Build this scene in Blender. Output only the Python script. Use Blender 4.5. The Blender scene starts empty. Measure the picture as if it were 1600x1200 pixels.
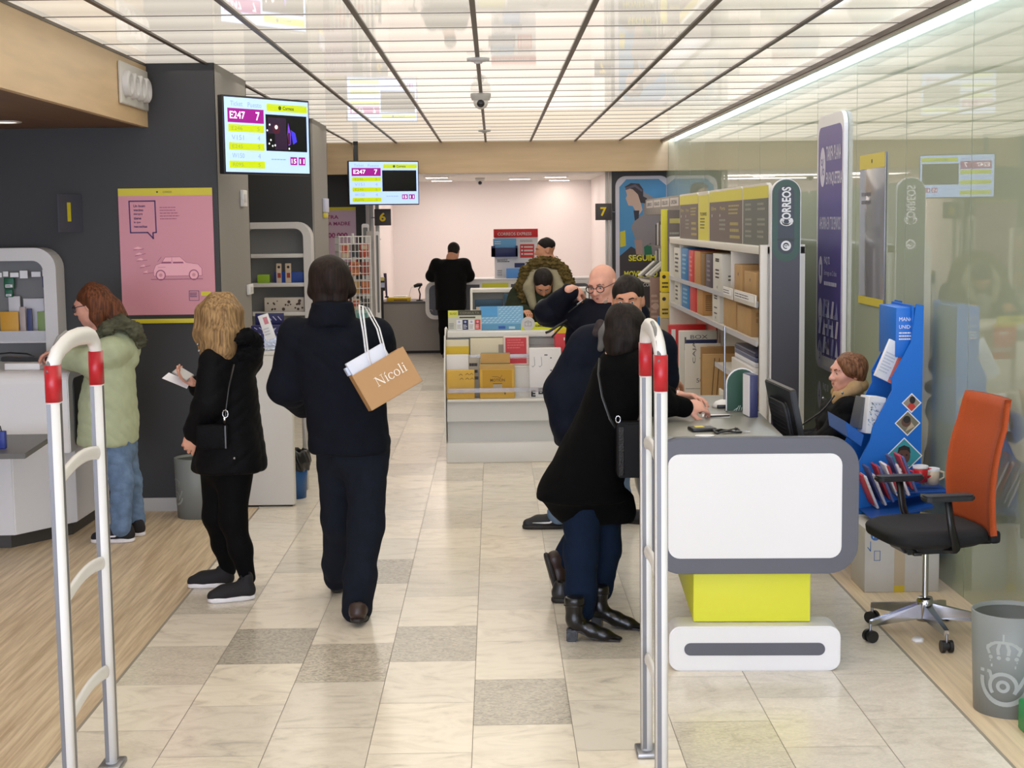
import bpy, bmesh, math, random
import numpy as np
from mathutils import Vector, Matrix
random.seed(7)
SC = bpy.context.scene
COL = SC.collection
PI = math.pi

# ------------------------------------------------------------------ camera
CAM_H = 1.95
FPX = 2400.0
def _cam_axes():
    d = Vector((771-800, 345-600, FPX)).normalized()          # world +Y seen by the lens (x right, y down, z ahead)
    x = Vector((1, -0.0135, 0)); x.z = -(x.x*d.x + x.y*d.y)/d.z
    x.normalize()
    u = d.cross(x) * -1                                        # world +Z
    if u.y > 0: u = -u
    return x, d, u
AX, AY, AZ = _cam_axes()
def ray(px, py):
    v = Vector((px-800, py-600, FPX))
    return Vector((v.dot(AX), v.dot(AY), v.dot(AZ)))
ORG = Vector((0, 0, CAM_H))
def P(px, py, Y):
    r = ray(px, py); return ORG + r*(Y/r.y)
def F(px, py, z=0.0):
    r = ray(px, py); return ORG + r*((z-CAM_H)/r.z)
def PX(px, py, X):
    r = ray(px, py); return ORG + r*(X/r.x)
cd = bpy.data.cameras.new('camera'); cam = bpy.data.objects.new('camera', cd); COL.objects.link(cam)
cd.sensor_width = 36.0; cd.lens = 36.0*FPX/1600.0; cd.clip_end = 200; cd.clip_start = 0.05
# camera axes in world: right, up, back
R_ = Vector((AX.x, AY.x, AZ.x)); D_ = Vector((AX.y, AY.y, AZ.y)); B_ = Vector((AX.z, AY.z, AZ.z))
M = Matrix(((R_.x, -D_.x, -B_.x), (R_.y, -D_.y, -B_.y), (R_.z, -D_.z, -B_.z))).to_4x4()
M.translation = ORG
cam.matrix_world = M
SC.camera = cam

# ------------------------------------------------------------------ materials
def lin(c):
    return c/12.92 if c <= 0.04045 else ((c+0.055)/1.055)**2.4
def rgb(r, g, b):
    return (lin(r/255), lin(g/255), lin(b/255), 1)
MATS = {}
def mat(name, col, rough=0.5, metal=0.0, spec=0.5, noise=None, bump=None, emit=None, coat=0.0, trans=0.0, alpha=1.0, sss=0.0, sheen=0.0, ior=1.5):
    """noise=(scale, amount, stretch) varies the colour; bump=(scale, strength)"""
    if name in MATS: return MATS[name]
    m = bpy.data.materials.new(name); m.use_nodes = True
    nt = m.node_tree; b = nt.nodes['Principled BSDF']
    col = rgb(*col)
    b.inputs['Base Color'].default_value = col
    b.inputs['Roughness'].default_value = rough
    b.inputs['Metallic'].default_value = metal
    b.inputs['Specular IOR Level'].default_value = spec
    b.inputs['Coat Weight'].default_value = coat
    b.inputs['Transmission Weight'].default_value = trans
    b.inputs['Alpha'].default_value = alpha
    b.inputs['IOR'].default_value = ior
    if sheen:
        b.inputs['Sheen Weight'].default_value = sheen
    if sss:
        b.inputs['Subsurface Weight'].default_value = sss
        b.inputs['Subsurface Radius'].default_value = (0.02, 0.008, 0.004)
    if emit:
        b.inputs['Emission Color'].default_value = rgb(*emit[0]); b.inputs['Emission Strength'].default_value = emit[1]
    if noise or bump:
        tc = nt.nodes.new('ShaderNodeTexCoord')
    if noise:
        mp = nt.nodes.new('ShaderNodeMapping'); mp.inputs['Scale'].default_value = noise[2] if len(noise) > 2 else (1, 1, 1)
        n = nt.nodes.new('ShaderNodeTexNoise'); n.inputs['Scale'].default_value = noise[0]; n.inputs['Detail'].default_value = 5
        rp = nt.nodes.new('ShaderNodeValToRGB')
        a = noise[1]
        rp.color_ramp.elements[0].position = 0.3; rp.color_ramp.elements[1].position = 0.7
        rp.color_ramp.elements[0].color = tuple(max(0, c*(1-a)) for c in col[:3])+(1,)
        rp.color_ramp.elements[1].color = tuple(min(1, c*(1+a)) for c in col[:3])+(1,)
        nt.links.new(tc.outputs['Object'], mp.inputs['Vector']); nt.links.new(mp.outputs[0], n.inputs['Vector'])
        nt.links.new(n.outputs['Fac'], rp.inputs['Fac']); nt.links.new(rp.outputs[0], b.inputs['Base Color'])
    if bump:
        n2 = nt.nodes.new('ShaderNodeTexNoise'); n2.inputs['Scale'].default_value = bump[0]; n2.inputs['Detail'].default_value = 3
        bp = nt.nodes.new('ShaderNodeBump'); bp.inputs['Strength'].default_value = bump[1]; bp.inputs['Distance'].default_value = 0.01
        nt.links.new(tc.outputs['Object'], n2.inputs['Vector'])
        nt.links.new(n2.outputs['Fac'], bp.inputs['Height']); nt.links.new(bp.outputs[0], b.inputs['Normal'])
    MATS[name] = m
    return m

# ------------------------------------------------------------------ objects
def tag(o, label=None, cat=None, group=None, kind=None):
    if label: o['label'] = label
    if cat: o['category'] = cat
    if group: o['group'] = group
    if kind: o['kind'] = kind
    return o
def thing(name, label, cat, loc=(0, 0, 0), rz=0.0, group=None):
    o = bpy.data.objects.new(name, None); COL.objects.link(o)
    o.location = loc; o.rotation_euler = (0, 0, rz); o.empty_display_size = 0.1
    return tag(o, label, cat, group)
def link(name, me, parent=None):
    o = bpy.data.objects.new(name, me); COL.objects.link(o)
    if parent is not None: o.parent = parent
    return o
def copy_tree(o, parent=None):
    c = o.copy(); COL.objects.link(c)
    if parent is not None: c.parent = parent
    for ch in list(o.children): copy_tree(ch, c)
    return c

_TXT = {}
def text_mesh(s, bold=0.0, shear=0.0):
    key = (s, bold, shear)
    if key in _TXT: return _TXT[key]
    cu = bpy.data.curves.new('txt', 'FONT'); cu.body = s; cu.size = 1.0; cu.offset = bold; cu.shear = shear
    cu.resolution_u = 3; cu.align_x = 'LEFT'
    o = bpy.data.objects.new('txt', cu); COL.objects.link(o)
    dg = bpy.context.evaluated_depsgraph_get()
    me = o.evaluated_get(dg).to_mesh()
    vs = [tuple(v.co) for v in me.vertices]; fs = [tuple(p.vertices) for p in me.polygons]
    o.evaluated_get(dg).to_mesh_clear()
    bpy.data.objects.remove(o); bpy.data.curves.remove(cu)
    if vs:
        x0 = min(v[0] for v in vs); x1 = max(v[0] for v in vs); y0 = min(v[1] for v in vs); y1 = max(v[1] for v in vs)
    else: x0 = y0 = 0; x1 = y1 = 1
    _TXT[key] = (vs, fs, x0, x1, y0, y1)
    return _TXT[key]

class MB:
    """collects shapes, links them as ONE mesh object; a face may carry its own material"""
    def __init__(s): s.v = []; s.f = []; s.m = []; s.mats = []; s.sm = []
    def _mi(s, m):
        if m is None: return 0
        if m not in s.mats: s.mats.append(m)
        return s.mats.index(m)
    def add(s, vs, fs, m=None, smooth=False, T=None):
        b = len(s.v)
        s.v += [tuple(T @ Vector(v)) for v in vs] if T is not None else [tuple(v) for v in vs]
        mi = s._mi(m)
        for f in fs:
            s.f.append(tuple(b+i for i in f)); s.m.append(mi); s.sm.append(smooth)
        return s
    def bm(s, bm, m=None, smooth=False, T=None):
        bm.verts.ensure_lookup_table(); bm.verts.index_update()
        s.add([v.co.copy() for v in bm.verts], [[v.index for v in f.verts] for f in bm.faces], m, smooth, T)
        bm.free(); return s
    def box(s, x0, x1, y0, y1, z0, z1, m=None, r=0.0, seg=2, T=None):
        b = bmesh.new(); bmesh.ops.create_cube(b, size=1)
        for v in b.verts:
            v.co = Vector(((x0+x1)/2+v.co.x*(x1-x0), (y0+y1)/2+v.co.y*(y1-y0), (z0+z1)/2+v.co.z*(z1-z0)))
        if r > 0: bmesh.ops.bevel(b, geom=list(b.edges), offset=r, segments=seg, affect='EDGES', profile=0.5)
        return s.bm(b, m, r > 0, T)
    def prism(s, pts, a, b, axis='Y', m=None, r=0.0, T=None, smooth=False):
        """polygon pts (2-d) extruded from a to b along axis"""
        def p3(p, t):
            return (p[0], t, p[1]) if axis == 'Y' else (t, p[0], p[1]) if axis == 'X' else (p[0], p[1], t)
        n = len(pts)
        vs = [p3(p, a) for p in pts]+[p3(p, b) for p in pts]
        fs = [tuple(range(n)), tuple(range(2*n-1, n-1, -1))]+[(i, i+n, (i+1) % n+n, (i+1) % n) for i in range(n)]
        bm_ = bmesh.new(); bv = [bm_.verts.new(v) for v in vs]
        for f in fs: bm_.faces.new([bv[i] for i in f])
        bmesh.ops.recalc_face_normals(bm_, faces=list(bm_.faces))
        if r > 0:
            bmesh.ops.bevel(bm_, geom=[e for e in bm_.edges if e.calc_face_angle(0) > 0.6], offset=r, segments=2, affect='EDGES')
        return s.bm(bm_, m, smooth, T)
    def cyl(s, p, q, r, r2=None, n=16, m=None, caps=True):
        p = Vector(p); q = Vector(q); r2 = r if r2 is None else r2
        z = (q-p).normalized(); x = z.orthogonal().normalized(); y = z.cross(x)
        vs = [p+(x*math.cos(2*PI*i/n)+y*math.sin(2*PI*i/n))*r for i in range(n)]+[q+(x*math.cos(2*PI*i/n)+y*math.sin(2*PI*i/n))*r2 for i in range(n)]
        s.add(vs, [(i, (i+1) % n, (i+1) % n+n, i+n) for i in range(n)], m, True)
        if caps: s.add(vs, [tuple(range(n-1, -1, -1)), tuple(range(n, 2*n))], m, False)
        return s
    def tube(s, pts, r, n=8, m=None, closed=False, flat=None, ref=None):
        """swept round (or flat=(w,h) oval) section along pts"""
        pts = [Vector(p) for p in pts]; N = len(pts); vs = []
        prev = None
        for i, p in enumerate(pts):
            a = pts[(i-1) % N] if (i > 0 or closed) else p
            b = pts[(i+1) % N] if (i < N-1 or closed) else p
            t = (b-a).normalized()
            x = (t.orthogonal() if ref is None else Vector(ref)-t*Vector(ref).dot(t)).normalized() if prev is None else (prev-t*prev.dot(t)).normalized()
            prev = x; y = t.cross(x)
            rr = r[i] if isinstance(r, (list, tuple)) else r
            w, h = (rr, rr) if flat is None else flat
            vs += [p+x*math.cos(2*PI*k/n)*w+y*math.sin(2*PI*k/n)*h for k in range(n)]
        fs = []
        for i in range(N if closed else N-1):
            j = (i+1) % N
            fs += [(i*n+k, i*n+(k+1) % n, j*n+(k+1) % n, j*n+k) for k in range(n)]
        if not closed: fs += [tuple(range(n-1, -1, -1)), tuple((N-1)*n+k for k in range(n))]
        return s.add(vs, fs, m, True)
    def lathe(s, prof, n=32, m=None, c=(0, 0, 0), smooth=True):
        vs = []; N = len(prof)
        for r, z in prof:
            vs += [(c[0]+r*math.cos(2*PI*k/n), c[1]+r*math.sin(2*PI*k/n), c[2]+z) for k in range(n)]
        fs = [(i*n+k, i*n+(k+1) % n, (i+1)*n+(k+1) % n, (i+1)*n+k) for i in range(N-1) for k in range(n)]
        return s.add(vs, fs, m, smooth)
    def ball(s, c, r, m=None, n=12):
        b = bmesh.new(); bmesh.ops.create_uvsphere(b, u_segments=n*2, v_segments=n, radius=1)
        rr = r if isinstance(r, (tuple, list)) else (r, r, r)
        for v in b.verts: v.co = Vector((c[0]+v.co.x*rr[0], c[1]+v.co.y*rr[1], c[2]+v.co.z*rr[2]))
        return s.bm(b, m, True)
    def pieces(s):
        """far-apart patches of printing become prints of their own"""
        n = len(s.f); bb = []
        for f in s.f:
            P_ = np.array([s.v[i] for i in f]); bb.append((P_.min(0), P_.max(0)))
        par = list(range(n))
        def root(i):
            while par[i] != i: i = par[i]
            return i
        for i in range(n):
            for j in range(i):
                gap = np.maximum(0, np.maximum(bb[i][0]-bb[j][1], bb[j][0]-bb[i][1]))
                sz = max((bb[i][1]-bb[i][0]).max(), (bb[j][1]-bb[j][0]).max())
                if np.sqrt((gap**2).sum()) <= max(0.019, 0.49*sz): par[root(i)] = root(j)
        ids = {}
        for i in range(n): ids.setdefault(root(i), []).append(i)
        if not 2 <= len(ids) <= 9: return [s]
        out = []
        for fs in ids.values():
            q = MB()
            for i in fs: q.add([s.v[k] for k in s.f[i]], [tuple(range(len(s.f[i])))], s.mats[s.m[i]] if s.mats else None)
            out.append(q)
        return out
    def build(s, name, m=None, parent=None, T=None):
        me = bpy.data.meshes.new(name)
        me.from_pydata(s.v if T is None else [tuple(T @ Vector(v)) for v in s.v], [], s.f)
        if not s.mats and m: s.mats = [m]
        for mm in s.mats: me.materials.append(mm)
        if len(s.mats) > 1: me.polygons.foreach_set('material_index', s.m)
        me.polygons.foreach_set('use_smooth', s.sm)
        me.update()
        return link(name, me, parent)
    def structure(s, name, m=None):
        return tag(s.build(name, m), kind='structure')

def rrect(x0, x1, z0, z1, r, n=6, corners=(1, 1, 1, 1)):
    """rounded rectangle outline, corners: lower-left, lower-right, upper-right, upper-left"""
    out = []
    for (cx, cz, a0, on, ax, az) in ((x0+r, z0+r, 180, corners[0], x0, z0), (x1-r, z0+r, 270, corners[1], x1, z0), (x1-r, z1-r, 0, corners[2], x1, z1), (x0+r, z1-r, 90, corners[3], x0, z1)):
        if not on: out.append((ax, az)); continue
        for i in range(n+1):
            a = math.radians(a0+90*i/n); out.append((cx+r*math.cos(a), cz+r*math.sin(a)))
    return out
def ring_prism(mb, outer, inner, a, b, axis='Y', m=None):
    """frame between two outlines of the same point count"""
    def p3(p, t): return (p[0], t, p[1]) if axis == 'Y' else (t, p[0], p[1]) if axis == 'X' else (p[0], p[1], t)
    n = len(outer)
    vs = [p3(p, a) for p in outer]+[p3(p, a) for p in inner]+[p3(p, b) for p in outer]+[p3(p, b) for p in inner]
    fs = []
    for i in range(n):
        j = (i+1) % n
        fs += [(i, j, n+j, n+i), (2*n+j, 2*n+i, 3*n+i, 3*n+j), (j, i, 2*n+i, 2*n+j), (n+i, n+j, 3*n+j, 3*n+i)]
    mb.add(vs, fs, m, False); return mb

class Flat:
    """printing on a flat face: o = lower-left corner, u / v unit directions; everything lies a hair above the face"""
    def __init__(s, o, u, v, base=0.0012):
        s.o = Vector(o); s.u = Vector(u).normalized(); s.v = Vector(v).normalized(); s.n = s.u.cross(s.v)
        s.pr = MB(); s.tx = []; s.k = base; s.step = 0.0004
    def p(s, a, b, h): return s.o+s.u*a+s.v*b+s.n*h
    def poly(s, pts, m):
        s.k += s.step*0.5
        s.pr.add([s.p(a, b, s.k) for a, b in pts], [tuple(range(len(pts)))], m); return s
    def rect(s, a0, b0, a1, b1, m): return s.poly([(a0, b0), (a1, b0), (a1, b1), (a0, b1)], m)
    def disc(s, a, b, r, m, n=24, rb=None):
        rb = rb or r
        return s.poly([(a+r*math.cos(2*PI*i/n), b+rb*math.sin(2*PI*i/n)) for i in range(n)], m)
    def line(s, pts, w, m, closed=False):
        s.k += s.step*0.5
        N = len(pts)
        for i in range(N if closed else N-1):
            p, q = Vector(pts[i]), Vector(pts[(i+1) % N]); d = (q-p)
            if d.length < 1e-6: continue
            d.normalize(); e = Vector((-d.y, d.x))*w/2; d = d*w*0.35
            s.pr.add([s.p(*(p-e-d), s.k), s.p(*(q-e+d), s.k), s.p(*(q+e+d), s.k), s.p(*(p+e-d), s.k)], [(0, 1, 2, 3)], m)
        return s
    def text(s, t, a, b, w, h, m, bold=0.0, ang=0.0, fit=True, shear=0.0, align='L'):
        """fits the words t into the box of width w and height h with lower-left corner a, b"""
        vs, fs, x0, x1, y0, y1 = text_mesh(t, bold, shear)
        sy = h/max(y1-y0, 1e-6); sx = w/max(x1-x0, 1e-6) if fit else sy
        if not fit and sx*(x1-x0) > w: sx = w/(x1-x0)
        wid = sx*(x1-x0)
        off = 0 if align == 'L' else (w-wid)/2 if align == 'C' else w-wid
        c, sn = math.cos(ang), math.sin(ang)
        out = []
        for v in vs:
            X = (v[0]-x0)*sx+off; Y = (v[1]-y0)*sy
            out.append(s.p(a+X*c-Y*sn, b+X*sn+Y*c, s.k+0.0008))
        s.tx.append(MB().add(out, fs, m)); return s
    def scribble(s, a, b, w, h, m, rows=3, seed=0):
        """rows of tiny illegible small print"""
        rd = random.Random(seed)
        rh = h/rows
        for i in range(rows):
            x = a; e = a+w*(0.7+0.3*rd.random()); y = b+h-(i+1)*rh+rh*0.3
            while x < e:
                l = min(rd.uniform(0.06, 0.2)*w, e-x); s.pr.add([s.p(x, y, s.k+s.step), s.p(x+l*0.85, y, s.k+s.step), s.p(x+l*0.85, y+rh*0.45, s.k+s.step), s.p(x, y+rh*0.45, s.k+s.step)], [(0, 1, 2, 3)], m); x += l
        return s
    def build(s, parent, T=None, pn='print', tn='lettering'):
        inv = parent.matrix_basis.inverted() if T is None else T
        out = []
        if s.pr.v:
            for q in s.pr.pieces(): out.append(q.build(pn, None, parent, inv))
        for q in s.tx:
            if q.v: out.append(q.build(tn, None, parent, inv))
        return out
IDN = Matrix.Identity(4)

# ------------------------------------------------------------------ smooth solid shapes (signed distance, meshed once)
class Sdf:
    def __init__(s, vox=0.008): s.vox = vox; s.ops = []; s.fold = None
    def _op(s, lo, hi, fn, k, sub): s.ops.append((np.array(lo, float), np.array(hi, float), fn, k, sub)); return s
    def cap(s, a, b, ra, rb=None, k=0.02, sub=False):
        a = np.array(a, float); b = np.array(b, float); rb = ra if rb is None else rb; R = max(ra, rb)
        def fn(x, y, z):
            d = b-a; L = max(float(d@d), 1e-12)
            t = np.clip(((x-a[0])*d[0]+(y-a[1])*d[1]+(z-a[2])*d[2])/L, 0, 1)
            return np.sqrt((x-a[0]-t*d[0])**2+(y-a[1]-t*d[1])**2+(z-a[2]-t*d[2])**2)-(ra+t*(rb-ra))
        return s._op(np.minimum(a, b)-R, np.maximum(a, b)+R, fn, k, sub)
    def chain(s, pts, rs, k=0.02):
        for i in range(len(pts)-1): s.cap(pts[i], pts[i+1], rs[i], rs[i+1], k)
        return s
    def ell(s, c, r, R=None, k=0.02, sub=False):
        c = np.array(c, float); r = np.array(r, float); mr = float(r.max())
        A = None if R is None else np.array(R, float).T
        def fn(x, y, z):
            x, y, z = x-c[0], y-c[1], z-c[2]
            if A is not None: x, y, z = A[0, 0]*x+A[0, 1]*y+A[0, 2]*z, A[1, 0]*x+A[1, 1]*y+A[1, 2]*z, A[2, 0]*x+A[2, 1]*y+A[2, 2]*z
            k0 = np.sqrt((x/r[0])**2+(y/r[1])**2+(z/r[2])**2); k1 = np.sqrt((x/r[0]**2)**2+(y/r[1]**2)**2+(z/r[2]**2)**2)
            return k0*(k0-1)/np.maximum(k1, 1e-9)
        ext = r if R is None else np.abs(np.array(R, float))@r
        return s._op(c-ext, c+ext, fn, k, sub)
    def box(s, c, h, R=None, rnd=0.005, k=0.0, sub=False):
        c = np.array(c, float); h = np.array(h, float); A = None if R is None else np.array(R, float).T
        ext = h if R is None else np.abs(np.array(R, float))@h
        def fn(x, y, z):
            x, y, z = x-c[0], y-c[1], z-c[2]
            if A is not None: x, y, z = A[0, 0]*x+A[0, 1]*y+A[0, 2]*z, A[1, 0]*x+A[1, 1]*y+A[1, 2]*z, A[2, 0]*x+A[2, 1]*y+A[2, 2]*z
            q = [np.abs(x)-h[0]+rnd, np.abs(y)-h[1]+rnd, np.abs(z)-h[2]+rnd]
            return np.sqrt(sum(np.maximum(i, 0)**2 for i in q))+np.minimum(np.maximum(np.maximum(q[0], q[1]), q[2]), 0)-rnd
        return s._op(c-ext, c+ext, fn, k, sub)
    def loft(s, secs, k=0.03, yaw=0.0, rnd=0.01, sub=False, pw=2.0):
        """secs: (z, cx, cy, rx, ry) upwards; yaw turns each oval"""
        S = np.array(sorted(secs), float); m = float(S[:, 3:].max())
        lo = np.array([S[:, 1].min()-m, S[:, 2].min()-m, S[0, 0]]); hi = np.array([S[:, 1].max()+m, S[:, 2].max()+m, S[-1, 0]])
        cy_, sy_ = math.cos(yaw), math.sin(yaw)
        def fn(x, y, z):
            zz = np.clip(z, S[0, 0], S[-1, 0])
            g = [np.interp(zz, S[:, 0], S[:, i]) for i in (1, 2, 3, 4)]
            dx, dy = x-g[0], y-g[1]
            u = dx*cy_+dy*sy_; v = -dx*sy_+dy*cy_
            if pw == 2.0: q = np.sqrt((u/g[2])**2+(v/g[3])**2)
            else: q = ((np.abs(u)/g[2])**pw+(np.abs(v)/g[3])**pw)**(1/pw)
            d = (q-1)*np.minimum(g[2], g[3])
            e = np.maximum(S[0, 0]-z, z-S[-1, 0])
            a, b = d+rnd, e+rnd
            return np.sqrt(np.maximum(a, 0)**2+np.maximum(b, 0)**2)+np.minimum(np.maximum(a, b), 0)-rnd
        return s._op(lo, hi, fn, k, sub)
    def mesh(s):
        v = s.vox; adds = [o for o in s.ops if not o[4]]
        lo = np.min([o[0] for o in adds], axis=0)-4*v; hi = np.max([o[1] for o in adds], axis=0)+4*v
        n = np.ceil((hi-lo)/v).astype(int)+1
        Fd = np.full(n, 0.1, dtype=np.float32)
        for a, b, fn, k, sub in s.ops:
            mg = max(k, 0)*1.0+3*v
            i0 = np.maximum(np.floor((a-mg-lo)/v).astype(int), 0); i1 = np.minimum(np.ceil((b+mg-lo)/v).astype(int)+1, n)
            if (i1 <= i0).any(): continue
            x = (lo[0]+v*np.arange(i0[0], i1[0]))[:, None, None]; y = (lo[1]+v*np.arange(i0[1], i1[1]))[None, :, None]; z = (lo[2]+v*np.arange(i0[2], i1[2]))[None, None, :]
            d = fn(x, y, z); sl = tuple(slice(i0[j], i1[j]) for j in range(3)); f = Fd[sl]
            if sub:
                d = -d
                h = np.maximum(k-np.abs(f-d), 0)/k if k > 0 else 0
                Fd[sl] = np.maximum(f, d)+(h*h*k/4 if k > 0 else 0)
            else:
                h = np.maximum(k-np.abs(f-d), 0)/k if k > 0 else 0
                Fd[sl] = np.minimum(f, d)-(h*h*k/4 if k > 0 else 0)
        if s.fold is not None:
            I = np.nonzero(np.abs(Fd) < 0.04)
            p = lo[:, None]+v*np.array(I)
            Fd[I] += s.fold(p[0], p[1], p[2])
        return nets(Fd, lo, v)
def nets(f, lo, v):
    ins = f < 0
    c = ins[:-1, :-1, :-1].astype(np.int8)
    cnt = np.zeros_like(c)
    for i in (0, 1):
        for j in (0, 1):
            for k in (0, 1):
                cnt += ins[i:f.shape[0]-1+i, j:f.shape[1]-1+j, k:f.shape[2]-1+k]
    act = (cnt > 0) & (cnt < 8)
    I, J, K = np.nonzero(act); N = len(I)
    idx = np.full(act.shape, -1, dtype=np.int64); idx[I, J, K] = np.arange(N)
    acc = np.zeros((N, 3)); num = np.zeros(N)
    cor = [(i, j, k) for i in (0, 1) for j in (0, 1) for k in (0, 1)]
    for a in cor:
        for ax in range(3):
            if a[ax]: continue
            b = list(a); b[ax] = 1
            fa = f[I+a[0], J+a[1], K+a[2]]; fb = f[I+b[0], J+b[1], K+b[2]]
            m = (fa < 0) != (fb < 0)
            t = np.where(m, fa/np.where(m, fa-fb, 1), 0)
            q = np.array(a, float)[None, :].repeat(N, 0); q[:, ax] += t
            acc[m] += q[m]; num[m] += 1
    pos = lo+v*(np.stack([I, J, K], 1)+acc/num[:, None])
    faces = []
    for ax in range(3):
        sl0 = [slice(None)]*3; sl1 = [slice(None)]*3
        sl0[ax] = slice(0, -1); sl1[ax] = slice(1, None)
        a = ins[tuple(sl0)]; b = ins[tuple(sl1)]
        ch = np.nonzero(a != b); C = np.stack(ch, 1)
        o1, o2 = [(1, 2), (2, 0), (0, 1)][ax]
        ok = (C[:, o1] > 0) & (C[:, o2] > 0) & (C[:, o1] < f.shape[o1]-1) & (C[:, o2] < f.shape[o2]-1)
        C = C[ok]; flip = a[tuple(C.T)]
        def cell(d1, d2):
            c_ = C.copy(); c_[:, o1] -= d1; c_[:, o2] -= d2
            return idx[c_[:, 0], c_[:, 1], c_[:, 2]]
        q = np.stack([cell(1, 1), cell(0, 1), cell(0, 0), cell(1, 0)], 1)
        q[~flip] = q[~flip][:, ::-1]
        faces.append(q)
    fc = np.concatenate(faces); fc = fc[(fc >= 0).all(1)]
    return pos, fc
def sdf_obj(name, sdf, m, parent, off=None, T=None):
    pos, fc = sdf.mesh()
    if T is not None: pos = pos @ np.array(T.to_3x3()).T + np.array(T.translation)
    if off is not None: pos = pos-np.array(off)
    me = bpy.data.meshes.new(name)
    me.vertices.add(len(pos)); me.vertices.foreach_set('co', pos.astype(np.float32).ravel())
    me.loops.add(len(fc)*4); me.polygons.add(len(fc))
    me.loops.foreach_set('vertex_index', fc.astype(np.int32).ravel())
    me.polygons.foreach_set('loop_start', np.arange(0, len(fc)*4, 4, dtype=np.int32))
    me.polygons.foreach_set('use_smooth', np.ones(len(fc), dtype=bool))
    me.update(calc_edges=True); me.validate()
    me.materials.append(m)
    return link(name, me, parent)
# ------------------------------------------------------------------ view
SC.view_settings.view_transform = 'Standard'; SC.view_settings.look = 'None'
SC.view_settings.gamma = 1.0; SC.view_settings.use_curve_mapping = False
SC.view_settings.exposure = 0.41
CEIL = 3.02; XR = 2.38; XL = -1.85; BACK = 26.2
# daylight beyond the open shop front behind the camera
w = bpy.data.worlds.new('daylight'); SC.world = w; w.use_nodes = True
w.node_tree.nodes['Background'].inputs[0].default_value = rgb(218, 228, 252)
w.node_tree.nodes['Background'].inputs[1].default_value = 7.0

# ------------------------------------------------------------------ shared materials
WHITE = mat('white_lacquer', (228, 226, 226), 0.35)
WHITE2 = mat('warm_white_panel', (205, 202, 196), 0.4)
DARK = mat('charcoal_laminate', (84, 84, 92), 0.4)
DARKWALL = mat('charcoal_wall_paint', (50, 50, 52), 0.6, noise=(1.5, 0.04))
GREYWALL = mat('grey_pillar_paint', (138, 134, 128), 0.55)
YEL = mat('lime_yellow', (220, 219, 60), 0.45)
BLACK = mat('black_plastic', (24, 24, 27), 0.4)
CHROME = mat('chrome', (200, 200, 205), 0.18, 1.0)
STEEL = mat('brushed_steel', (165, 166, 170), 0.38, 1.0)
INK = mat('dark_ink', (38, 36, 44), 0.6)
PAPER = mat('white_paper', (232, 232, 235), 0.7)
GREYIN = mat('grey_shelf_back', (150, 150, 150), 0.6)

# ------------------------------------------------------------------ floor
def marble():
    m = bpy.data.materials.new('marble_tiles'); m.use_nodes = True; nt = m.node_tree; b = nt.nodes['Principled BSDF']
    at = nt.nodes.new('ShaderNodeAttribute'); at.attribute_name = 'tile'
    tc = nt.nodes.new('ShaderNodeTexCoord')
    sep = nt.nodes.new('ShaderNodeSeparateColor'); nt.links.new(at.outputs['Color'], sep.inputs[0])
    off = nt.nodes.new('ShaderNodeVectorMath'); off.operation = 'MULTIPLY_ADD'
    nt.links.new(at.outputs['Color'], off.inputs[0]); off.inputs[1].default_value = (9, 13, 17); nt.links.new(tc.outputs['Object'], off.inputs[2])
    mp = nt.nodes.new('ShaderNodeMapping'); mp.inputs['Rotation'].default_value = (0, 0, 0.5); mp.inputs['Scale'].default_value = (1.8, 3.2, 1)
    nt.links.new(off.outputs[0], mp.inputs[0])
    n = nt.nodes.new('ShaderNodeTexNoise'); n.inputs['Scale'].default_value = 1.8; n.inputs['Detail'].default_value = 9; n.inputs['Distortion'].default_value = 2.2; n.inputs['Roughness'].default_value = 0.6
    nt.links.new(mp.outputs[0], n.inputs[0])
    vr = nt.nodes.new('ShaderNodeValToRGB'); e = vr.color_ramp.elements
    e[0].position = 0.24; e[0].color = rgb(206, 202, 195); e[1].position = 0.55; e[1].color = rgb(252, 247, 239)
    x = e.new(0.40); x.color = rgb(240, 234, 225)
    nt.links.new(n.outputs['Fac'], vr.inputs[0])
    n2 = nt.nodes.new('ShaderNodeTexNoise'); n2.inputs['Scale'].default_value = 14; n2.inputs['Detail'].default_value = 6; n2.inputs['Distortion'].default_value = 2.5
    nt.links.new(mp.outputs[0], n2.inputs[0])
    gr = nt.nodes.new('ShaderNodeValToRGB'); e = gr.color_ramp.elements
    e[0].position = 0.38; e[0].color = rgb(150, 145, 138); e[1].position = 0.6; e[1].color = rgb(214, 208, 198)
    nt.links.new(n2.outputs['Fac'], gr.inputs[0])
    mx = nt.nodes.new('ShaderNodeMix'); mx.data_type = 'RGBA'
    nt.links.new(sep.outputs[0], mx.inputs[0]); nt.links.new(vr.outputs[0], mx.inputs[6]); nt.links.new(gr.outputs[0], mx.inputs[7])
    tint = nt.nodes.new('ShaderNodeMix'); tint.data_type = 'RGBA'; tint.blend_type = 'MULTIPLY'; tint.inputs[0].default_value = 1
    tr = nt.nodes.new('ShaderNodeValToRGB'); tr.color_ramp.elements[0].color = rgb(238, 235, 229); tr.color_ramp.elements[1].color = rgb(255, 250, 240)
    nt.links.new(sep.outputs[1], tr.inputs[0]); nt.links.new(mx.outputs[2], tint.inputs[6]); nt.links.new(tr.outputs[0], tint.inputs[7])
    nt.links.new(tint.outputs[2], b.inputs['Base Color'])
    b.inputs['Roughness'].default_value = 0.2
    return m
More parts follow.
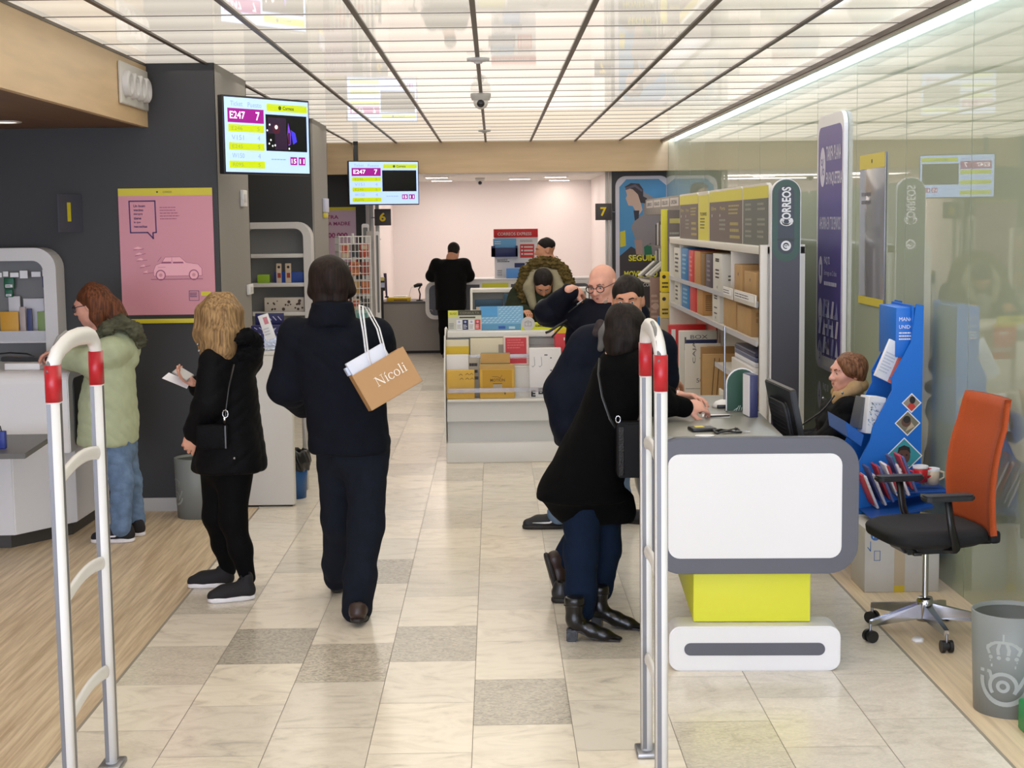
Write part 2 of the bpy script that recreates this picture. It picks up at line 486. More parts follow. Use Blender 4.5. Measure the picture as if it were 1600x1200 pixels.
def woodfloor(name, c0, c1, rot):
    m = bpy.data.materials.new(name); m.use_nodes = True; nt = m.node_tree; b = nt.nodes['Principled BSDF']
    tc = nt.nodes.new('ShaderNodeTexCoord'); mp = nt.nodes.new('ShaderNodeMapping'); mp.inputs['Rotation'].default_value = (0, 0, rot); mp.inputs['Scale'].default_value = (16, 0.55, 1)
    nt.links.new(tc.outputs['Object'], mp.inputs[0])
    n = nt.nodes.new('ShaderNodeTexNoise'); n.inputs['Scale'].default_value = 2.2; n.inputs['Detail'].default_value = 7; n.inputs['Roughness'].default_value = 0.66; n.inputs['Distortion'].default_value = 0.35
    nt.links.new(mp.outputs[0], n.inputs[0])
    r = nt.nodes.new('ShaderNodeValToRGB'); e = r.color_ramp.elements
    e[0].position = 0.36; e[0].color = rgb(*c0); e[1].position = 0.62; e[1].color = rgb(*c1)
    nt.links.new(n.outputs['Fac'], r.inputs[0]); nt.links.new(r.outputs[0], b.inputs['Base Color'])
    b.inputs['Roughness'].default_value = 0.42
    return m
WOODF = woodfloor('oak_strip_floor', (184, 160, 128), (226, 206, 174), 0.2)
WOODF2 = woodfloor('pale_oak_strip_floor', (212, 190, 158), (236, 214, 180), 0.5)
X0, TW, TL = -1.645, 0.385, 0.595
grey_px = [(394, 1026), (516, 1052), (652, 1020), (806, 1114), (604, 905)]
grey = set()
def tile_of(p):
    c = int(math.floor((p.x-X0)/TW)); ph = 5.80 if c % 2 == 0 else 6.09
    return c, int(math.floor((p.y-ph)/TL))
half_px = [(933, 978), (290, 945), (300, 1010), (1150, 1130)]
grey = {tile_of(F(*p)) for p in grey_px}; halfg = {tile_of(F(*p)) for p in half_px}
mb = MB(); cols = []
MARB = marble(); rd = random.Random(3)
jo = mat('floor_joint', (150, 142, 128), 0.7)
for c in range(9):
    ph = 5.80 if c % 2 == 0 else 6.09
    for k in range(-16, 36):
        xa, xb = X0+c*TW+0.0012, X0+(c+1)*TW-0.0012; ya, yb = ph+k*TL+0.0012, ph+(k+1)*TL-0.0012
        if yb > BACK: continue
        mb.add([(xa, ya, 0), (xb, ya, 0), (xb, yb, 0), (xa, yb, 0)], [(0, 1, 2, 3)], MARB)
        g = 0.8 if (c, k) in grey else 0.45 if (c, k) in halfg else rd.choice([0, 0, 0, 0.05, 0.1, 0.15])
        if k > 4: g = rd.choice([0, 0, 0, 0, 0, 0.1, 0.3])
        if c >= 6: g = max(g, 0.25)
        cols.append((g, rd.random(), rd.random(), 1))
nt_ = len(cols)
mb.add([(-5, -4, 0), (X0, -4, 0), (X0, 10.5, 0), (-5, 10.5, 0)], [(0, 1, 2, 3)], WOODF); cols.append((0, 0, 0, 1))
mb.add([(X0, 10.5, -0.001), (-5, 10.5, -0.001), (-5, BACK, -0.001), (X0, BACK, -0.001)], [(3, 2, 1, 0)], MARB); cols.append((0, 0.4, 0.3, 1))
xr0 = X0+9*TW
mb.add([(xr0, -4, 0), (4, -4, 0), (4, BACK, 0), (xr0, BACK, 0)], [(0, 1, 2, 3)], WOODF2); cols.append((0, 0, 0, 1))
mb.add([(X0, -4, -0.003), (xr0, -4, -0.003), (xr0, BACK, -0.003), (X0, BACK, -0.003)], [(0, 1, 2, 3)], jo); cols.append((0, 0, 0, 1))
# kerb between stone and wood
for x in (X0, xr0):
    mb.box(x-0.006, x+0.006, -4, 10.49 if x < 0 else BACK, -0.02, 0.0015, jo); cols += [(0, 0, 0, 1)]*6
fl = mb.structure('floor')
ca = fl.data.attributes.new('tile', 'FLOAT_COLOR', 'FACE')
ca.data.foreach_set('color', [x for c in cols for x in c])

# ------------------------------------------------------------------ backlit ceiling of glossy panels
def ceil_mat():
    m = bpy.data.materials.new('backlit_ceiling_film'); m.use_nodes = True; nt = m.node_tree; b = nt.nodes['Principled BSDF']
    b.inputs['Base Color'].default_value = rgb(150, 148, 140); b.inputs['Roughness'].default_value = 0.03; b.inputs['IOR'].default_value = 1.6
    tc = nt.nodes.new('ShaderNodeTexCoord'); sx = nt.nodes.new('ShaderNodeSeparateXYZ'); nt.links.new(tc.outputs['Object'], sx.inputs[0])
    # tubes behind the film: brighter bands across the room
    def mth(op, a, b_=None):
        n = nt.nodes.new('ShaderNodeMath'); n.operation = op
        for i, v in enumerate((a, b_)):
            if v is None: continue
            if isinstance(v, (int, float)): n.inputs[i].default_value = v
            else: nt.links.new(v, n.inputs[i])
        return n.outputs[0]
    t = mth('FRACT', mth('DIVIDE', mth('SUBTRACT', sx.outputs['Y'], 8.08), 0.61))
    r = nt.nodes.new('ShaderNodeValToRGB'); e = r.color_ramp.elements
    e[0].position = 0.0; e[0].color = (0.80, 0.80, 0.80, 1); e[1].position = 1.0; e[1].color = (0.80, 0.80, 0.80, 1)
    a = e.new(0.3); a.color = (1.0, 1.0, 1.0, 1); a = e.new(0.75); a.color = (0.74, 0.74, 0.74, 1)
    nt.links.new(t, r.inputs[0])
    n = nt.nodes.new('ShaderNodeTexNoise'); n.inputs['Scale'].default_value = 0.6; nt.links.new(tc.outputs['Object'], n.inputs[0])
    k = mth('MULTIPLY', r.outputs[0], mth('ADD', 0.82, mth('MULTIPLY', n.outputs['Fac'], 0.36)))
    b.inputs['Emission Color'].default_value = rgb(255, 245, 230)
    nt.links.new(mth('MULTIPLY', k, 0.55), b.inputs['Emission Strength'])
    return m
CEILM = ceil_mat()
BAR = mat('ceiling_grid_bronze', (92, 82, 72), 0.4, 0.4)
mb = MB()
xs = [-2.30]+[-1.905+0.605*i for i in range(7)]+[2.29]
ys = [-3.0]+[8.08+0.61*i for i in range(-18, 22)]
ys = [y for y in ys if y < 21.0]+[21.0]
for i in range(len(xs)-1):
    for j in range(len(ys)-1):
        mb.add([(xs[i], ys[j], CEIL), (xs[i], ys[j+1], CEIL), (xs[i+1], ys[j+1], CEIL), (xs[i+1], ys[j], CEIL)], [(0, 1, 2, 3)], CEILM)
for x in xs[1:-1]: mb.box(x-0.014, x+0.014, -3, 21, CEIL-0.012, CEIL+0.02, BAR)
for y in ys[1:-1]: mb.box(-2.3, 2.29, y-0.006, y+0.006, CEIL-0.003, CEIL+0.01, BAR)
# plenum lid above, side lid over the wood-lined lobby, lid over the back room
lid = mat('plaster_lid', (220, 218, 212), 0.8)
mb.box(-5, 4, -3, 21.2, CEIL+0.30, CEIL+0.34, lid)
mb.box(-5, 4, 21.2, BACK, 2.62, 2.70, lid)
mb.structure('ceiling')
# bronze edge profile along the glass wall, with the cove light above it
TRB = mat('edge_profile_bronze', (84, 70, 58), 0.35, 0.5)
m_ = MB(); m_.box(2.275, 2.30, -3, 21, CEIL-0.03, CEIL+0.10, TRB); m_.box(2.285, 2.315, -3, 21, CEIL-0.045, CEIL-0.03, mat('edge_profile_pale', (190, 180, 165), 0.4)); m_.structure('trim_1')
cl = MB().box(2.342, 2.362, -3, 21, CEIL+0.004, CEIL+0.024, mat('cove_tube', (255, 255, 255), 0.5, emit=((214, 228, 255), 14.0)))
tag(cl.build('cove_light'), 'long cool white cove tube hidden behind the ceiling edge above the glass wall', 'light')

# ------------------------------------------------------------------ glass clad wall
GLASSW = mat('sage_back_painted_glass', (172, 182, 160), 0.008, ior=1.85)
mb = MB()
y = 7.68-1.22*9
DK = mat('panel_gap', (70, 74, 66), 0.5)
while y < BACK:
    mb.box(XR, XR+0.02, y+0.005, min(y+1.22, BACK)-0.005, 0, 3.3, GLASSW); y += 1.22
mb.box(XR+0.012, XR+0.06, -3.9, BACK, 0, 3.3, DK)
mb.structure('wall_right')

# ------------------------------------------------------------------ timber bulkhead, upper left
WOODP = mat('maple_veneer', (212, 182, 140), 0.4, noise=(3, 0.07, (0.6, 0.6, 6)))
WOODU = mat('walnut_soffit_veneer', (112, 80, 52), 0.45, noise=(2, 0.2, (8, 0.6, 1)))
WY = 10.42
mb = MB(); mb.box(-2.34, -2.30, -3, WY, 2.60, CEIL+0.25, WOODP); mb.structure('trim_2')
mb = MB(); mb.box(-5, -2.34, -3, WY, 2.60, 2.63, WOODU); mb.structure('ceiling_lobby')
mb = MB(); mb.box(-2.345, -2.295, -3, WY, CEIL-0.02, CEIL-0.004, BAR); mb.structure('trim_3')

# ------------------------------------------------------------------ charcoal piers on the left
mb = MB(); mb.box(-5.0, XL, WY, WY+0.02, 0, 3.3, DARKWALL); mb.structure('wall_pier_front')
mb = MB(); mb.box(XL-0.02, XL, WY+0.001, 11.75, 0, 3.3, GREYWALL); mb.box(-5, XL, 11.73, 11.75, 0, 3.3, DARKWALL); mb.structure('wall_pier_side')
mb = MB(); mb.box(-5.0, XL-0.02, 16.0, 16.02, 0, 3.3, DARKWALL); mb.structure('wall_bay')
mb = MB(); mb.box(XL-0.02, XL, 16.0, 17.35, 0, 3.3, GREYWALL); mb.box(-5, XL, 17.33, 17.35, 0, 3.3, DARKWALL); mb.structure('wall_bay_side')
mb = MB(); mb.box(-5.0, -1.76, 21.3, 21.34, 0, 3.3, DARKWALL); mb.structure('wall_far_pier')
mb = MB(); mb.box(-5.04, -5.0, -3, BACK, 0, 3.3, WHITE2); mb.structure('wall_left')
mb = MB(); mb.box(-5, XL-0.006, WY-0.015, WY, 0, 0.09, mat('grey_skirting', (188, 186, 184), 0.5)); mb.structure('baseboard_left')
# back room
BWALL = mat('bright_white_wall', (236, 228, 226), 0.6)
mb = MB(); mb.box(-5, 4, BACK, BACK+0.05, 0, 3.3, BWALL); mb.structure('wall_back')
mb = MB(); mb.box(-1.78, -1.70, 21.34, BACK, 0, 2.62, BWALL); mb.structure('wall_backroom_left')
mb = MB(); mb.box(1.66, 1.72, 21.3, BACK, 0, 2.62, BWALL); mb.structure('wall_backroom_right')
mb = MB(); mb.box(1.60, XR, 21.24, 21.3, 0, 3.3, mat('deep_grey_pier', (58, 56, 58), 0.5)); mb.structure('wall_back_pier')
# timber beam across the back
mb = MB(); mb.box(-2.4, XR-0.002, 21.0, 21.2, 2.60, CEIL+0.2, mat('beam_veneer', (202, 174, 136), 0.45, noise=(2, 0.08, (0.5, 1, 5)))); mb.structure('trim_4')
# steel door posts at the mouth of the back room
mb = MB()
for x in (-1.70, -1.62): mb.box(x, x+0.05, 21.22, 21.30, 0, 2.6, mat('satin_post', (176, 172, 168), 0.4, 0.3), 0.004)
mb.structure('trim_5')
mb = MB()
for x in (1.56, 1.61): mb.box(x-0.02, x+0.02, 21.20, 21.24, 0, 2.6, MATS['satin_post'], 0.004)
mb.structure('trim_6')

# ------------------------------------------------------------------ lamps of the place, plus added ceiling fill
def area(name, loc, sx, sy, power, col, rot=(0, 0, 0), label=None):
    l = bpy.data.lights.new(name, 'AREA'); l.shape = 'RECTANGLE'; l.size = sx; l.size_y = sy; l.energy = power; l.color = [lin(c/255) for c in col]
    o = bpy.data.objects.new(name, l); COL.objects.link(o); o.location = loc; o.rotation_euler = rot
    return o
# recessed downlights of the bright back room
EMW = mat('lamp_lens', (255, 250, 240), 0.4, emit=((255, 240, 225), 14.0))
for i, (px, py) in enumerate([(682, 277), (690, 282), (868, 276), (874, 281), (812, 279)]):
    p = F(px, py, 2.615)
    t = thing('recessed_downlight', ['pair of slots in the back room ceiling, nearer white lamp by the screen', 'pair of slots in the back room ceiling, farther white lamp by the screen', 'bright slot lamp in the back room ceiling above the young man, nearer one', 'bright slot lamp in the back room ceiling above the young man, farther one', 'dim slot lamp in the back room ceiling beside the small dome camera'][i], 'light', (p.x, p.y, 2.617))
    MB().box(-0.19, 0.19, -0.12, 0.12, -0.012, 0.003, WHITE, 0.003).build('frame', None, t)
    MB().box(-0.16, 0.16, -0.09, 0.09, -0.014, -0.011, EMW).build('lens', None, t)
for y in (23.2, 25.0):
    area('backroom_light', (0, y, 2.58), 2.8, 0.9, 15, (255, 244, 240))
# fill lights added under the ceiling film; cove strip that washes down the glass
for y in (2.0, 8.0, 14.0, 19.0):
    area('ceiling_fill', (0, y, CEIL-0.05), 4.3, 5.4 if y < 18 else 3.6, 34 if y < 18 else 24, (255, 246, 232))
area('cove_wash', (2.335, 9.0, CEIL+0.02), 0.02, 23.5, 60, (214, 228, 255), (0, math.radians(-16), 0))
# round downlight in the walnut soffit
p = F(8, 190, 2.60)
t = thing('recessed_downlight', 'round white downlight in the dark walnut soffit', 'light', (p.x, p.y, 2.60))
MB().lathe([(0.10, -0.006), (0.10, 0.0), (0.075, 0.0), (0.075, -0.008), (0.10, -0.006)]).build('ring', WHITE, t)
MB().cyl((0, 0, -0.004), (0, 0, 0.001), 0.075).build('lens', mat('dim_lens', (240, 235, 225), 0.4, emit=((255, 240, 220), 1.5)), t)
area('lobby_light', (-3.4, 6.0, 2.56), 1.0, 5.0, 14, (255, 240, 220))
# ------------------------------------------------------------------ helpers for simple goods
def solid(name, label, cat, x0, x1, y0, y1, z0, z1, m, r=0.003, group=None, rz=0.0, T=None):
    """one box-like thing with its origin at its base"""
    c = ((x0+x1)/2, (y0+y1)/2, z0)
    mb = MB().box(x0-c[0], x1-c[0], y0-c[1], y1-c[1], 0, z1-z0, m, min(r, 0.3*min(x1-x0, y1-y0, z1-z0)))
    o = mb.build(name, m); o.location = c; o.rotation_euler = (0, 0, rz)
    return tag(o, label, cat, group)
def face_print(o, fn, side='-Y', x0=0, x1=0, z0=0, z1=0, y=0):
    """prints on the -Y or -X face of a thing (coordinates local to the thing)"""
    if side == '-Y': f = Flat((x0, y, z0), (1, 0, 0), (0, 0, 1))
    elif side == '-X': f = Flat((y, x1, z0), (0, -1, 0), (0, 0, 1))
    fn(f); f.build(o, IDN); return o

# ------------------------------------------------------------------ security gates
def gate(label, X, Yn, Yf):
    t = thing('security_gate', label, 'security gate', (X, (Yn+Yf)/2, 0))
    WG = mat('gate_white', (222, 220, 218), 0.32); GG = mat('gate_grey_strip', (112, 112, 115), 0.35, 0.3); RED = mat('gate_red_sleeve', (172, 18, 32), 0.35, noise=(60, 0.08))
    h = (Yf-Yn)/2
    post = rrect(-0.021, 0.021, -0.033, 0.033, 0.019, 4)
    for y in (-h, h):
        p = MB().prism([(a, b+y) for a, b in post], 0.02, 1.50, 'Z', WG, smooth=True).build('post', None, t)
        MB().box(-0.016, -0.002, y-0.0335, y-0.0315, 0.03, 1.39, GG).box(-0.0215, -0.0205, y-0.012, y+0.012, 0.03, 1.39, GG).box(0.0205, 0.0215, y-0.012, y+0.012, 0.03, 1.39, GG).build('inlay_strip', None, p)
        MB().prism([(a*1.07, b*1.05+y) for a, b in post], 1.395, 1.512, 'Z', RED, smooth=True).build('red_sleeve', None, t)
        MB().box(-0.04, 0.04, y-0.06, y+0.06, 0, 0.022, STEEL, 0.006).build('foot', None, t)
    pts = [(-h, 1.49), (-h+0.006, 1.512), (-h+0.04, 1.538), (-h+0.11, 1.562), (-h+0.20, 1.576), (-h+0.31, 1.580), (h-0.10, 1.575), (h-0.045, 1.562), (h-0.012, 1.538), (h, 1.515), (h, 1.49)]
    a = MB().tube([(0, y, z) for y, z in pts], 0.03, 12, WG, flat=(0.021, 0.031), ref=(1, 0, 0)).build('arch', None, t)
    MB().tube([(-0.006, y-0.029*(1 if i < 2 else 0.6 if i == 2 else 0.2), z+(0.012 if i == 2 else 0.028 if i > 2 else 0)) for i, (y, z) in enumerate(pts[:5])], 0.01, 8, GG, flat=(0.008, 0.006)).build('inlay_strip', None, a)
    for z in (1.15, 0.755, 0.36):
        q = [(-h+i/8*2*h, z-0.018+0.05*math.sin(PI*(0.12+0.76*i/8))-0.02*(1-i/8)) for i in range(9)]
        MB().tube([(0, y, zz) for y, zz in q], 0.02, 10, WG, flat=(0.011, 0.024), ref=(1, 0, 0)).build('crossbar', None, t)
    return t
gate('white loop security gate with red sleeves on the oak floor side, beside the service desk', -1.405, 4.87, 5.40)
gate('white loop security gate with red sleeves in front of the dark counter panel', 0.535, 4.95, 5.45)

# ------------------------------------------------------------------ enquiry counter, front
CY = 6.47
ct = thing('enquiry_counter', 'charcoal and white enquiry counter on a lime yellow pedestal, nearest the entrance', 'counter', (1.10, CY, 0), math.radians(-2.6))
fr = MB(); fr.prism(rrect(-0.44, 0.445, 0.425, 1.018, 0.13, 8, (1, 1, 1, 1)), 0, 0.05, 'Y', DARK, 0.004)
fp = fr.build('front_panel', None, ct)
MB().prism(rrect(-0.368, 0.372, 0.495, 0.948, 0.05, 6), -0.006, 0.002, 'Y', WHITE, 0.002).build('white_panel', None, fp)
MB().box(-0.255, 0.252, 0.06, 1.45, 0.20, 0.73, YEL, 0.004).build('pedestal', None, ct)
pl = MB().prism(rrect(-0.365, 0.372, 0.0, 0.197, 0.05, 6), -0.01, 0.16, 'Y', WHITE, 0.006).build('plinth', None, ct)
MB().prism(rrect(-0.30, 0.305, 0.07, 0.125, 0.027, 6), -0.0125, -0.009, 'Y', DARK).build('slot', None, pl)
MB().box(-0.44, 0.13, 0.05, 1.60, 0.985, 1.018, mat('grey_counter_top', (128, 127, 120), 0.33), 0.004).build('worktop', None, ct)
MB().box(0.13, 0.43, 0.05, 1.60, 0.735, 0.765, MATS['grey_counter_top'], 0.004).build('staff_desk', None, ct)
MB().box(0.105, 0.13, 0.05, 1.60, 0.765, 0.985, DARK).build('upstand', None, ct)
MB().prism([(0.05, 0.985), (1.60, 0.985), (1.60, 0.62), (1.52, 0.56), (0.95, 0.52), (0.05, 0.52)], -0.43, -0.40, 'X', DARK).build('side_panel', None, ct)
CREAM = mat('cream_edge_band', (206, 200, 180), 0.4)
MB().tube([(-0.415, 1.62, 0.985), (-0.415, 1.62, 0.60), (-0.405, 1.58, 0.545), (-0.395, 1.45, 0.52), (-0.36, 1.2, 0.50)], 0.03, 8, CREAM).build('edge_band', None, ct)
MB().box(0.255, 0.30, 0.40, 0.52, 0.30, 0.43, BLACK, 0.004).build('cable_box', None, ct)
TM = ct.matrix_basis.copy()
def oncounter(px, py, z=1.018): return F(px, py, z)

# things on the worktop
p = oncounter(1097, 673)
w_ = thing('wallet', 'dark wallet with a small yellow sticker lying on the grey counter top', 'wallet', (p.x, p.y, 1.0185), 0.15)
MB().box(-0.055, 0.055, -0.045, 0.045, 0, 0.016, BLACK, 0.005).build('cover', None, w_)
MB().box(-0.03, 0.01, -0.005, 0.03, 0.016, 0.0175, mat('sticker_yellow', (222, 206, 60), 0.5)).build('sticker', None, w_)
p = oncounter(1101, 681)
tag_o = MB().prism([(0.042*math.cos(a*0.26), 0.03*math.sin(a*0.26)) for a in range(24)], 0, 0.002, 'Z', PAPER).build('coaster'); tag_o.location = (p.x, p.y, 1.0185)
tag(tag_o, 'small white oval card on the counter top beside the wallet', 'card')
p = oncounter(1136, 676)
k = thing('key_bunch', 'black corded key bunch on the counter top beside the wallet', 'keys', (p.x, p.y, 1.0185))
rd = random.Random(5)
MB().tube([(0.055*math.cos(a*0.7)*(1+0.2*math.sin(a*1.9)), 0.05*math.sin(a*0.9), 0.008+0.006*math.sin(a*2.3)) for a in range(26)], 0.0042, 6, BLACK).build('cord', None, k)
for i, (a, l) in enumerate(((0.2, 0.06), (-0.25, 0.07), (-0.5, 0.055))):
    MB().prism([(0.03, -0.004), (0.03+l, -0.003), (0.03+l, 0.003), (0.03, 0.004)], 0.003+0.003*i, 0.0052+0.003*i, 'Z', STEEL, T=Matrix.Rotation(a, 4, 'Z')).lathe([(0.0, 0.003+0.003*i), (0.011, 0.003+0.003*i), (0.011, 0.006+0.003*i), (0.0, 0.006+0.003*i)], 12, STEEL, (0.03*math.cos(a), 0.03*math.sin(a), 0)).build('key', None, k)
p = oncounter(1118, 650)
pp = MB().prism([(-0.07, -0.05), (0.06, -0.06), (0.075, 0.05), (-0.055, 0.06)], 0, 0.001, 'Z', PAPER).build('form'); pp.location = (p.x, p.y, 1.0185)
tag(pp, 'white paper slip on the counter top by the clasped hands', 'paper')
p = oncounter(1124, 652)
pe = thing('pen', 'thin dark pen lying across the white paper slip', 'pen', (p.x, p.y, 1.024), 0.2)
MB().cyl((-0.06, 0, 0), (0.05, 0.0, 0), 0.004, n=10, m=BLACK).build('barrel', None, pe); MB().cyl((0.05, 0, 0), (0.068, 0, 0), 0.0035, 0.0008, 10, STEEL).build('tip', None, pe)
# rod stand with round foot
p = oncounter(1132, 636)
rs = thing('rod_stand', 'slim chrome rod on a white dome foot standing on the counter', 'stand', (p.x, p.y, 1.018))
MB().lathe([(0.0, 0.0), (0.062, 0.0), (0.06, 0.012), (0.045, 0.028), (0.02, 0.037), (0.0, 0.038)], 28, WHITE).build('dome_foot', None, rs)
MB().box(-0.045, 0.045, -0.064, -0.05, 0, 0.018, BLACK, 0.003).build('slot', None, rs)
MB().cyl((0, 0, 0.03), (0, 0, 0.40), 0.0055, n=10, m=STEEL).build('rod', None, rs)
# green arched table sign
p = oncounter(1156, 640)
gs = thing('table_sign', 'small dark green arch-topped sign with a white rim on the counter', 'sign', (p.x, p.y-0.06, 1.0185), 0.06)
arch = lambda w_, h, n=12: [(-w_, 0), (w_, 0)]+[(w_*math.cos(PI*i/n), h-w_+w_*math.sin(PI*i/n)) for i in range(n+1)]
MB().prism(arch(0.078, 0.21), 0, 0.006, 'Y', WHITE).build('rim', None, gs)
MB().prism(arch(0.073, 0.204), -0.002, 0.0, 'Y', mat('sign_green', (36, 74, 56), 0.4)).build('face', None, gs)
f = Flat((-0.05, -0.002, 0.004), (1, 0, 0), (0, 0, 1))
for i in range(7): f.line([(0.01+0.012*i, 0.0), (0.028+0.007*i, 0.012+0.012*math.sin(i))], 0.003, mat('pale_print', (190, 205, 196), 0.5))
f.build(gs, IDN)
MB().box(-0.08, 0.08, -0.03, 0.03, -0.0005, 0.004, mat('clear_acrylic', (235, 240, 240), 0.05, trans=0.9), 0.001).build('foot', None, gs)
# monitor with its back to the public
mo = thing('monitor', 'black computer monitor seen from its edge on the staff side of the counter', 'monitor', (1.385, CY+0.60, 0.768), math.radians(93))
TT = Matrix.Translation((0, 0, 0.08)) @ Matrix.Rotation(-0.2, 4, 'X') @ Matrix.Translation((0, 0, -0.08))
MB().prism(rrect(-0.25, 0.25, 0.09, 0.42, 0.012), -0.012, 0.016, 'Y', BLACK, 0.004, T=TT).build('housing', None, mo)
MB().box(-0.235, 0.235, -0.0135, -0.012, 0.105, 0.405, mat('screen_dark', (30, 34, 40), 0.12), T=TT).build('screen', None, mo)
bc = MB().prism(rrect(-0.17, 0.17, 0.14, 0.36, 0.05), 0.016, 0.036, 'Y', mat('monitor_back', (36, 36, 40), 0.5), 0.01, T=TT)
for k_ in range(9): bc.box(-0.12, 0.12, 0.036, 0.0375, 0.16+0.02*k_, 0.168+0.02*k_, INK, T=TT)
bc.build('back_cover', None, mo)
MB().cyl((0, -0.005, 0.008), (0, 0.035, 0.2), 0.02, n=14, m=BLACK).build('neck', None, mo)
MB().lathe([(0, 0), (0.085, 0), (0.085, 0.008), (0.03, 0.02), (0, 0.02)], 26, BLACK, (0, -0.02, 0)).build('foot', None, mo)
p = oncounter(1187, 664)
lf = thing('leaflet_box', 'white and navy leaflet box standing at the counter edge beside the monitor', 'box', (1.205, CY+0.72, 1.0185), 0.1)
MB().box(-0.022, 0.018, -0.06, 0.06, 0, 0.20, mat('navy_card', (44, 46, 86), 0.5), 0.003).build('body', None, lf)
MB().box(-0.0245, -0.0225, -0.058, 0.058, 0.004, 0.196, PAPER).build('front_card', None, lf)
kb = thing('desk_telephone', 'small white and black desk telephone on the staff side by the monitor', 'telephone', (1.41, CY+0.26, 0.770), -0.2)
MB().prism([(-0.09, 0), (0.09, 0), (0.09, 0.03), (-0.09, 0.07)], -0.08, 0.08, 'X', WHITE, 0.006, T=Matrix.Rotation(0, 4, 'Z')).build('body', None, kb)
MB().tube([(-0.045, -0.09, 0.05), (-0.045, -0.05, 0.068), (-0.045, 0.03, 0.085), (-0.045, 0.08, 0.082)], 0.02, 8, BLACK, flat=(0.02, 0.014)).build('handset', None, kb)

# ------------------------------------------------------------------ orange-backed office chair
CHX, CHY = 1.99, 7.0
ch = thing('office_chair', 'orange high-backed swivel office chair with black seat and chrome star base', 'chair', (CHX, CHY, 0), math.radians(8))
OR = mat('orange_chair_fabric', (172, 70, 18), 0.75, noise=(120, 0.06), bump=(300, 0.15)); BF = mat('black_chair_fabric', (17, 17, 20), 0.8, bump=(300, 0.15))
# star base
for i in range(5):
    a = math.radians(-95+72*i); c_, s_ = math.cos(a), math.sin(a)
    arm = MB(); n = Vector((-s_, c_, 0))
    sec = lambda d, w_, z0, z1: [Vector((c_*d, s_*d, 0))+n*w_+Vector((0, 0, z0)), Vector((c_*d, s_*d, 0))-n*w_+Vector((0, 0, z0)), Vector((c_*d, s_*d, 0))-n*w_*0.8+Vector((0, 0, z1)), Vector((c_*d, s_*d, 0))+n*w_*0.8+Vector((0, 0, z1))]
    v = sec(0.025, 0.022, 0.085, 0.155)+sec(0.30, 0.013, 0.075, 0.10)
    arm.add(v, [(0, 1, 2, 3), (7, 6, 5, 4), (0, 4, 5, 1), (1, 5, 6, 2), (2, 6, 7, 3), (3, 7, 4, 0)])
    arm = arm.build('star_arm', CHROME, ch)
    cs = MB(); e = Vector((c_*0.30, s_*0.30, 0))
    cs.cyl(e+Vector((0, 0, 0.045)), e+Vector((0, 0, 0.085)), 0.007, n=8, m=STEEL)
    for sgn in (-1, 1): cs.cyl(e+n*0.010*sgn+Vector((0, 0, 0.028)), e+n*0.026*sgn+Vector((0, 0, 0.028)), 0.028, n=18, m=BLACK)
    cs.cyl(e-n*0.011+Vector((0, 0, 0.028)), e+n*0.011+Vector((0, 0, 0.028)), 0.018, n=12, m=BLACK)
    cs.build('caster', None, ch)
MB().lathe([(0.0, 0.07), (0.038, 0.07), (0.04, 0.16), (0.034, 0.18), (0.0, 0.18)], 20, CHROME).build('hub', None, ch)
MB().cyl((0, 0, 0.17), (0, 0, 0.40), 0.0145, n=14, m=CHROME).build('gas_column', None, ch)
MB().prism([(-0.13, 0.40), (0.11, 0.40), (0.17, 0.45), (-0.17, 0.45)], -0.09, 0.09, 'Y', BLACK, 0.012).build('tilt_housing', None, ch)
MB().cyl((-0.10, -0.09, 0.43), (-0.13, -0.20, 0.435), 0.007, n=8, m=BLACK).box(-0.155, -0.115, -0.225, -0.195, 0.428, 0.442, BLACK, 0.004).build('lever', None, ch)
sd = Sdf(0.01); sd.loft([(0.445, 0.0, 0, 0.20, 0.20), (0.475, 0.0, 0, 0.25, 0.245), (0.51, 0, 0, 0.255, 0.25), (0.535, 0, 0, 0.225, 0.225)], rnd=0.02, pw=3.2)
sdf_obj('seat', sd, BF, ch)
# backrest: curved orange shell leaning back to the glass wall
def backrest(mb, m, grow=0.0):
    N = 14; prof = []
    for i in range(N+1):
        t = i/N; z = 0.50+0.62*t
        x = 0.235-0.035*math.sin(t*PI*0.9)+0.10*t*t
        if t > 0.80: x -= 0.028*(t-0.8)/0.2
        w_ = 0.215+0.015*math.sin(PI*t)-0.012*max(0, (t-0.8)/0.2)
        prof.append((x, z, w_))
    for sgn in (1,):
        vs = []
        M_ = 8
        for x, z, w_ in prof:
            for j in range(M_+1):
                s_ = -1+2*j/M_
                vs.append((x-0.022*(s_*s_)+grow, s_*w_, z))
        n0 = len(vs)
        vs += [(x+0.036-2*grow, y*0.97, z) for x, y, z in vs]
        fs = []
        W = M_+1
        for i in range(N):
            for j in range(M_):
                a = i*W+j
                fs += [(a, a+W, a+W+1, a+1), (n0+a, n0+a+1, n0+a+W+1, n0+a+W)]
            for j in (0, M_):
                a = i*W+j; q = (a, n0+a, n0+a+W, a+W); fs.append(q if j == M_ else q[::-1])
        for j in range(M_):
            a = j; fs.append((a, a+1, n0+a+1, n0+a)); a = N*W+j; fs.append((a+1, a, n0+a, n0+a+1))
        mb.add(vs, fs, m, True)
    return mb
bk = backrest(MB(), OR).build('backrest', None, ch)
MB().tube([(0.30, -0.005, 0.44), (0.305, -0.005, 0.6), (0.31, -0.005, 0.75)], 0.02, 8, BLACK, flat=(0.035, 0.012)).box(0.06, 0.31, -0.04, 0.035, 0.425, 0.45, BLACK, 0.008).build('back_stem', None, ch)
MB().box(0.225, 0.275, -0.20, 0.20, 0.46, 0.52, BF, 0.015).build('back_foot', None, ch)
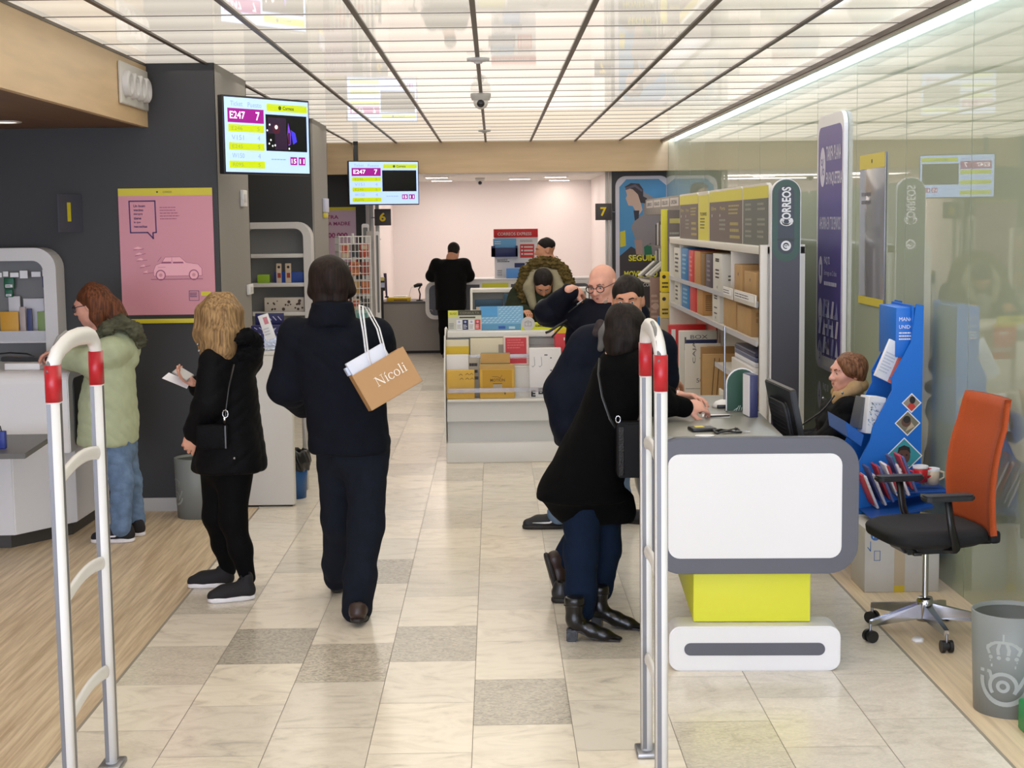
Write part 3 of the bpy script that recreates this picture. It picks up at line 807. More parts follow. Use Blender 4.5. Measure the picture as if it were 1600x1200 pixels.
for s_ in (-1, 1):
    y = 0.272*s_
    a = MB(); a.prism(rrect(-0.14, 0.10, -0.04, 0.04, 0.03, 4), 0.685, 0.712, 'Z', mat('armrest_rubber', (30, 30, 33), 0.55), 0.007, T=Matrix.Translation((0, y, 0)))
    a = a.build('armrest', None, ch)
    MB().tube([(-0.02, y, 0.69), (0.0, y*1.0, 0.56), (0.03, y*0.97, 0.46), (0.03, y*0.6, 0.445)], 0.02, 8, BLACK, flat=(0.028, 0.014)).build('arm_post', None, a)

# ------------------------------------------------------------------ waste bins with the posthorn mark
BIN = mat('bin_grey_plastic', (126, 130, 127), 0.45); BINL = mat('bin_print_grey', (158, 162, 158), 0.5)
def horn_print(t, r, z0, z1, H, ang0, scale):
    """posthorn and crown printed round the bin"""
    mb = MB()
    def q(u, v, k=0.0015):
        z = v; rr = r+(0.0)*z+k+ (z-0.0)*((BR_TOP-BR_BOT)/H)
        a = ang0+u/r
        return (rr*math.cos(a), rr*math.sin(a), z)
    def stroke(pts, w_):
        for i in range(len(pts)-1):
            p = Vector(pts[i]); q_ = Vector(pts[i+1]); d = q_-p
            if d.length < 1e-6: continue
            d.normalize(); e = Vector((-d.y, d.x))*w_/2; d = d*w_*0.2
            mb.add([q(*(p-e-d)), q(*(q_-e+d)), q(*(q_+e+d)), q(*(p+e-d))], [(0, 1, 2, 3)], BINL)
    S = scale; cz = (z0+z1)/2
    C = lambda cx, cy, r_, a0, a1, n=20: [(cx+r_*math.cos(math.radians(a0+(a1-a0)*i/n))*1.0, cy+r_*math.sin(math.radians(a0+(a1-a0)*i/n))) for i in range(n+1)]
    sc = lambda L: [(x*S, cz+y*S) for x, y in L]
    stroke(sc(C(0, -0.35, 0.13, 0, 360)), 0.09*S)
    stroke(sc(C(0, -0.35, 0.34, -30, 215)), 0.10*S)
    stroke(sc(C(0.03, -0.22, 0.62, 175, 345)), 0.13*S)
    stroke(sc([(0.30, -0.5), (0.42, -0.32), (0.60, 0.02), (0.62, 0.12)]), 0.10*S)
    stroke(sc([(-0.62, 0.02), (-0.34, 0.02), (-0.30, -0.15)]), 0.09*S)
    stroke(sc([(-0.30, 0.20), (0.30, 0.20)]), 0.08*S); stroke(sc([(-0.34, 0.33), (0.34, 0.33)]), 0.05*S)
    for x in (-0.32, -0.11, 0.11, 0.32): stroke(sc(C(x, 0.43, 0.03, 0, 360, 8)), 0.05*S)
    for x in (-0.36, -0.12, 0.12, 0.36): stroke(sc([(x, 0.53), (x*1.15, 0.66), (x*0.8, 0.80)]), 0.085*S)
    stroke(sc([(-0.42, 0.70), (-0.2, 0.84), (0, 0.86), (0.2, 0.84), (0.42, 0.70)]), 0.08*S)
    stroke(sc([(0, 0.86), (0, 1.08)]), 0.05*S)
    return mb.build('logo_print', None, t)
def bin_(label, x, y, ang, scale=0.11, group=None):
    global BR_TOP, BR_BOT
    t = thing('waste_bin', label, 'bin', (x, y, 0)); H = 0.40; BR_TOP, BR_BOT = 0.152, 0.138
    MB().lathe([(0.0, 0.0), (BR_BOT, 0.0), (BR_TOP, H), (BR_TOP-0.006, H+0.003), (BR_TOP-0.012, H-0.02), (0.125, 0.02), (0, 0.02)], 44, BIN).build('body', None, t)
    MB().lathe([(BR_TOP-0.008, H-0.012), (0.10, H-0.05), (0.0, H-0.055)], 40, mat('bin_inner', (70, 73, 70), 0.5)).build('lid', None, t)
    horn_print(t, BR_BOT, 0.04, 0.32, H, ang, scale)
    return t
bin_('grey round waste bin with a pale posthorn emblem beside the orange office chair', 2.02, 5.90, math.radians(-119), 0.145)
p = F(300, 812)
bin_('grey round bin with a pale posthorn emblem at the charcoal wall below the pink poster', p.x+0.02, p.y+0.13, math.radians(-150), 0.10)
gb = solid('green_crate', 'corner of a bright green crate in front of the nearest grey bin', 'crate', 1.80, 2.1, 5.28, 5.52, 0.0, 0.12, mat('bright_green_plastic', (10, 140, 70), 0.4), 0.01)
gb.location.x = F(1590, 1140).x+0.155; gb.location.y = 5.55
# small white cap lying under the chair
p = F(1434, 1002)
cp = MB().lathe([(0, 0), (0.028, 0), (0.028, 0.012), (0.02, 0.018), (0, 0.018)], 20, WHITE).build('floor_cap'); cp.location = (p.x, p.y, 0.0)
tag(cp, 'small white plastic cap lying on the oak floor under the office chair', 'cap')

# ------------------------------------------------------------------ blue cardboard charity stand
BLUE = mat('stand_blue_card', (0, 108, 204), 0.45); BLUED = mat('stand_deep_blue', (8, 72, 154), 0.5)
SY0, SY1 = 8.17, 8.62
bs = thing('cardboard_display_stand', 'tall bright blue cardboard charity stand with sloped trays of cards and mugs', 'display stand', (2.05, SY0, 0))
def sx(px): return (px-771)*SY0/2400-2.05
def sz(py): return CAM_H-(py-338)*SY0/2400
side = [(sx(1341), 0.0), (sx(1443), 0.0), (sx(1444), sz(478)), (sx(1432), sz(476)), (sx(1425), sz(535)), (sx(1395), sz(592)), (sx(1396), sz(612)), (sx(1366), sz(670)), (sx(1362), sz(690)), (sx(1345), sz(725)), (sx(1345), sz(745)), (sx(1341), sz(790))]
for y0, y1 in ((0.0, 0.012), (SY1-SY0-0.012, SY1-SY0)):
    MB().prism(side, y0, y1, 'Y', BLUE).build('side_panel', None, bs)
D = SY1-SY0
# the sloping trays face the shop floor; they stick out towards the aisle
W2 = 0.11
tray = MB()
def slab(a, b, th, m, mb, y0=0.0, y1=D):
    (x0, z0), (x1, z1) = a, b; d = Vector((x1-x0, z1-z0)).normalized(); n = Vector((-d.y, d.x))*th
    mb.prism([(x0, z0), (x1, z1), (x1+n.x, z1+n.y), (x0+n.x, z0+n.y)], y0, y1, 'Y', m)
t1 = MB(); slab((sx(1432)-0.01, sz(478)), (sx(1436)-0.01, sz(590)), -0.01, BLUE, t1, 0.012, D-0.012); slab((sx(1395), sz(592)), (sx(1440), sz(592)), -0.008, BLUE, t1, 0.012, D-0.012); slab((sx(1366), sz(672)), (sx(1440), sz(672)), -0.008, BLUE, t1, 0.012, D-0.012); slab((sx(1345), sz(745)), (sx(1440), sz(745)), -0.008, BLUE, t1, 0.012, D-0.012)
t1.build('shelf_insert', None, bs)
# front lips of the three trays, angled to the aisle
lipm = mat('stand_lip_blue', (4, 90, 180), 0.45)
for i, (pts, m_) in enumerate((([(1323, 660), (1352, 682), (1348, 700), (1326, 684)], lipm), ([(1322, 735), (1345, 752), (1343, 772), (1326, 752)], lipm))):
    q = MB(); q.prism([(sx(x_), sz(y_)) for x_, y_ in pts], 0.0, D, 'Y', m_); q.build('tray', None, bs)
hd = MB(); hd.box(sx(1404), sx(1440), D*0.1, D*0.9, sz(560), sz(482), BLUE, 0.002); hd.build('header', None, bs)
f = Flat((sx(1406), D*0.1, sz(555)), (1, 0, 0), (0, 0, 1)); f.k = 0.0015
f.text('MANOS', 0.01, 0.175, 0.09, 0.022, PAPER); f.text('UNIDOS', 0.01, 0.135, 0.09, 0.02, PAPER); f.scribble(0.01, 0.07, 0.09, 0.05, PAPER, 3, 2)
f.build(bs, IDN)
f = Flat((sx(1360), 0.0, 0.0), (1, 0, 0), (0, 0, 1)); f.k = 0.0012
skin = mat('printed_brown_skin', (96, 62, 48), 0.6); dk = mat('printed_black_hair', (30, 24, 24), 0.6); teal = mat('printed_teal', (52, 150, 158), 0.6); redp = mat('printed_red', (196, 60, 48), 0.6); greyp = mat('printed_grey', (150, 138, 122), 0.6)
def diamond(cx, cy, r, bg, fg):
    a = cx-sx(1360); b = cy; w_ = 0.008
    f.poly([(a, b-r-w_), (a+r+w_, b), (a, b+r+w_), (a-r-w_, b)], PAPER)
    f.poly([(a, b-r), (a+r, b), (a, b+r), (a-r, b)], bg); fg(a, b, r)
diamond(sx(1427), sz(632), 0.046, greyp, lambda a, b, r: (f.poly([(a-r*0.55, b-r*0.42), (a, b-r*0.95), (a+r*0.5, b-r*0.48), (a+r*0.2, b), (a-r*0.2, b)], redp), f.disc(a+0.004, b+0.016, 0.016, dk, rb=0.02)))
diamond(sx(1421), sz(664), 0.062, mat('printed_olive', (120, 116, 96), 0.6), lambda a, b, r: (f.poly([(a-r*0.2, b-r*0.75), (a+r*0.62, b-r*0.3), (a+r*0.3, b+r*0.1)], mat('printed_sand', (190, 170, 140), 0.6)), f.disc(a-0.008, b+0.006, 0.026, skin), f.disc(a-0.004, b+0.02, 0.02, dk)))
diamond(sx(1416), sz(716), 0.092, teal, lambda a, b, r: (f.disc(a-0.002, b+0.0, 0.036, skin, rb=0.044), f.poly([(a-0.038, b+0.005), (a-0.03, b+0.045), (a, b+0.058), (a+0.03, b+0.045), (a+0.036, b+0.012), (a+0.015, b+0.032), (a-0.02, b+0.030)], dk), f.disc(a-0.014, b+0.004, 0.006, dk), f.disc(a+0.014, b+0.004, 0.006, dk), f.poly([(a-0.014, b-0.022), (a+0.014, b-0.022), (a, b-0.03)], mat('printed_lip', (130, 60, 54), 0.6)), f.poly([(a-0.03, b-0.05), (a+0.03, b-0.05), (a, b-0.085)], mat('printed_pink', (224, 150, 150), 0.6))))
f.build(bs, IDN)
# goods in the trays: each a thing of its own
def tilted(name, label, cat, px, py, w_, h, th, m, tilt=-0.45, dy=0.12, group=None, yaw=0.25):
    p = P(px, py, SY0+dy)
    o = MB().box(-w_/2, w_/2, -th/2, th/2, 0, h, m, 0.002).build(name); o.location = p; o.rotation_euler = (0, -tilt, yaw)
    return tag(o, label, cat, group)
WHP = mat('printed_white_card', (226, 226, 230), 0.5)
o = tilted('greeting_card_pack', 'white greeting card pack with a red edge, lower one in the top blue tray', 'card pack', 1379, 593, 0.115, 0.215, 0.02, WHP, -0.44, 0.05)
f = Flat((-0.06, -0.01, 0.0), (1, 0, 0), (0, 0, 1)); f.rect(0.085, 0.0, 0.112, 0.20, mat('coral_print', (230, 120, 104), 0.5)); f.scribble(0.01, 0.03, 0.07, 0.12, mat('pale_grey_print', (190, 194, 205), 0.6), 7, 4); f.build(o, IDN)
o = tilted('greeting_card_pack', 'white sketch-patterned card pack, upper one in the top blue tray', 'card pack', 1402, 549, 0.10, 0.15, 0.02, WHP, -0.30, 0.14)
f = Flat((-0.05, -0.01, 0.0), (1, 0, 0), (0, 0, 1)); f.scribble(0.01, 0.01, 0.08, 0.12, MATS['pale_grey_print'], 8, 9); f.build(o, IDN)
o = tilted('boxed_mug', 'white gift box with blue scribble print in the middle blue tray', 'gift box', 1358, 676, 0.095, 0.20, 0.10, WHP, -0.10, 0.07)
f = Flat((-0.0475, -0.05, 0.0), (1, 0, 0), (0, 0, 1)); bp_ = mat('blue_scribble', (86, 140, 178), 0.6); rd = random.Random(8)
for i in range(46):
    a, b = rd.uniform(0.006, 0.086), rd.uniform(0.03, 0.17); f.line([(a, b), (a+rd.uniform(-0.01, 0.01), b+rd.uniform(-0.01, 0.01)), (a+0.006, b-0.004)], 0.0022, bp_ if i % 3 else INK)
f.disc(0.074, 0.025, 0.018, mat('cherry_red', (198, 34, 44), 0.5)); f.disc(0.05, 0.035, 0.014, MATS['cherry_red']); f.rect(0.0, 0.172, 0.094, 0.199, PAPER); f.build(o, IDN)
o = tilted('grey_card_box', 'slim dark grey box beside the white scribble gift box', 'box', 1338, 668, 0.035, 0.17, 0.10, mat('slate_card', (82, 84, 88), 0.5), -0.22, 0.10)
# striped leaflets fanned in the lowest tray
cols_ = [(186, 52, 66), (222, 216, 224), (66, 72, 128), (200, 196, 206), (170, 36, 52), (92, 100, 150), (228, 224, 228), (178, 48, 62), (76, 80, 136), (214, 206, 214), (190, 60, 76), (84, 92, 148)]
for i in range(12):
    px = 1353+i*6.0; p = P(px, 764-i*2.6+(8 if i % 2 else 0), SY0-0.05-0.018*i)
    o = MB().box(-0.006, 0.006, -0.05, 0.05, -0.085, 0.095+0.012*(i % 3), mat('leaflet_%d' % (i % 12), cols_[i], 0.5), 0.001).build('striped_leaflet')
    o.location = p; o.rotation_euler = (0.05, -0.40, 0.05)
    names = ['crimson', 'white', 'navy', 'pale grey', 'deep red', 'slate blue', 'off-white', 'brick red', 'indigo', 'pale lilac', 'rose red', 'steel blue']
    tag(o, '%s leaflet standing in the fan of leaflets in the lowest blue tray' % names[i], 'leaflet', 'leaflets in the lowest tray of the blue stand')
lt = MB()
lt.prism([(sx(1345), sz(800)), (sx(1352), sz(804)), (sx(1440), sz(784)), (sx(1440), sz(780))], -0.30, 0.0, 'Y', BLUED); lt.build('leaflet_tray', None, bs)
# mugs
for i, (px, py, c, lb) in enumerate(((1408, 745, (206, 60, 84), 'pink and white striped mug in the lowest blue tray, by the leaflets'), (1438, 742, (200, 30, 40), 'bright red mug with a white rim in the lowest blue tray'), (1456, 746, (216, 196, 170), 'cream patterned mug at the end of the lowest blue tray'))):
    p = P(px, py, SY0-0.18+0.03*i)
    t = thing('mug', lb, 'mug', (p.x, p.y, p.z-0.035))
    mm = mat('mug_glaze_%d' % i, c, 0.25)
    MB().lathe([(0, 0), (0.036, 0), (0.04, 0.085), (0.036, 0.085), (0.033, 0.006), (0, 0.006)], 24, mm).build('body', None, t)
    MB().lathe([(0.0402, 0.072), (0.041, 0.085), (0.035, 0.087), (0.0352, 0.07)], 24, PAPER).build('rim', None, t)
    MB().tube([(0.038, 0, 0.07), (0.062, 0, 0.062), (0.064, 0, 0.035), (0.038, 0, 0.02)], 0.006, 8, mm).build('handle', None, t)
    if i == 0:
        s_ = MB()
        for k_ in range(8): s_.box(0.0385, 0.041, -0.004, 0.004, 0.01, 0.07, PAPER, T=Matrix.Rotation(k_*PI/4, 4, 'Z'))
        s_.build('stripe_print', None, t)
mt = MB().box(-0.02, 0.26, -0.22, -0.02, 0, 0.012, BLUED, 0.003).build('mug_ledge', None, bs); mt.location = (sx(1395), 0, sz(762)-0.012)
# white carton behind the chair
cb = thing('white_carton', 'large white cardboard carton with blue print standing behind the office chair', 'carton', (2.105, 7.97, 0))
WC = mat('carton_white', (196, 192, 184), 0.7, noise=(6, 0.04))
MB().box(-0.20, 0.19, -0.15, 0.15, 0, 0.34, WC, 0.004).build('body', None, cb)
MB().prism([(-0.20, 0.34), (0.0, 0.34), (-0.01, 0.355), (-0.19, 0.355)], 0.145, 0.15, 'Y', WC).build('flap', None, cb)
f = Flat((-0.20, -0.15, 0), (1, 0, 0), (0, 0, 1)); f.rect(0.155, 0.0, 0.21, 0.34, mat('kraft_tape', (186, 168, 140), 0.5)); f.rect(0.155, 0.0, 0.21, 0.035, mat('yellow_tape', (206, 178, 40), 0.5))
bl = mat('carton_blue_ink', (60, 110, 176), 0.6); f.disc(0.055, 0.30, 0.025, bl); f.text('16', 0.043, 0.288, 0.024, 0.024, PAPER); f.line([(0.01, 0.36), (0.025, 0.33), (0.04, 0.35)], 0.004, bl); f.line([(0.015, 0.24), (0.03, 0.22), (0.03, 0.27)], 0.004, bl); f.line([(0.05, 0.17), (0.08, 0.17), (0.08, 0.22), (0.05, 0.22)], 0.003, bl, True); f.build(cb, IDN)

# ------------------------------------------------------------------ things on the glass wall
pu = thing('wall_sign', 'tall violet sign with white rounded rim and price lines on the glass wall', 'sign', (XR-0.03, 10.38, 0.0))
def py2z(py, Y, px=1290): return P(px, py, Y).z
YA, YB = 11.20, 10.35
zt, zb = 1.95+(338-180)*10.78/2400, 1.95-(580-338)*10.78/2400
MB().prism(rrect(YB-10.38, YA-10.38, zb, zt, 0.11, 7), 0, 0.028, 'X', WHITE, 0.003).build('rim', None, pu)
VIO = mat('violet_sign_face', (86, 74, 146), 0.4)
MB().prism(rrect(YB-10.38+0.05, YA-10.38-0.05, zb+0.10, zt-0.08, 0.085, 7), -0.002, 0.001, 'X', VIO).build('face', None, pu)
WP = mat('sign_white_print', (214, 210, 226), 0.5)
f = Flat((-0.002, YA-10.38-0.05, zb+0.10), (0, -1, 0), (0, 0, 1)); HH = zt-zb-0.18; WW = YA-YB-0.10
f.disc(0.15, HH-0.28, 0.09, WP, rb=0.14); f.text('%', 0.10, HH-0.34, 0.10, 0.12, VIO)
f.text('TARIFA PLANA', 0.27, HH-0.24, 0.46, 0.10, WP, 0.02); f.text('EN PAQUETERIA', 0.27, HH-0.42, 0.50, 0.10, WP, 0.02); f.text('AHORRA EN TUS ENVIOS', 0.06, HH-0.72, 0.68, 0.09, WP, 0.015)
for i, (n_, s_) in enumerate((('PAQ 72', 'Entrega en 2 dias'), ('PAQ 24', 'Entrega a domicilio'), ('PAQ 48', 'Entrega en 2 dias'), ('PAQ 10', 'Entrega urgente'))):
    b = HH-1.02-i*0.30
    f.disc(0.11, b+0.01, 0.065, WP, rb=0.10); f.text(str(i+1), 0.09, b-0.03, 0.04, 0.08, VIO)
    f.text(n_, 0.23, b+0.05, 0.18, 0.06, WP, 0.02); f.text(s_, 0.23, b-0.03, 0.40, 0.045, WP); f.scribble(0.23, b-0.11, 0.42, 0.06, WP, 1, i)
pl_ = [mat('print_lilac', (150, 156, 204), 0.5), mat('print_ice', (206, 214, 236), 0.5), WP]
for r_ in range(3):
    for c_ in range(5):
        a = 0.06+c_*0.135; b = 0.02+r_*0.13; m_ = pl_[(r_+c_) % 3]
        f.poly([(a, b), (a+0.07, b), (a+0.11, b+0.12), (a+0.05, b+0.12)], m_) if (r_+c_) % 2 else f.poly([(a, b), (a+0.1, b), (a+0.06, b+0.12)], m_)
f.build(pu, IDN)
gp = thing('wall_poster', 'grey glossy poster with yellow bands hanging on the glass wall above the seated woman', 'poster', (XR-0.012, 9.33, 0))
zt, zb = 1.95+(337-241)*9.65/2400, 1.95-(476-337)*9.65/2400
MB().box(0, 0.01, 0, 0.64, zb, zt, mat('grey_poster_face', (132, 132, 138), 0.12), 0.001).build('sheet', None, gp)
f = Flat((0, 0.64, zb), (0, -1, 0), (0, 0, 1)); yb_ = mat('poster_yellow', (206, 190, 60), 0.4)
f.rect(0.0, zt-zb-0.09, 0.64, zt-zb, yb_); f.rect(0, 0, 0.64, 0.05, yb_); f.scribble(0.06, 0.62, 0.3, 0.1, mat('poster_grey_print', (108, 108, 118), 0.4), 2, 3); f.disc(0.32, zt-zb-0.045, 0.014, INK); f.build(gp, IDN)
# ------------------------------------------------------------------ writing desk at the left
KX, KY = -2.64, 9.42
dk_ = thing('writing_desk', 'white customer desk with a charcoal end panel where the woman in pale green leans', 'desk', (-3.3, 9.8, 0))
def loc(pts): return [(x+3.3, y-9.8) for x, y in pts]
body = [(-4.6, 9.22), (-2.93, 9.22), (-2.66, 9.62), (-2.64, 10.36), (-4.6, 10.36)]
MB().prism(loc(body), 0.085, 0.66, 'Z', WHITE, 0.006).build('base_cabinet', None, dk_)
MB().prism(loc([(-4.6, 9.26), (-2.97, 9.26), (-2.70, 9.65), (-2.68, 10.34), (-4.6, 10.34)]), 0, 0.085, 'Z', mat('kick_plate_dark', (62, 60, 56), 0.5)).build('kick_plate', None, dk_)
up = MB(); up.prism(rrect(9.46-9.8, 10.36-9.8, 0.55, 1.055, 0.07, 6, (0, 0, 1, 1)), -4.6+3.3, -2.64+3.3, 'X', WHITE, 0.006); up.build('upper_cabinet', None, dk_)
ep = MB(); ep.prism(rrect(9.56-9.8, 10.30-9.8, 0.58, 1.005, 0.05, 6), -2.642+3.3, -2.632+3.3, 'X', mat('end_panel_dark', (54, 54, 52), 0.5)); ep = ep.build('end_panel', None, dk_)
f = Flat((-2.632+3.3, 9.56-9.8, 0.58), (0, 1, 0), (0, 0, 1))
for k in range(7): f.line([(0.06+0.02*math.sin(k*1.3), 0.0+0.03*k), (0.12+0.03*math.cos(k), 0.02+0.03*k)], 0.014, YEL)
f.build(dk_, IDN)
MB().prism(loc([(-4.6, 8.42), (-2.60, 8.42), (-2.66, 9.215), (-4.6, 9.215)]), 0.675, 0.705, 'Z', mat('shelf_grey_laminate', (98, 96, 94), 0.4), 0.004).build('lower_shelf', None, dk_)
MB().box(-0.85, -0.80, -1.32, -1.26, 0, 0.675, WHITE).build('shelf_leg', None, dk_)
# on the desk
p = F(40, 584, 1.056)
rb = solid('paper_tray', 'shallow white tray lying on the white desk under the black handset', 'tray', -3.07, -2.845, 9.62, 9.95, 1.056, 1.098, WHITE, 0.004, rz=-0.06)
hs = thing('pen_terminal', 'black signature terminal and pen cable lying on the white tray', 'terminal', (-2.98, 9.78, 1.10), -0.1)
MB().prism([(-0.15, 0.0), (0.13, 0.0), (0.13, 0.022), (-0.15, 0.03)], -0.06, 0.06, 'Y', BLACK, 0.005).build('terminal_body', None, hs)
MB().tube([(0.05, -0.02, 0.03), (0.0, 0.0, 0.045), (-0.12, 0.02, 0.05), (-0.22, 0.04, 0.04), (-0.28, 0.02, 0.0), (-0.34, 0.0, -0.03)], 0.005, 6, BLACK).build('cable', None, hs)
ph = thing('pen_holder', 'blue pen holder standing on the grey lower shelf of the white desk', 'pen holder', (-2.72*1.0-0.085, 8.62, 0.7055))
p = P(4, 692, 8.62); ph.location.x = p.x
MB().box(-0.02, 0.02, -0.02, 0.02, 0, 0.10, mat('pen_blue', (40, 58, 140), 0.45), 0.004).build('cup', None, ph)
MB().cyl((0.0, 0.0, 0.08), (-0.01, 0.0, 0.13), 0.004, n=8, m=BLACK).build('pen', None, ph)

# ------------------------------------------------------------------ wall display on the charcoal pier
wd = thing('wall_display', 'white round-cornered wall display frame with hanging packs on the charcoal wall', 'display case', (-3.3, WY, 0))
PALE = mat('display_frame_white', (206, 204, 204), 0.4)
ring_prism(o := MB(), rrect(-0.42, 0.40, 0.90, 1.81, 0.14, 7), rrect(-0.335, 0.315, 0.985, 1.725, 0.07, 7), -0.20, -0.001, 'Y', PALE); o.build('frame', None, wd)
MB().box(-0.34, 0.32, -0.03, -0.002, 0.98, 1.73, mat('display_back_grey', (116, 116, 116), 0.5)).build('back_panel', None, wd)
MB().box(-0.335, 0.315, -0.19, -0.03, 1.18, 1.19, PALE).prism([(-0.335, 1.19), (0.315, 1.19), (0.315, 1.26), (-0.335, 1.26)], -0.19, -0.182, 'Y', mat('frosted_acrylic', (214, 214, 220), 0.3, trans=0.3)).build('tray', None, wd)
def wz(py): return 1.95-(py-354)*10.3/2400
def wx(px): return (px-771)*10.3/2400
for i, (a, b, y0, y1) in enumerate(((0, 6, 425, 432), (8, 16, 423, 431), (19, 32, 425, 432), (34, 46, 422, 434), (52, 66, 424, 432), (69, 80, 421, 431))):
    nm = ['white ticket hook at the far edge of the wall display', 'white ticket card above the green pack in the wall display', 'wide white ticket card in the middle of the wall display', 'square white ticket card, tallest of the row in the wall display', 'white ticket card just before the navy pack in the wall display', 'white ticket card above the navy pack in the wall display'][i]
    solid('price_card', nm, 'card', wx(a), wx(b), WY-0.12, WY-0.115, wz(y1), wz(y0), PAPER, 0.0005, 'price cards in the wall display')
gpk = mat('pack_green', (16, 92, 66), 0.45); npk = mat('pack_navy', (24, 34, 110), 0.45)
for nm, a, b, y0, y1, m_, lb in (('blister_pack', 7, 23, 433, 450, gpk, 'dark green hanging pack with white label, upper one in the wall display'), ('blister_pack', 8, 20, 451, 463, gpk, 'small green hanging pack under the larger green one'), ('blister_pack', 67, 82, 432, 449, npk, 'navy hanging pack with white label, upper one in the wall display'), ('blister_pack', 68, 80, 452, 464, npk, 'small navy hanging pack under the larger navy one')):
    o = solid(nm, lb, 'pack', wx(a), wx(b), WY-0.10, WY-0.075, wz(y1), wz(y0), m_, 0.004, 'hanging packs in the wall display')
    w_ = wx(b)-wx(a); h_ = wz(y0)-wz(y1); f = Flat((-w_/2, -0.0125, 0), (1, 0, 0), (0, 0, 1)); f.rect(w_*0.15, h_*0.12, w_*0.85, h_*0.38, PAPER); f.scribble(w_*0.2, h_*0.15, w_*0.6, h_*0.2, INK, 1, 1); f.build(o, IDN)
for i, (a, b, y0, y1, c, lb) in enumerate(((4, 32, 485, 499, (204, 150, 40), 'orange carton standing in the tray of the wall display'), (33, 42, 478, 500, (176, 160, 158), 'pink-grey card standing beside the orange carton'), (43, 51, 481, 500, (54, 62, 110), 'slim indigo card standing in the display tray'), (58, 70, 486, 500, (136, 160, 96), 'leaf green card standing in the display tray'), (72, 84, 470, 500, (222, 222, 228), 'tall white envelope at the end of the display tray'), (12, 30, 462, 486, (206, 204, 208), 'tilted white envelope behind the orange carton'), (34, 66, 466, 480, (214, 212, 218), 'long white envelope at the back of the display tray'))):
    o = solid('stationery_card', lb, 'card', wx(a), wx(b), WY-0.165+0.016*i, WY-0.155+0.016*i, 1.1905, wz(y0), mat('stationery_%d' % i, c, 0.5), 0.001)
# ------------------------------------------------------------------ pink poster
pk = thing('wall_poster', 'pink poster with a drawn car and a speech frame on the charcoal wall', 'poster', (-2.2, WY, 0))
PINK = mat('poster_pink', (206, 138, 150), 0.45); YB = mat('poster_band_yellow', (206, 192, 40), 0.5)
x0, x1, z0, z1 = -2.515+2.2, -1.885+2.2, 1.345, 2.195
MB().box(x0, x1, -0.012, -0.001, z0, z1, PINK).build('sheet', None, pk)
MB().box(x0, x1, -0.016, -0.001, 1.288, 1.318, YB, 0.002).build('yellow_rail', None, pk)
f = Flat((x0, -0.012, z0), (1, 0, 0), (0, 0, 1)); PU = mat('print_purple', (66, 34, 96), 0.5); RO = mat('print_rose', (150, 76, 104), 0.5); PA = mat('print_pale_pink', (236, 172, 184), 0.5)
f.rect(0, 0.80, 0.63, 0.85, YB); f.disc(0.262, 0.825, 0.006, INK); f.text('CORREOS', 0.30, 0.818, 0.06, 0.012, INK)
f.line([(0.072, 0.765), (0.245, 0.765), (0.247, 0.555), (0.225, 0.553), (0.226, 0.515), (0.19, 0.555), (0.075, 0.555)], 0.009, PU, True)
for i, s_ in enumerate(('Un buen', 'vecino', 'siempre', 'tiene', 'lo que', 'necesitas')): f.text(s_, 0.10, 0.725-i*0.0275, 0.024*len(s_)*0.5+0.004, 0.017, PU, 0.02, fit=False)
for i in range(5): f.scribble(0.275, 0.715-i*0.019, 0.14, 0.012, RO, 1, i+3)
# little saloon car
f.poly([(0.22, 0.262), (0.22, 0.30), (0.235, 0.335), (0.275, 0.35), (0.30, 0.388), (0.40, 0.39), (0.44, 0.352), (0.52, 0.34), (0.545, 0.31), (0.545, 0.262)], PA)
f.line([(0.22, 0.262), (0.22, 0.30), (0.235, 0.335), (0.275, 0.35), (0.30, 0.388), (0.40, 0.39), (0.44, 0.352), (0.52, 0.34), (0.545, 0.31), (0.545, 0.262)], 0.0025, RO, True)
f.poly([(0.272, 0.346), (0.34, 0.346), (0.34, 0.358), (0.28, 0.358)], RO); f.poly([(0.352, 0.346), (0.425, 0.346), (0.418, 0.357), (0.352, 0.357)], RO)
f.line([(0.25, 0.36), (0.275, 0.39)], 0.003, RO); f.line([(0.345, 0.345), (0.345, 0.385)], 0.002, RO); f.line([(0.25, 0.32), (0.30, 0.322)], 0.002, RO)
for cx in (0.267, 0.49):
    f.disc(cx, 0.268, 0.034, RO, rb=0.036); f.disc(cx, 0.268, 0.027, PA, rb=0.029); f.disc(cx, 0.268, 0.012, PINK)
f.rect(0.20, 0.238, 0.55, 0.242, RO)
for i, (a, b) in enumerate(((0.09, 0.45), (0.10, 0.41), (0.11, 0.375), (0.13, 0.33), (0.15, 0.29))):
    f.poly([(a, b), (a+0.03, b+0.012), (a+0.06-0.008*i, b), (a+0.035, b-0.008)], PA); f.line([(a, b-0.012), (a+0.07, b-0.004+0.008*(i % 2))], 0.003, RO)
f.line([(0.455, 0.095), (0.52, 0.095), (0.52, 0.16), (0.455, 0.16)], 0.003, PU, True); f.scribble(0.46, 0.115, 0.05, 0.035, PU, 3, 6); f.rect(0.535, 0.125, 0.60, 0.155, YB)
f.build(pk, IDN)
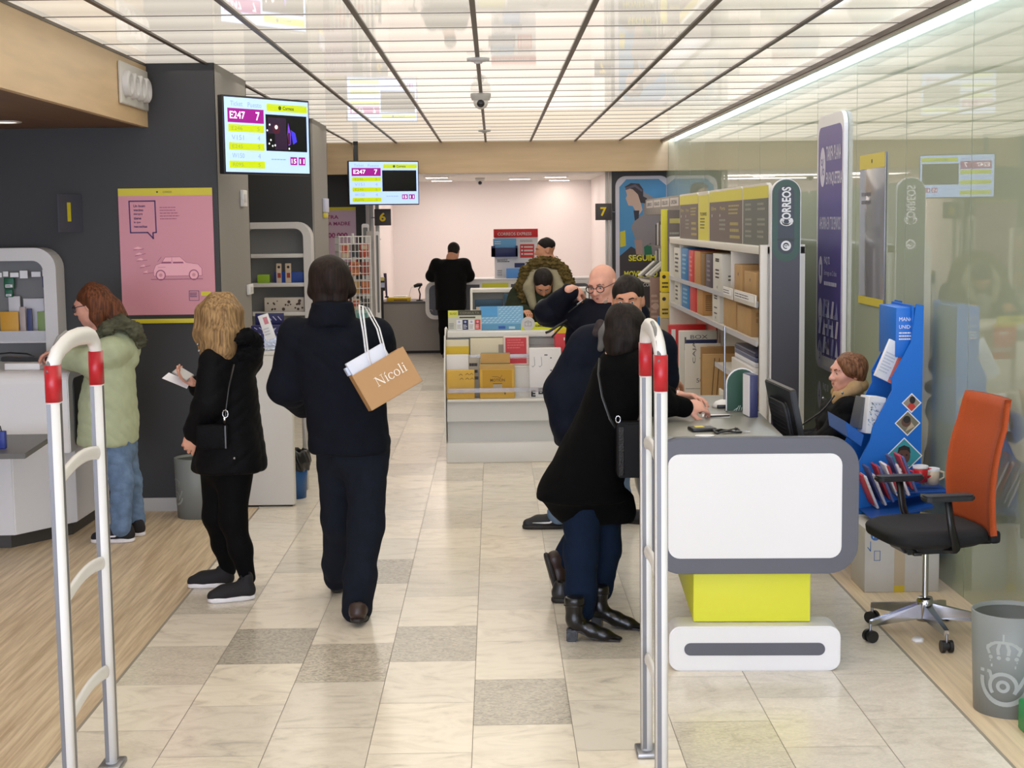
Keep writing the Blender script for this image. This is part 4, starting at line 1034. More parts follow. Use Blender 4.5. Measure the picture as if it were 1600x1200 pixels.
# ------------------------------------------------------------------ small flag sign with number one, vent grille, switches
fs = thing('desk_number_sign', 'charcoal flag sign with a yellow numeral projecting from the dark wall', 'sign', (-2.86, 10.18, 1.91))
MB().prism([(0, 0), (0.012, -0.004), (0.10, 0.235), (0.088, 0.239)], 0, 0.25, 'Z', mat('flag_sign_grey', (72, 74, 84), 0.45)).build('board', None, fs)
f = Flat((0.012, -0.004, 0), Vector((0.088, 0.239, 0)), (0, 0, 1)); f.text('1', 0.085, 0.07, 0.04, 0.125, YB, 0.02); f.build(fs, IDN)
vg = thing('air_vent', 'white air vent plate with four round nozzles on the timber bulkhead', 'air vent', (-2.298, 9.62, 2.70))
MB().box(0, 0.022, 0, 0.74, 0, 0.26, WHITE2, 0.008).build('plate', None, vg)
for i in range(4):
    y = 0.10+0.17*i
    n_ = MB(); 
    prof = [(0.082, 0.022), (0.080, 0.05), (0.062, 0.062), (0.05, 0.04), (0.045, 0.024)]
    vs = []; N = 20
    for r_, x_ in prof: vs += [(x_, y+r_*math.cos(2*PI*k/N), 0.125+r_*math.sin(2*PI*k/N)) for k in range(N)]
    n_.add(vs, [(j*N+k, j*N+(k+1) % N, (j+1)*N+(k+1) % N, (j+1)*N+k) for j in range(len(prof)-1) for k in range(N)], PALE, True)
    n_.add([(0.0235, y+0.047*math.cos(2*PI*k/N), 0.125+0.047*math.sin(2*PI*k/N)) for k in range(N)], [tuple(range(N))], BLACK)
    n_.build('nozzle', None, vg)
for px, py, w_, h_, lb, nm in ((378, 310, 0.10, 0.12, 'white intercom panel high on the grey pier side', 'intercom'), (388, 452, 0.10, 0.075, 'small white light switch lower on the grey pier side', 'light_switch')):
    p = PX(px, py, XL)
    t = thing(nm, lb, 'switch', (XL+0.001, p.y, p.z-h_/2))
    MB().box(0, 0.025, -w_*0.9, w_*0.9, 0, h_, WHITE, 0.004).build('switch_plate', None, t); MB().box(0.025, 0.029, -w_*0.5, w_*0.5, h_*0.25, h_*0.75, PALE, 0.002).build('button', None, t)
p = PX(507, 326, XL)
t = thing('alarm_panel', 'pale card reader with a yellow tag on the farther grey pier side', 'card reader', (XL+0.001, p.y, p.z-0.1))
MB().box(0, 0.03, -0.18, 0.18, 0.06, 0.21, mat('panel_pale_blue', (196, 200, 226), 0.4), 0.004).build('reader_mount', None, t); MB().box(0, 0.02, -0.18, 0.18, 0, 0.055, YB, 0.003).build('tag', None, t)

# ------------------------------------------------------------------ kiosk behind the blonde woman
KFX0, KFX1, KFY = -1.80, -1.40, 10.50
ki = thing('ticket_kiosk', 'white ticket kiosk cabinet beside the grey pier behind the blonde woman', 'kiosk', (-1.6, KFY, 0))
MB().box(KFX0+1.6, KFX1+1.6, 0, 0.09, 0.012, 1.05, WHITE2, 0.006).build('front_panel', None, ki)
MB().box(KFX0+1.6, KFX1+1.6-0.22, 0.09, 0.75, 0.02, 1.03, WHITE2, 0.004).build('cabinet', None, ki)
MB().box(KFX1+1.6-0.02, KFX1+1.6+0.01, 0.66, 0.74, 0, 1.05, MATS['satin_post'], 0.004).build('rear_post', None, ki)
MB().box(KFX0+1.6, KFX1+1.6, 0.0, 0.75, 1.05, 1.075, WHITE2, 0.004).build('top', None, ki)
MB().box(KFX0+1.62, KFX1+1.37, 0.02, 0.70, 0, 0.012, INK).box(KFX0+1.62, KFX1+1.58, 0.02, 0.08, 0, 0.012, INK).build('plinth', None, ki)
bb = thing('paper_bin', 'small blue bin with a black liner tucked beside the white kiosk', 'bin', (-1.45, 10.86, 0))
MB().lathe([(0, 0), (0.085, 0), (0.105, 0.30), (0.10, 0.30), (0.08, 0.01), (0, 0.01)], 28, mat('bin_blue', (20, 78, 134), 0.45)).build('body', None, bb)
sd = Sdf(0.007); sd.loft([(0.20, 0, 0, 0.112, 0.112), (0.26, 0.0, 0, 0.125, 0.125), (0.31, 0.0, 0.0, 0.118, 0.118), (0.345, 0, 0, 0.105, 0.105)]); sd.loft([(0.25, 0, 0, 0.07, 0.07), (0.37, 0, 0, 0.095, 0.095)], sub=True, k=0.01)
sd.fold = lambda x, y, z: 0.006*np.sin(9*np.arctan2(y, x)+30*z)+0.003*np.sin(70*z+5*x*40)
sdf_obj('liner', sd, mat('bin_liner_black', (22, 22, 24), 0.3), bb)
# navy patterned leaflet rack, leaning card, leaflets on the kiosk
nb = thing('leaflet_carton', 'navy leaflet carton with white dashes standing on the white kiosk', 'carton', (-1.60, 10.95, 1.0755))
NV = mat('carton_navy', (20, 18, 84), 0.5)
MB().box(-0.13, 0.09, -0.05, 0.10, 0, 0.155, NV, 0.003).build('tray', None, nb); MB().box(-0.12, 0.085, 0.09, 0.10, 0.155, 0.235, NV, 0.002).build('back_flap', None, nb)
f = Flat((-0.13, -0.05, 0), (1, 0, 0), (0, 0, 1)); rd = random.Random(2)
for i in range(22):
    a, b = 0.015+0.034*(i % 6)+0.01*((i//6) % 2), 0.015+0.038*(i//6); f.line([(a, b+0.012), (a+0.018, b)], 0.005, mat('dash_lilac', (176, 174, 214), 0.5))
f.poly([(0.09, 0.10), (0.12, 0.06), (0.14, 0.08), (0.18, 0.14), (0.12, 0.12)], MATS['dash_lilac']); f.build(nb, IDN)
f = Flat((-0.12, 0.09, 0.165), (1, 0, 0), (0, 0, 1))
for i in range(5): f.line([(0.02+0.036*i, 0.045), (0.042+0.036*i, 0.02)], 0.007, MATS['dash_lilac'])
f.build(nb, IDN)
p = P(417, 511, 10.62)
lc = thing('leaning_card', 'white card with a red stamp leaning out of the kiosk holder', 'card', (p.x, p.y, p.z), 0)
MB().box(-0.036, 0.036, -0.012, 0.012, -0.09, 0.09, PAPER, 0.004, T=Matrix.Rotation(0.30, 4, 'Y') @ Matrix.Rotation(0.0, 4, 'X')).build('sheet', None, lc)
lc.rotation_euler = (0, -0.6, 0)
f = Flat((-0.036, -0.012, -0.09), (1, 0, 0), (0, 0, 1)); f.rect(0.03, 0.11, 0.06, 0.16, mat('stamp_pink', (206, 130, 144), 0.6)); f.scribble(0.01, 0.03, 0.05, 0.06, MATS['pale_grey_print'], 3, 3)
f.build(lc, Matrix.Rotation(0.30, 4, 'Y'))
hold = thing('acrylic_holder', 'clear acrylic stand under the leaning white card on the kiosk', 'holder', (p.x+0.02, p.y+0.03, 1.0755))
MB().box(-0.05, 0.05, -0.045, 0.05, 0, 0.006, MATS['clear_acrylic']).box(-0.05, 0.05, 0.03, 0.034, 0.006, 0.10, MATS['clear_acrylic']).build('stand', None, hold)
lb_ = solid('leaflet_stack', 'beige folded leaflets standing on the kiosk against the pier', 'leaflets', -1.79, -1.73, 10.60, 10.66, 1.0755, 1.22, mat('leaflet_beige', (198, 176, 150), 0.6), 0.002)
solid('memo_block', 'small yellow memo block on the kiosk beside the beige leaflets', 'memo block', -1.722, -1.69, 10.60, 10.64, 1.0755, 1.135, YB, 0.002)

# ------------------------------------------------------------------ bay shelving
sh = thing('wall_shelf', 'white round-cornered wall shelf unit in the bay between the grey piers', 'shelf', (-2.25, 16.0, 0))
def bx(px): return (px-771)*15.8/2400+2.25
def bz(py): return 1.95-(py-349)*15.8/2400
ring_prism(o := MB(), rrect(bx(372), bx(488), 0.62, bz(347), 0.16, 7), rrect(bx(384), bx(476), 0.70, bz(357), 0.09, 7), -0.26, -0.001, 'Y', PALE); o.build('frame', None, sh)
MB().box(bx(380), bx(480), -0.03, -0.002, 0.66, bz(353), mat('shelf_back_mid_grey', (134, 134, 134), 0.6)).build('back_panel', None, sh)
for a in (396, 441, 486): MB().box(bx(383), bx(477), -0.25, -0.03, bz(a+6), bz(a), PALE, 0.003).build('shelf', None, sh)
wb_ = lambda nm, lb, cat, a, b, y1, y0, m_, yy=15.80: solid(nm, lb, cat, (a-771)*15.8/2400, (b-771)*15.8/2400, yy, yy+0.1, 1.95-(y1-349)*15.8/2400+0.001, 1.95-(y0-349)*15.8/2400, m_, 0.003)
wb_('gift_box', 'lime green box on the middle shelf of the bay unit', 'box', 402, 421, 441, 428, mat('lime_box', (140, 178, 40), 0.5))
wb_('document_tray', 'wide royal blue tray on the middle shelf of the bay unit', 'tray', 429, 474, 441, 424, mat('royal_blue_tray', (16, 62, 150), 0.45))
for i, (a, b) in enumerate(((432, 440), (446, 455))):
    o = wb_('boxed_stamp_set', ['slim pale boxed set standing in front of the blue tray, nearer the green box', 'slim pale boxed set standing in front of the blue tray, nearer the frame'][i], 'box', a, b, 441, 411, mat('stamp_box_beige', (204, 184, 164), 0.5), 15.762)
    o.scale = (1, 0.3, 1); f = Flat((-0.025, -0.05, 0), (1, 0, 0), (0, 0, 1)); f.rect(0.01, 0.05, 0.045, 0.1, mat('stamp_red', (150, 60, 50), 0.5)); f.disc(0.026, 0.16, 0.014, INK); f.build(o, IDN)
o = wb_('patterned_parcel', 'white parcel with dark brown swirls on the lower shelf of the bay unit', 'parcel', 412, 474, 486, 464, mat('parcel_white', (202, 194, 186), 0.5))
f = Flat((-0.204, -0.05, 0), (1, 0, 0), (0, 0, 1)); br = mat('swirl_brown', (74, 58, 52), 0.6); rd = random.Random(4)
for i in range(20): f.disc(rd.uniform(0.02, 0.39), rd.uniform(0.015, 0.13), rd.uniform(0.006, 0.018), br, 10)
f.build(o, IDN)

# ------------------------------------------------------------------ lilac poster, card rack at the far pier
lp = thing('wall_poster', 'lilac lottery poster with a yellow band on the far charcoal pier', 'poster', (-2.3, 21.3, 0))
def fx(px, Y=21.28): return (px-771)*Y/2400
zt, zb = 1.95+(348-324)*21.28/2400, 1.95-(430-348)*21.28/2400
MB().box(fx(490)+2.3, fx(557.5)+2.3, -0.014, -0.001, zb, zt, mat('poster_lilac', (196, 168, 190), 0.5)).build('sheet', None, lp)
f = Flat((fx(490)+2.3, -0.014, zb), (1, 0, 0), (0, 0, 1)); H_ = zt-zb; W_ = fx(557.5)-fx(490)
f.rect(0, H_-0.045, W_, H_, YB); MA = mat('print_magenta', (140, 36, 100), 0.5)
f.text('EXTRA', 0.10, H_-0.16, 0.26, 0.05, MA, 0.02); f.text('DE LA MADRE', 0.08, H_-0.25, 0.44, 0.05, MA, 0.02); f.text('10.000.000', 0.06, H_-0.42, 0.42, 0.07, MA, 0.03)
f.scribble(0.06, 0.1, 0.4, 0.2, MA, 3, 4); f.poly([(0.35, 0.02), (W_, 0.02), (W_, 0.22), (0.42, 0.16)], mat('print_coral', (196, 90, 90), 0.5)); f.build(lp, IDN)
cr = thing('card_rack', 'white wire carousel rack of postcards in front of the lilac poster', 'rack', (fx(552, 18.6), 18.6, 0))
WIRE = mat('white_wire', (226, 224, 222), 0.4)
MB().lathe([(0, 0), (0.22, 0), (0.22, 0.02), (0.03, 0.04), (0, 0.04)], 28, WIRE).build('foot', None, cr)
MB().cyl((0, 0, 0.03), (0, 0, 1.82), 0.016, n=12, m=WIRE).build('pole', None, cr)
for r_ in range(4):
    a0 = PI/2*r_+0.22; g = MB(); T = Matrix.Rotation(a0, 4, 'Z')
    for k in range(9): g.cyl((T @ Vector((-0.18+0.045*k, -0.19, 0.55))), (T @ Vector((-0.18+0.045*k, -0.19, 1.79))), 0.0045, n=6, m=WIRE)
    for k in range(15): g.cyl((T @ Vector((-0.19, -0.19, 0.55+0.088*k))), (T @ Vector((0.19, -0.19, 0.55+0.088*k))), 0.0045, n=6, m=WIRE)
    g.build('wire_grille', None, cr)
rd = random.Random(9)
cc = [(176, 90, 52), (70, 56, 50), (196, 120, 60), (150, 60, 44), (210, 190, 160), (60, 66, 72), (190, 76, 50), (188, 150, 90)]
for i in range(15):
    c_ = i % 3; r_ = i//3
    T = Matrix.Translation((fx(552, 18.6), 18.6, 0)) @ Matrix.Rotation(0.22, 4, 'Z')
    q = T @ Vector((-0.115+0.115*c_, -0.165, 0.66+0.22*r_))
    o = MB().box(-0.048, 0.048, -0.006, 0.006, 0, 0.16, mat('postcard_%d' % (i % 8), cc[i % 8], 0.5), 0.001).build('postcard'); o.location = q; o.rotation_euler = (-0.05, 0, 0.22)
    tag(o, 'small printed postcard standing in the white wire carousel rack', 'postcard', 'postcards in the wire carousel')
    f = Flat((-0.048, -0.006, 0), (1, 0, 0), (0, 0, 1)); f.rect(0.012, 0.05+0.02*(i % 3), 0.084, 0.14, mat('postcard_%d' % ((i*3+2) % 8), cc[(i*3+2) % 8], 0.5)); f.build(o, IDN)
# hanging pocket strip and teal leaflet beside it
for i, (px, y0, y1) in enumerate(((572, 350, 500), (590, 362, 500))):
    t = thing('pocket_strip', ['white pocket strip of grey leaflets hanging beside the wire carousel', 'narrow white pocket strip hanging at the mouth of the back room'][i], 'leaflet strip', (fx(px, 20.9), 20.9, 0))
    za, zb = 1.95-(y1-348)*20.9/2400, 1.95-(y0-348)*20.9/2400
    MB().prism(rrect(-0.05+0.02*i, 0.05-0.02*i, za, zb, 0.028, 5), -0.01, 0.01, 'Y', WHITE).build('strip', None, t)
    MB().prism(rrect(-0.03+0.015*i, 0.03-0.015*i, za+0.1, zb-0.05, 0.014, 5), -0.013, -0.0101, 'Y', mat('strip_slot_grey', (120, 120, 122), 0.5)).build('slot', None, t)
    MB().box(-0.03, 0.03, 0.01, 0.30, zb-0.12, zb-0.10, STEEL).box(-0.02, 0.02, -0.006, 0.006, 0.0, za+0.02, STEEL).build('bracket', None, t)
    if i == 0:
        for k in range(4): solid('hanging_leaflet', 'grey folded leaflet in the white pocket strip', 'leaflet', fx(px+1, 20.85), fx(px+9, 20.85), 20.86, 20.88, zb-0.28-0.24*k, zb-0.10-0.24*k, mat('leaflet_grey_%d' % (k % 2), ((176, 170, 164), (150, 152, 152))[k % 2], 0.6), 0.001, 'leaflets in the white pocket strip')
tl = thing('teal_notice', 'pale teal notice card standing low in front of the wire carousel', 'notice', (fx(566, 18.2), 18.25, 0))
MB().box(-0.10, 0.06, -0.008, 0.008, 0.62, 0.92, mat('teal_notice_card', (150, 182, 172), 0.5), 0.002).build('card', None, tl); MB().cyl((0, 0, 0.0), (0, 0, 0.62), 0.008, n=8, m=STEEL).lathe([(0, 0), (0.1, 0), (0.1, 0.012), (0, 0.012)], 20, STEEL).build('stand', None, tl)
f = Flat((-0.10, -0.008, 0.62), (1, 0, 0), (0, 0, 1)); f.rect(0.02, 0.16, 0.14, 0.26, mat('teal_dark', (92, 150, 146), 0.5)); f.scribble(0.02, 0.04, 0.12, 0.1, PAPER, 3, 2); f.build(tl, IDN)

# ------------------------------------------------------------------ ticket screens
def glow(name, c, s_): return mat(name, c, 0.25, spec=0.3, emit=(c, s_))
SB = glow('screen_ice_blue', (172, 200, 255), 0.6); SY_ = glow('screen_lime', (186, 204, 24), 0.48); SP = glow('screen_purple', (146, 18, 132), 0.5); SW = glow('screen_white', (250, 244, 255), 0.75); SK = glow('screen_black', (8, 8, 10), 0.2); SG = glow('screen_blue_grey', (136, 160, 216), 0.55); SGY = glow('screen_olive', (150, 170, 60), 0.45); STX = glow('screen_text_green', (70, 92, 30), 0.4)
def screen(label, A, B, h, zc, video, pole):
    """A, B: left and right ends of the screen in plan"""
    A = Vector(A); B = Vector(B); u = (B-A).normalized(); w_ = (B-A).length
    t = thing('ticket_screen', label, 'screen', (A.x, A.y, zc-h/2), math.atan2(u.y, u.x))
    MB().box(0, w_, 0, 0.05, 0, h, BLACK, 0.006).build('housing', None, t)
    f = Flat((0.012, 0.0, 0.014), (1, 0, 0), (0, 0, 1)); f.k = 0.001; f.step = 0.0003
    W = w_-0.024; H = h-0.028
    f.rect(0, 0, W, H, SB)
    R = lambda a, b, c, d, m_: f.rect(a*W, (1-d)*H, c*W, (1-b)*H, m_)
    def T(s_, a, b, c, d, m_, bold=0.0): f.text(s_, a*W, (1-d)*H, (c-a)*W, (d-b)*H, m_, bold)
    T('Ticket', 0.07, 0.05, 0.21, 0.115, SG); T('Puesto', 0.27, 0.055, 0.43, 0.12, SG)
    R(0.035, 0.145, 0.455, 0.335, SP); T('E247', 0.06, 0.185, 0.235, 0.285, SW, 0.015); T('7', 0.36, 0.18, 0.405, 0.295, SW, 0.015)
    for i, c in enumerate(('E246', 'V151', 'E245', 'W150', 'R095')):
        a = 0.36+0.122*i
        if i % 2 == 0: R(0.04, a, 0.455, a+0.10, SY_); T(c, 0.08, a+0.025, 0.2, a+0.075, SGY); T('5', 0.375, a+0.025, 0.40, a+0.075, SGY)
        else: T(c, 0.075, a+0.02, 0.215, a+0.085, SG); T('4', 0.375, a+0.02, 0.405, a+0.085, SG)
    R(0.49, 0.055, 0.985, 0.155, SY_); T('Correos', 0.685, 0.08, 0.82, 0.13, STX, 0.02); f.disc(0.65*W, (1-0.105)*H, 0.018*W, STX)
    R(0.475, 0.20, 0.975, 0.70, SK)
    if video:
        vm = [glow('video_maroon', (70, 22, 40), 0.5), glow('video_blue', (58, 50, 200), 0.7), glow('video_violet', (110, 60, 190), 0.7), glow('video_plum', (44, 26, 50), 0.4), glow('video_glint', (220, 224, 226), 0.9)]
        P_ = lambda L, m_: f.poly([(a*W, (1-b)*H) for a, b in L], m_)
        R(0.50, 0.24, 0.72, 0.46, vm[3]); f.disc(0.60*W, 0.60*H, 0.045*W, vm[0]); f.disc(0.60*W, 0.63*H, 0.018*W, vm[4]); R(0.58, 0.46, 0.73, 0.68, vm[3])
        P_([(0.745, 0.30), (0.775, 0.45), (0.77, 0.60), (0.745, 0.62), (0.735, 0.45)], vm[2]); P_([(0.775, 0.40), (0.83, 0.44), (0.85, 0.56), (0.80, 0.60)], vm[1]); P_([(0.74, 0.44), (0.765, 0.44), (0.765, 0.6), (0.74, 0.6)], vm[0])
        for a, b in ((0.52, 0.34), (0.49, 0.42), (0.53, 0.55), (0.51, 0.60), (0.55, 0.63), (0.58, 0.62), (0.75, 0.66)): f.disc(a*W, (1-b)*H, 0.009*W, vm[4], 8)
    else: R(0.5, 0.24, 0.72, 0.66, glow('video_near_black', (12, 12, 15), 0.2))
    for i, s_ in enumerate(('15', '11')):
        a = 0.76+0.102*i; R(a, 0.775, a+0.083, 0.885, SP); T(s_, a+0.014, 0.80, a+0.069, 0.865, SW, 0.015)
    f.scribble(0.53*W, 0.17*H, 0.2*W, 0.03*H, SG, 1, 5)
    f.build(t, IDN)
    if pole == 'ceiling':
        MB().box(w_*0.10, w_*0.16, 0.05, 0.09, h*0.4, CEIL-(zc-h/2), BLACK, 0.004).build('hanging_pole', None, t)
    else:
        MB().box(w_*0.15, w_*0.25, 0.05, 0.14, h*0.35, h*0.65, BLACK, 0.004).build('wall_mount', None, t)
    return t
A = P(349, 208, 10.17); B = P(484, 213, 10.80)
screen('large ticket screen with a video picture, angled out from the grey pier', (A.x, A.y, 0), (B.x, B.y, 0), 0.515, 2.535, True, 'wall')
A = P(544.5, 285, 20.50); B = P(654.5, 284, 20.85)
screen('ticket screen with a black video square hanging from the ceiling before the beam', (A.x, A.y, 0), (B.x, B.y, 0), 0.585, 2.47, False, 'ceiling')
# ceiling fittings
def dome(px, py, z, label, s_=1.0):
    p = F(px, py, z)
    t = thing('dome_camera', label, 'camera', (p.x, p.y, z))
    MB().lathe([(0.0, 0.0), (0.085*s_, 0.0), (0.085*s_, -0.02), (0.075*s_, -0.055*s_), (0.0, -0.055*s_)], 28, WHITE2).build('mount', None, t)
    MB().ball((0, 0, -0.07*s_), 0.062*s_, WHITE2).build('ball', None, t)
    MB().ball((0, -0.035*s_, -0.082*s_), 0.036*s_, BLACK).ball((0, -0.064*s_, -0.09*s_), 0.016*s_, mat('lens_glass', (40, 40, 50), 0.1)).build('lens', None, t)
dome(751, 146, CEIL-0.013, 'white dome camera with a black lens on the centre ceiling bar')
dome(750, 278, 2.618, 'small dome camera on the back room ceiling', 0.9)
for px, py, lb in ((747, 91, 'flat white smoke detector on the centre ceiling bar, nearer the entrance'), (757, 203, 'flat white smoke detector on the centre ceiling bar, near the beam')):
    p = F(px, py, CEIL-0.013)
    t = thing('smoke_detector', lb, 'smoke detector', (p.x, p.y, CEIL-0.013))
    MB().lathe([(0.0, 0.0), (0.075, 0.0), (0.072, -0.018), (0.05, -0.022), (0, -0.022)], 28, PALE).build('base', None, t); MB().lathe([(0.03, -0.022), (0.025, -0.034), (0, -0.034)], 20, PALE).build('sensor', None, t)
# ------------------------------------------------------------------ packaging island
IY = 12.32
def ix(px, Y=IY): return (px-771)*Y/2400
def iz(py, Y=IY, px=800): return P(px, py, Y).z
IX0, IX1 = ix(690), 0.86
isl = thing('packaging_island', 'low white packaging display island with stepped trays in the middle of the hall', 'display unit', ((IX0+IX1)/2, IY, 0))
def il(x): return x-(IX0+IX1)/2
GLOSSW = mat('island_white', (226, 224, 218), 0.35); GRS = mat('island_grey', (206, 206, 202), 0.45); ACR = mat('acrylic_strip', (225, 225, 232), 0.15, trans=0.75)
MB().box(il(IX0+0.01), il(IX1-0.01), 0.0, 1.1, 0.0, 0.165, GLOSSW, 0.006).build('plinth', None, isl)
kp = MB(); kp.prism([(0.0, 0.34), (0.03, 0.50), (0.30, 0.50), (0.30, 0.165), (0.05, 0.165), (0.06, 0.34)], il(IX0+0.02), il(IX1-0.02), 'X', GRS); kp.build('kick_panel', None, isl)
for x in (IX0, IX1-0.012):
    MB().prism([(-0.03, 0.165), (1.1, 0.165), (1.1, 1.0), (0.55, 1.07), (0.36, 1.07), (0.32, 1.02), (0.20, 1.02), (-0.03, 0.74)], il(x), il(x+0.012), 'X', GLOSSW, 0.003).build('side_panel', None, isl)
MB().box(il(IX0+0.025), il(IX1-0.025), -0.02, 0.32, 0.50, 0.52, GLOSSW, 0.003).build('lower_shelf', None, isl)
MB().box(il(IX0+0.025), il(IX1-0.025), 0.14, 0.16, 0.52, 0.76, GLOSSW).build('tier_riser', None, isl)
MB().box(il(IX0+0.025), il(IX1-0.025), 0.14, 0.34, 0.755, 0.77, GLOSSW, 0.003).build('upper_shelf', None, isl)
MB().box(il(IX0+0.025), il(IX1-0.025), 0.33, 0.35, 0.77, 1.0, GRS).build('back_riser', None, isl)
MB().box(il(IX0+0.025), il(IX1-0.025), 0.27, 1.09, 1.0, 1.045, GLOSSW, 0.004).build('worktop', None, isl)
MB().box(il(IX0+0.03), il(IX1-0.03), -0.018, -0.015, 0.575, 0.61, ACR).build('lower_rail', None, isl)
MB().box(il(IX0+0.03), il(IX1-0.03), 0.126, 0.130, 0.835, 0.87, ACR).build('upper_rail', None, isl)
MB().box(il(ix(823)), il(ix(870)), 0.30, 0.328, 0.93, 0.985, mat('shelf_label_grey', (160, 160, 158), 0.5), 0.003).build('label_holder', None, isl)
def ware(nm, lb, cat, a, b, y1, y0, yy, th, m_, pr=None, lean=0.0, group=None, zb=None):
    """a ware standing in a tray: pixel box (a..b, y0..y1) read at its own depth"""
    z0 = iz(y1, yy) if zb is None else zb
    o = MB().box(-(b-a)*yy/4800, (b-a)*yy/4800, -th, 0, 0, iz(y0, yy)-z0, m_, min(0.006, th*0.3)).build(nm)
    o.location = (ix((a+b)/2, yy), yy+th*0.5, z0); o.rotation_euler = (-lean, 0, 0)
    tag(o, lb, cat, group)
    if pr:
        w_ = (b-a)*yy/2400; f = Flat((-w_/2, -th, 0), (1, 0, 0), (0, 0, 1)); pr(f, w_, iz(y0, yy)-z0); f.build(o, IDN)
    return o
KR = mat('kraft_card', (196, 158, 96), 0.7, noise=(8, 0.05)); KRY = mat('golden_kraft', (214, 172, 72), 0.6, noise=(8, 0.04)); REDB = mat('pack_red', (206, 46, 54), 0.45); IVO = mat('bubble_ivory', (222, 212, 184), 0.5); YE2 = mat('envelope_yellow', (222, 186, 16), 0.5); SAGE = mat('pack_sage', (92, 118, 112), 0.5); PINKW = mat('pack_blush', (232, 212, 206), 0.5)
ware('bubble_envelope', 'ivory envelope with a yellow lower half in the upper tray, end nearest the kiosk', 'envelope', 694, 730, 556, 530, IY+0.23, 0.03, IVO, lambda f, w_, h: (f.rect(0, h*0.40, w_, h*0.74, YE2), f.scribble(w_*0.3, h*0.05, w_*0.4, h*0.2, INK, 2, 2)), 0.1, zb=0.771)
ware('bubble_envelope', 'wide ivory padded envelope with a grey barcode patch in the upper tray', 'envelope', 732, 786, 556, 528, IY+0.24, 0.035, IVO, lambda f, w_, h: (f.rect(w_*0.82, h*0.2, w_*0.97, h*0.75, mat('barcode_grey', (150, 142, 130), 0.6)), f.line([(w_*0.28+0.05*math.cos(a*0.4), h*0.2+0.03*math.sin(a*0.4)) for a in range(9)], 0.004, mat('barcode_grey', (150, 142, 130), 0.6))), 0.1, zb=0.771)
ware('bubble_envelope', 'plain white envelope with a dark round stamp, behind the golden kraft packs', 'envelope', 694, 729, 580, 553, IY+0.10, 0.02, WHITE, lambda f, w_, h: (f.line([(w_*0.5+0.035*math.cos(a*0.39), h*0.35+0.03*math.sin(a*0.39)) for a in range(9)], 0.003, INK), f.scribble(w_*0.3, h*0.12, w_*0.45, h*0.2, MATS['barcode_grey'], 1, 3)), 0.05, zb=0.521)
ware('stamp_sheet', 'small grey printed sheet beside the plain white envelope in the lower tray', 'sheet', 729, 747, 580, 558, IY+0.11, 0.01, mat('sheet_grey', (176, 168, 154), 0.6), lambda f, w_, h: f.scribble(0.005, h*0.4, w_*0.9, h*0.5, INK, 3, 7), 0.05, zb=0.521)
ware('flat_pack', 'red flat pack with a blush border standing tall in the upper tray', 'pack', 784, 824, 572, 525, IY+0.215, 0.02, PINKW, lambda f, w_, h: (f.rect(w_*0.08, h*0.06, w_*0.9, h*0.94, REDB), f.rect(w_*0.1, h*0.28, w_*0.9, h*0.38, PINKW), f.scribble(w_*0.15, h*0.55, w_*0.7, h*0.35, mat('red_light', (232, 110, 110), 0.5), 4, 4)), 0.05, zb=0.771)
ware('kraft_box', 'kraft box with a sage green band, top edge open, behind the large golden kraft pack', 'box', 748, 794, 578, 551, IY+0.09, 0.05, SAGE, lambda f, w_, h: (f.rect(0, h*0.78, w_, h, KR), f.rect(w_*0.72, h*0.45, w_*0.84, h*0.66, PAPER)), 0.0, zb=0.521)
ware('kraft_pack', 'smaller golden kraft pack with tool drawings in the lower tray, by the unit end', 'pack', 694, 738, 622, 577, IY+0.035, 0.045, KRY, lambda f, w_, h: [f.line([(w_*a, h*b), (w_*(a+0.07), h*(b+0.05)), (w_*(a+0.12), h*b)], 0.004, mat('kraft_ink', (112, 84, 40), 0.6)) for a, b in ((0.45, 0.82), (0.68, 0.84), (0.83, 0.84), (0.48, 0.68), (0.68, 0.68), (0.85, 0.68), (0.45, 0.28), (0.45, 0.2), (0.85, 0.25))], 0.0, zb=0.521)
ware('kraft_pack', 'larger golden kraft pack with a pouch drawing in the lower tray', 'pack', 746, 801, 622, 569, IY+0.04, 0.05, KRY, lambda f, w_, h: (f.rect(w_*0.08, h*0.28, w_*0.92, h*0.84, mat('golden_dark', (196, 150, 40), 0.6)), f.text('MOTION', w_*0.3, h*0.5, w_*0.42, h*0.09, MATS['kraft_ink'], 0.02), f.line([(w_*0.36, h*0.65), (w_*0.52, h*0.64), (w_*0.58, h*0.6), (w_*0.64, h*0.68)], 0.004, MATS['kraft_ink']), f.rect(w_*0.38, h*0.43, w_*0.64, h*0.45, MATS['kraft_ink']), f.rect(w_*0.38, h*0.3, w_*0.64, h*0.42, mat('pouch_grey', (180, 170, 150), 0.6)), f.rect(w_*0.7, h*0.12, w_*0.74, h*0.18, MATS['kraft_ink']), f.rect(0, h*0.88, w_, h, KR)), 0.0, zb=0.521)
ware('white_pack', 'white pack with grey hook drawings and size marks in the lower tray', 'pack', 824, 874, 605, 544, IY+0.07, 0.06, WHITE, lambda f, w_, h: ([f.line([(w_*a, h*0.82), (w_*a+0.004, h*0.66), (w_*a-0.012, h*0.62), (w_*a-0.02, h*0.64)], 0.004, mat('pack_grey_ink', (150, 148, 150), 0.6)) for a in (0.16, 0.38)], [f.disc(w_*a, h*b, 0.006, INK, 8) for a, b in ((0.5, 0.86), (0.68, 0.8), (0.68, 0.55), (0.55, 0.86))], f.text('E', w_*0.05, h*0.02, w_*0.14, h*0.13, INK, 0.05), f.text('EB', w_*0.28, h*0.07, w_*0.22, h*0.12, INK, 0.05), f.scribble(w_*0.55, h*0.06, w_*0.4, h*0.2, MATS['pack_grey_ink'], 3, 2)), 0.0, zb=0.521)
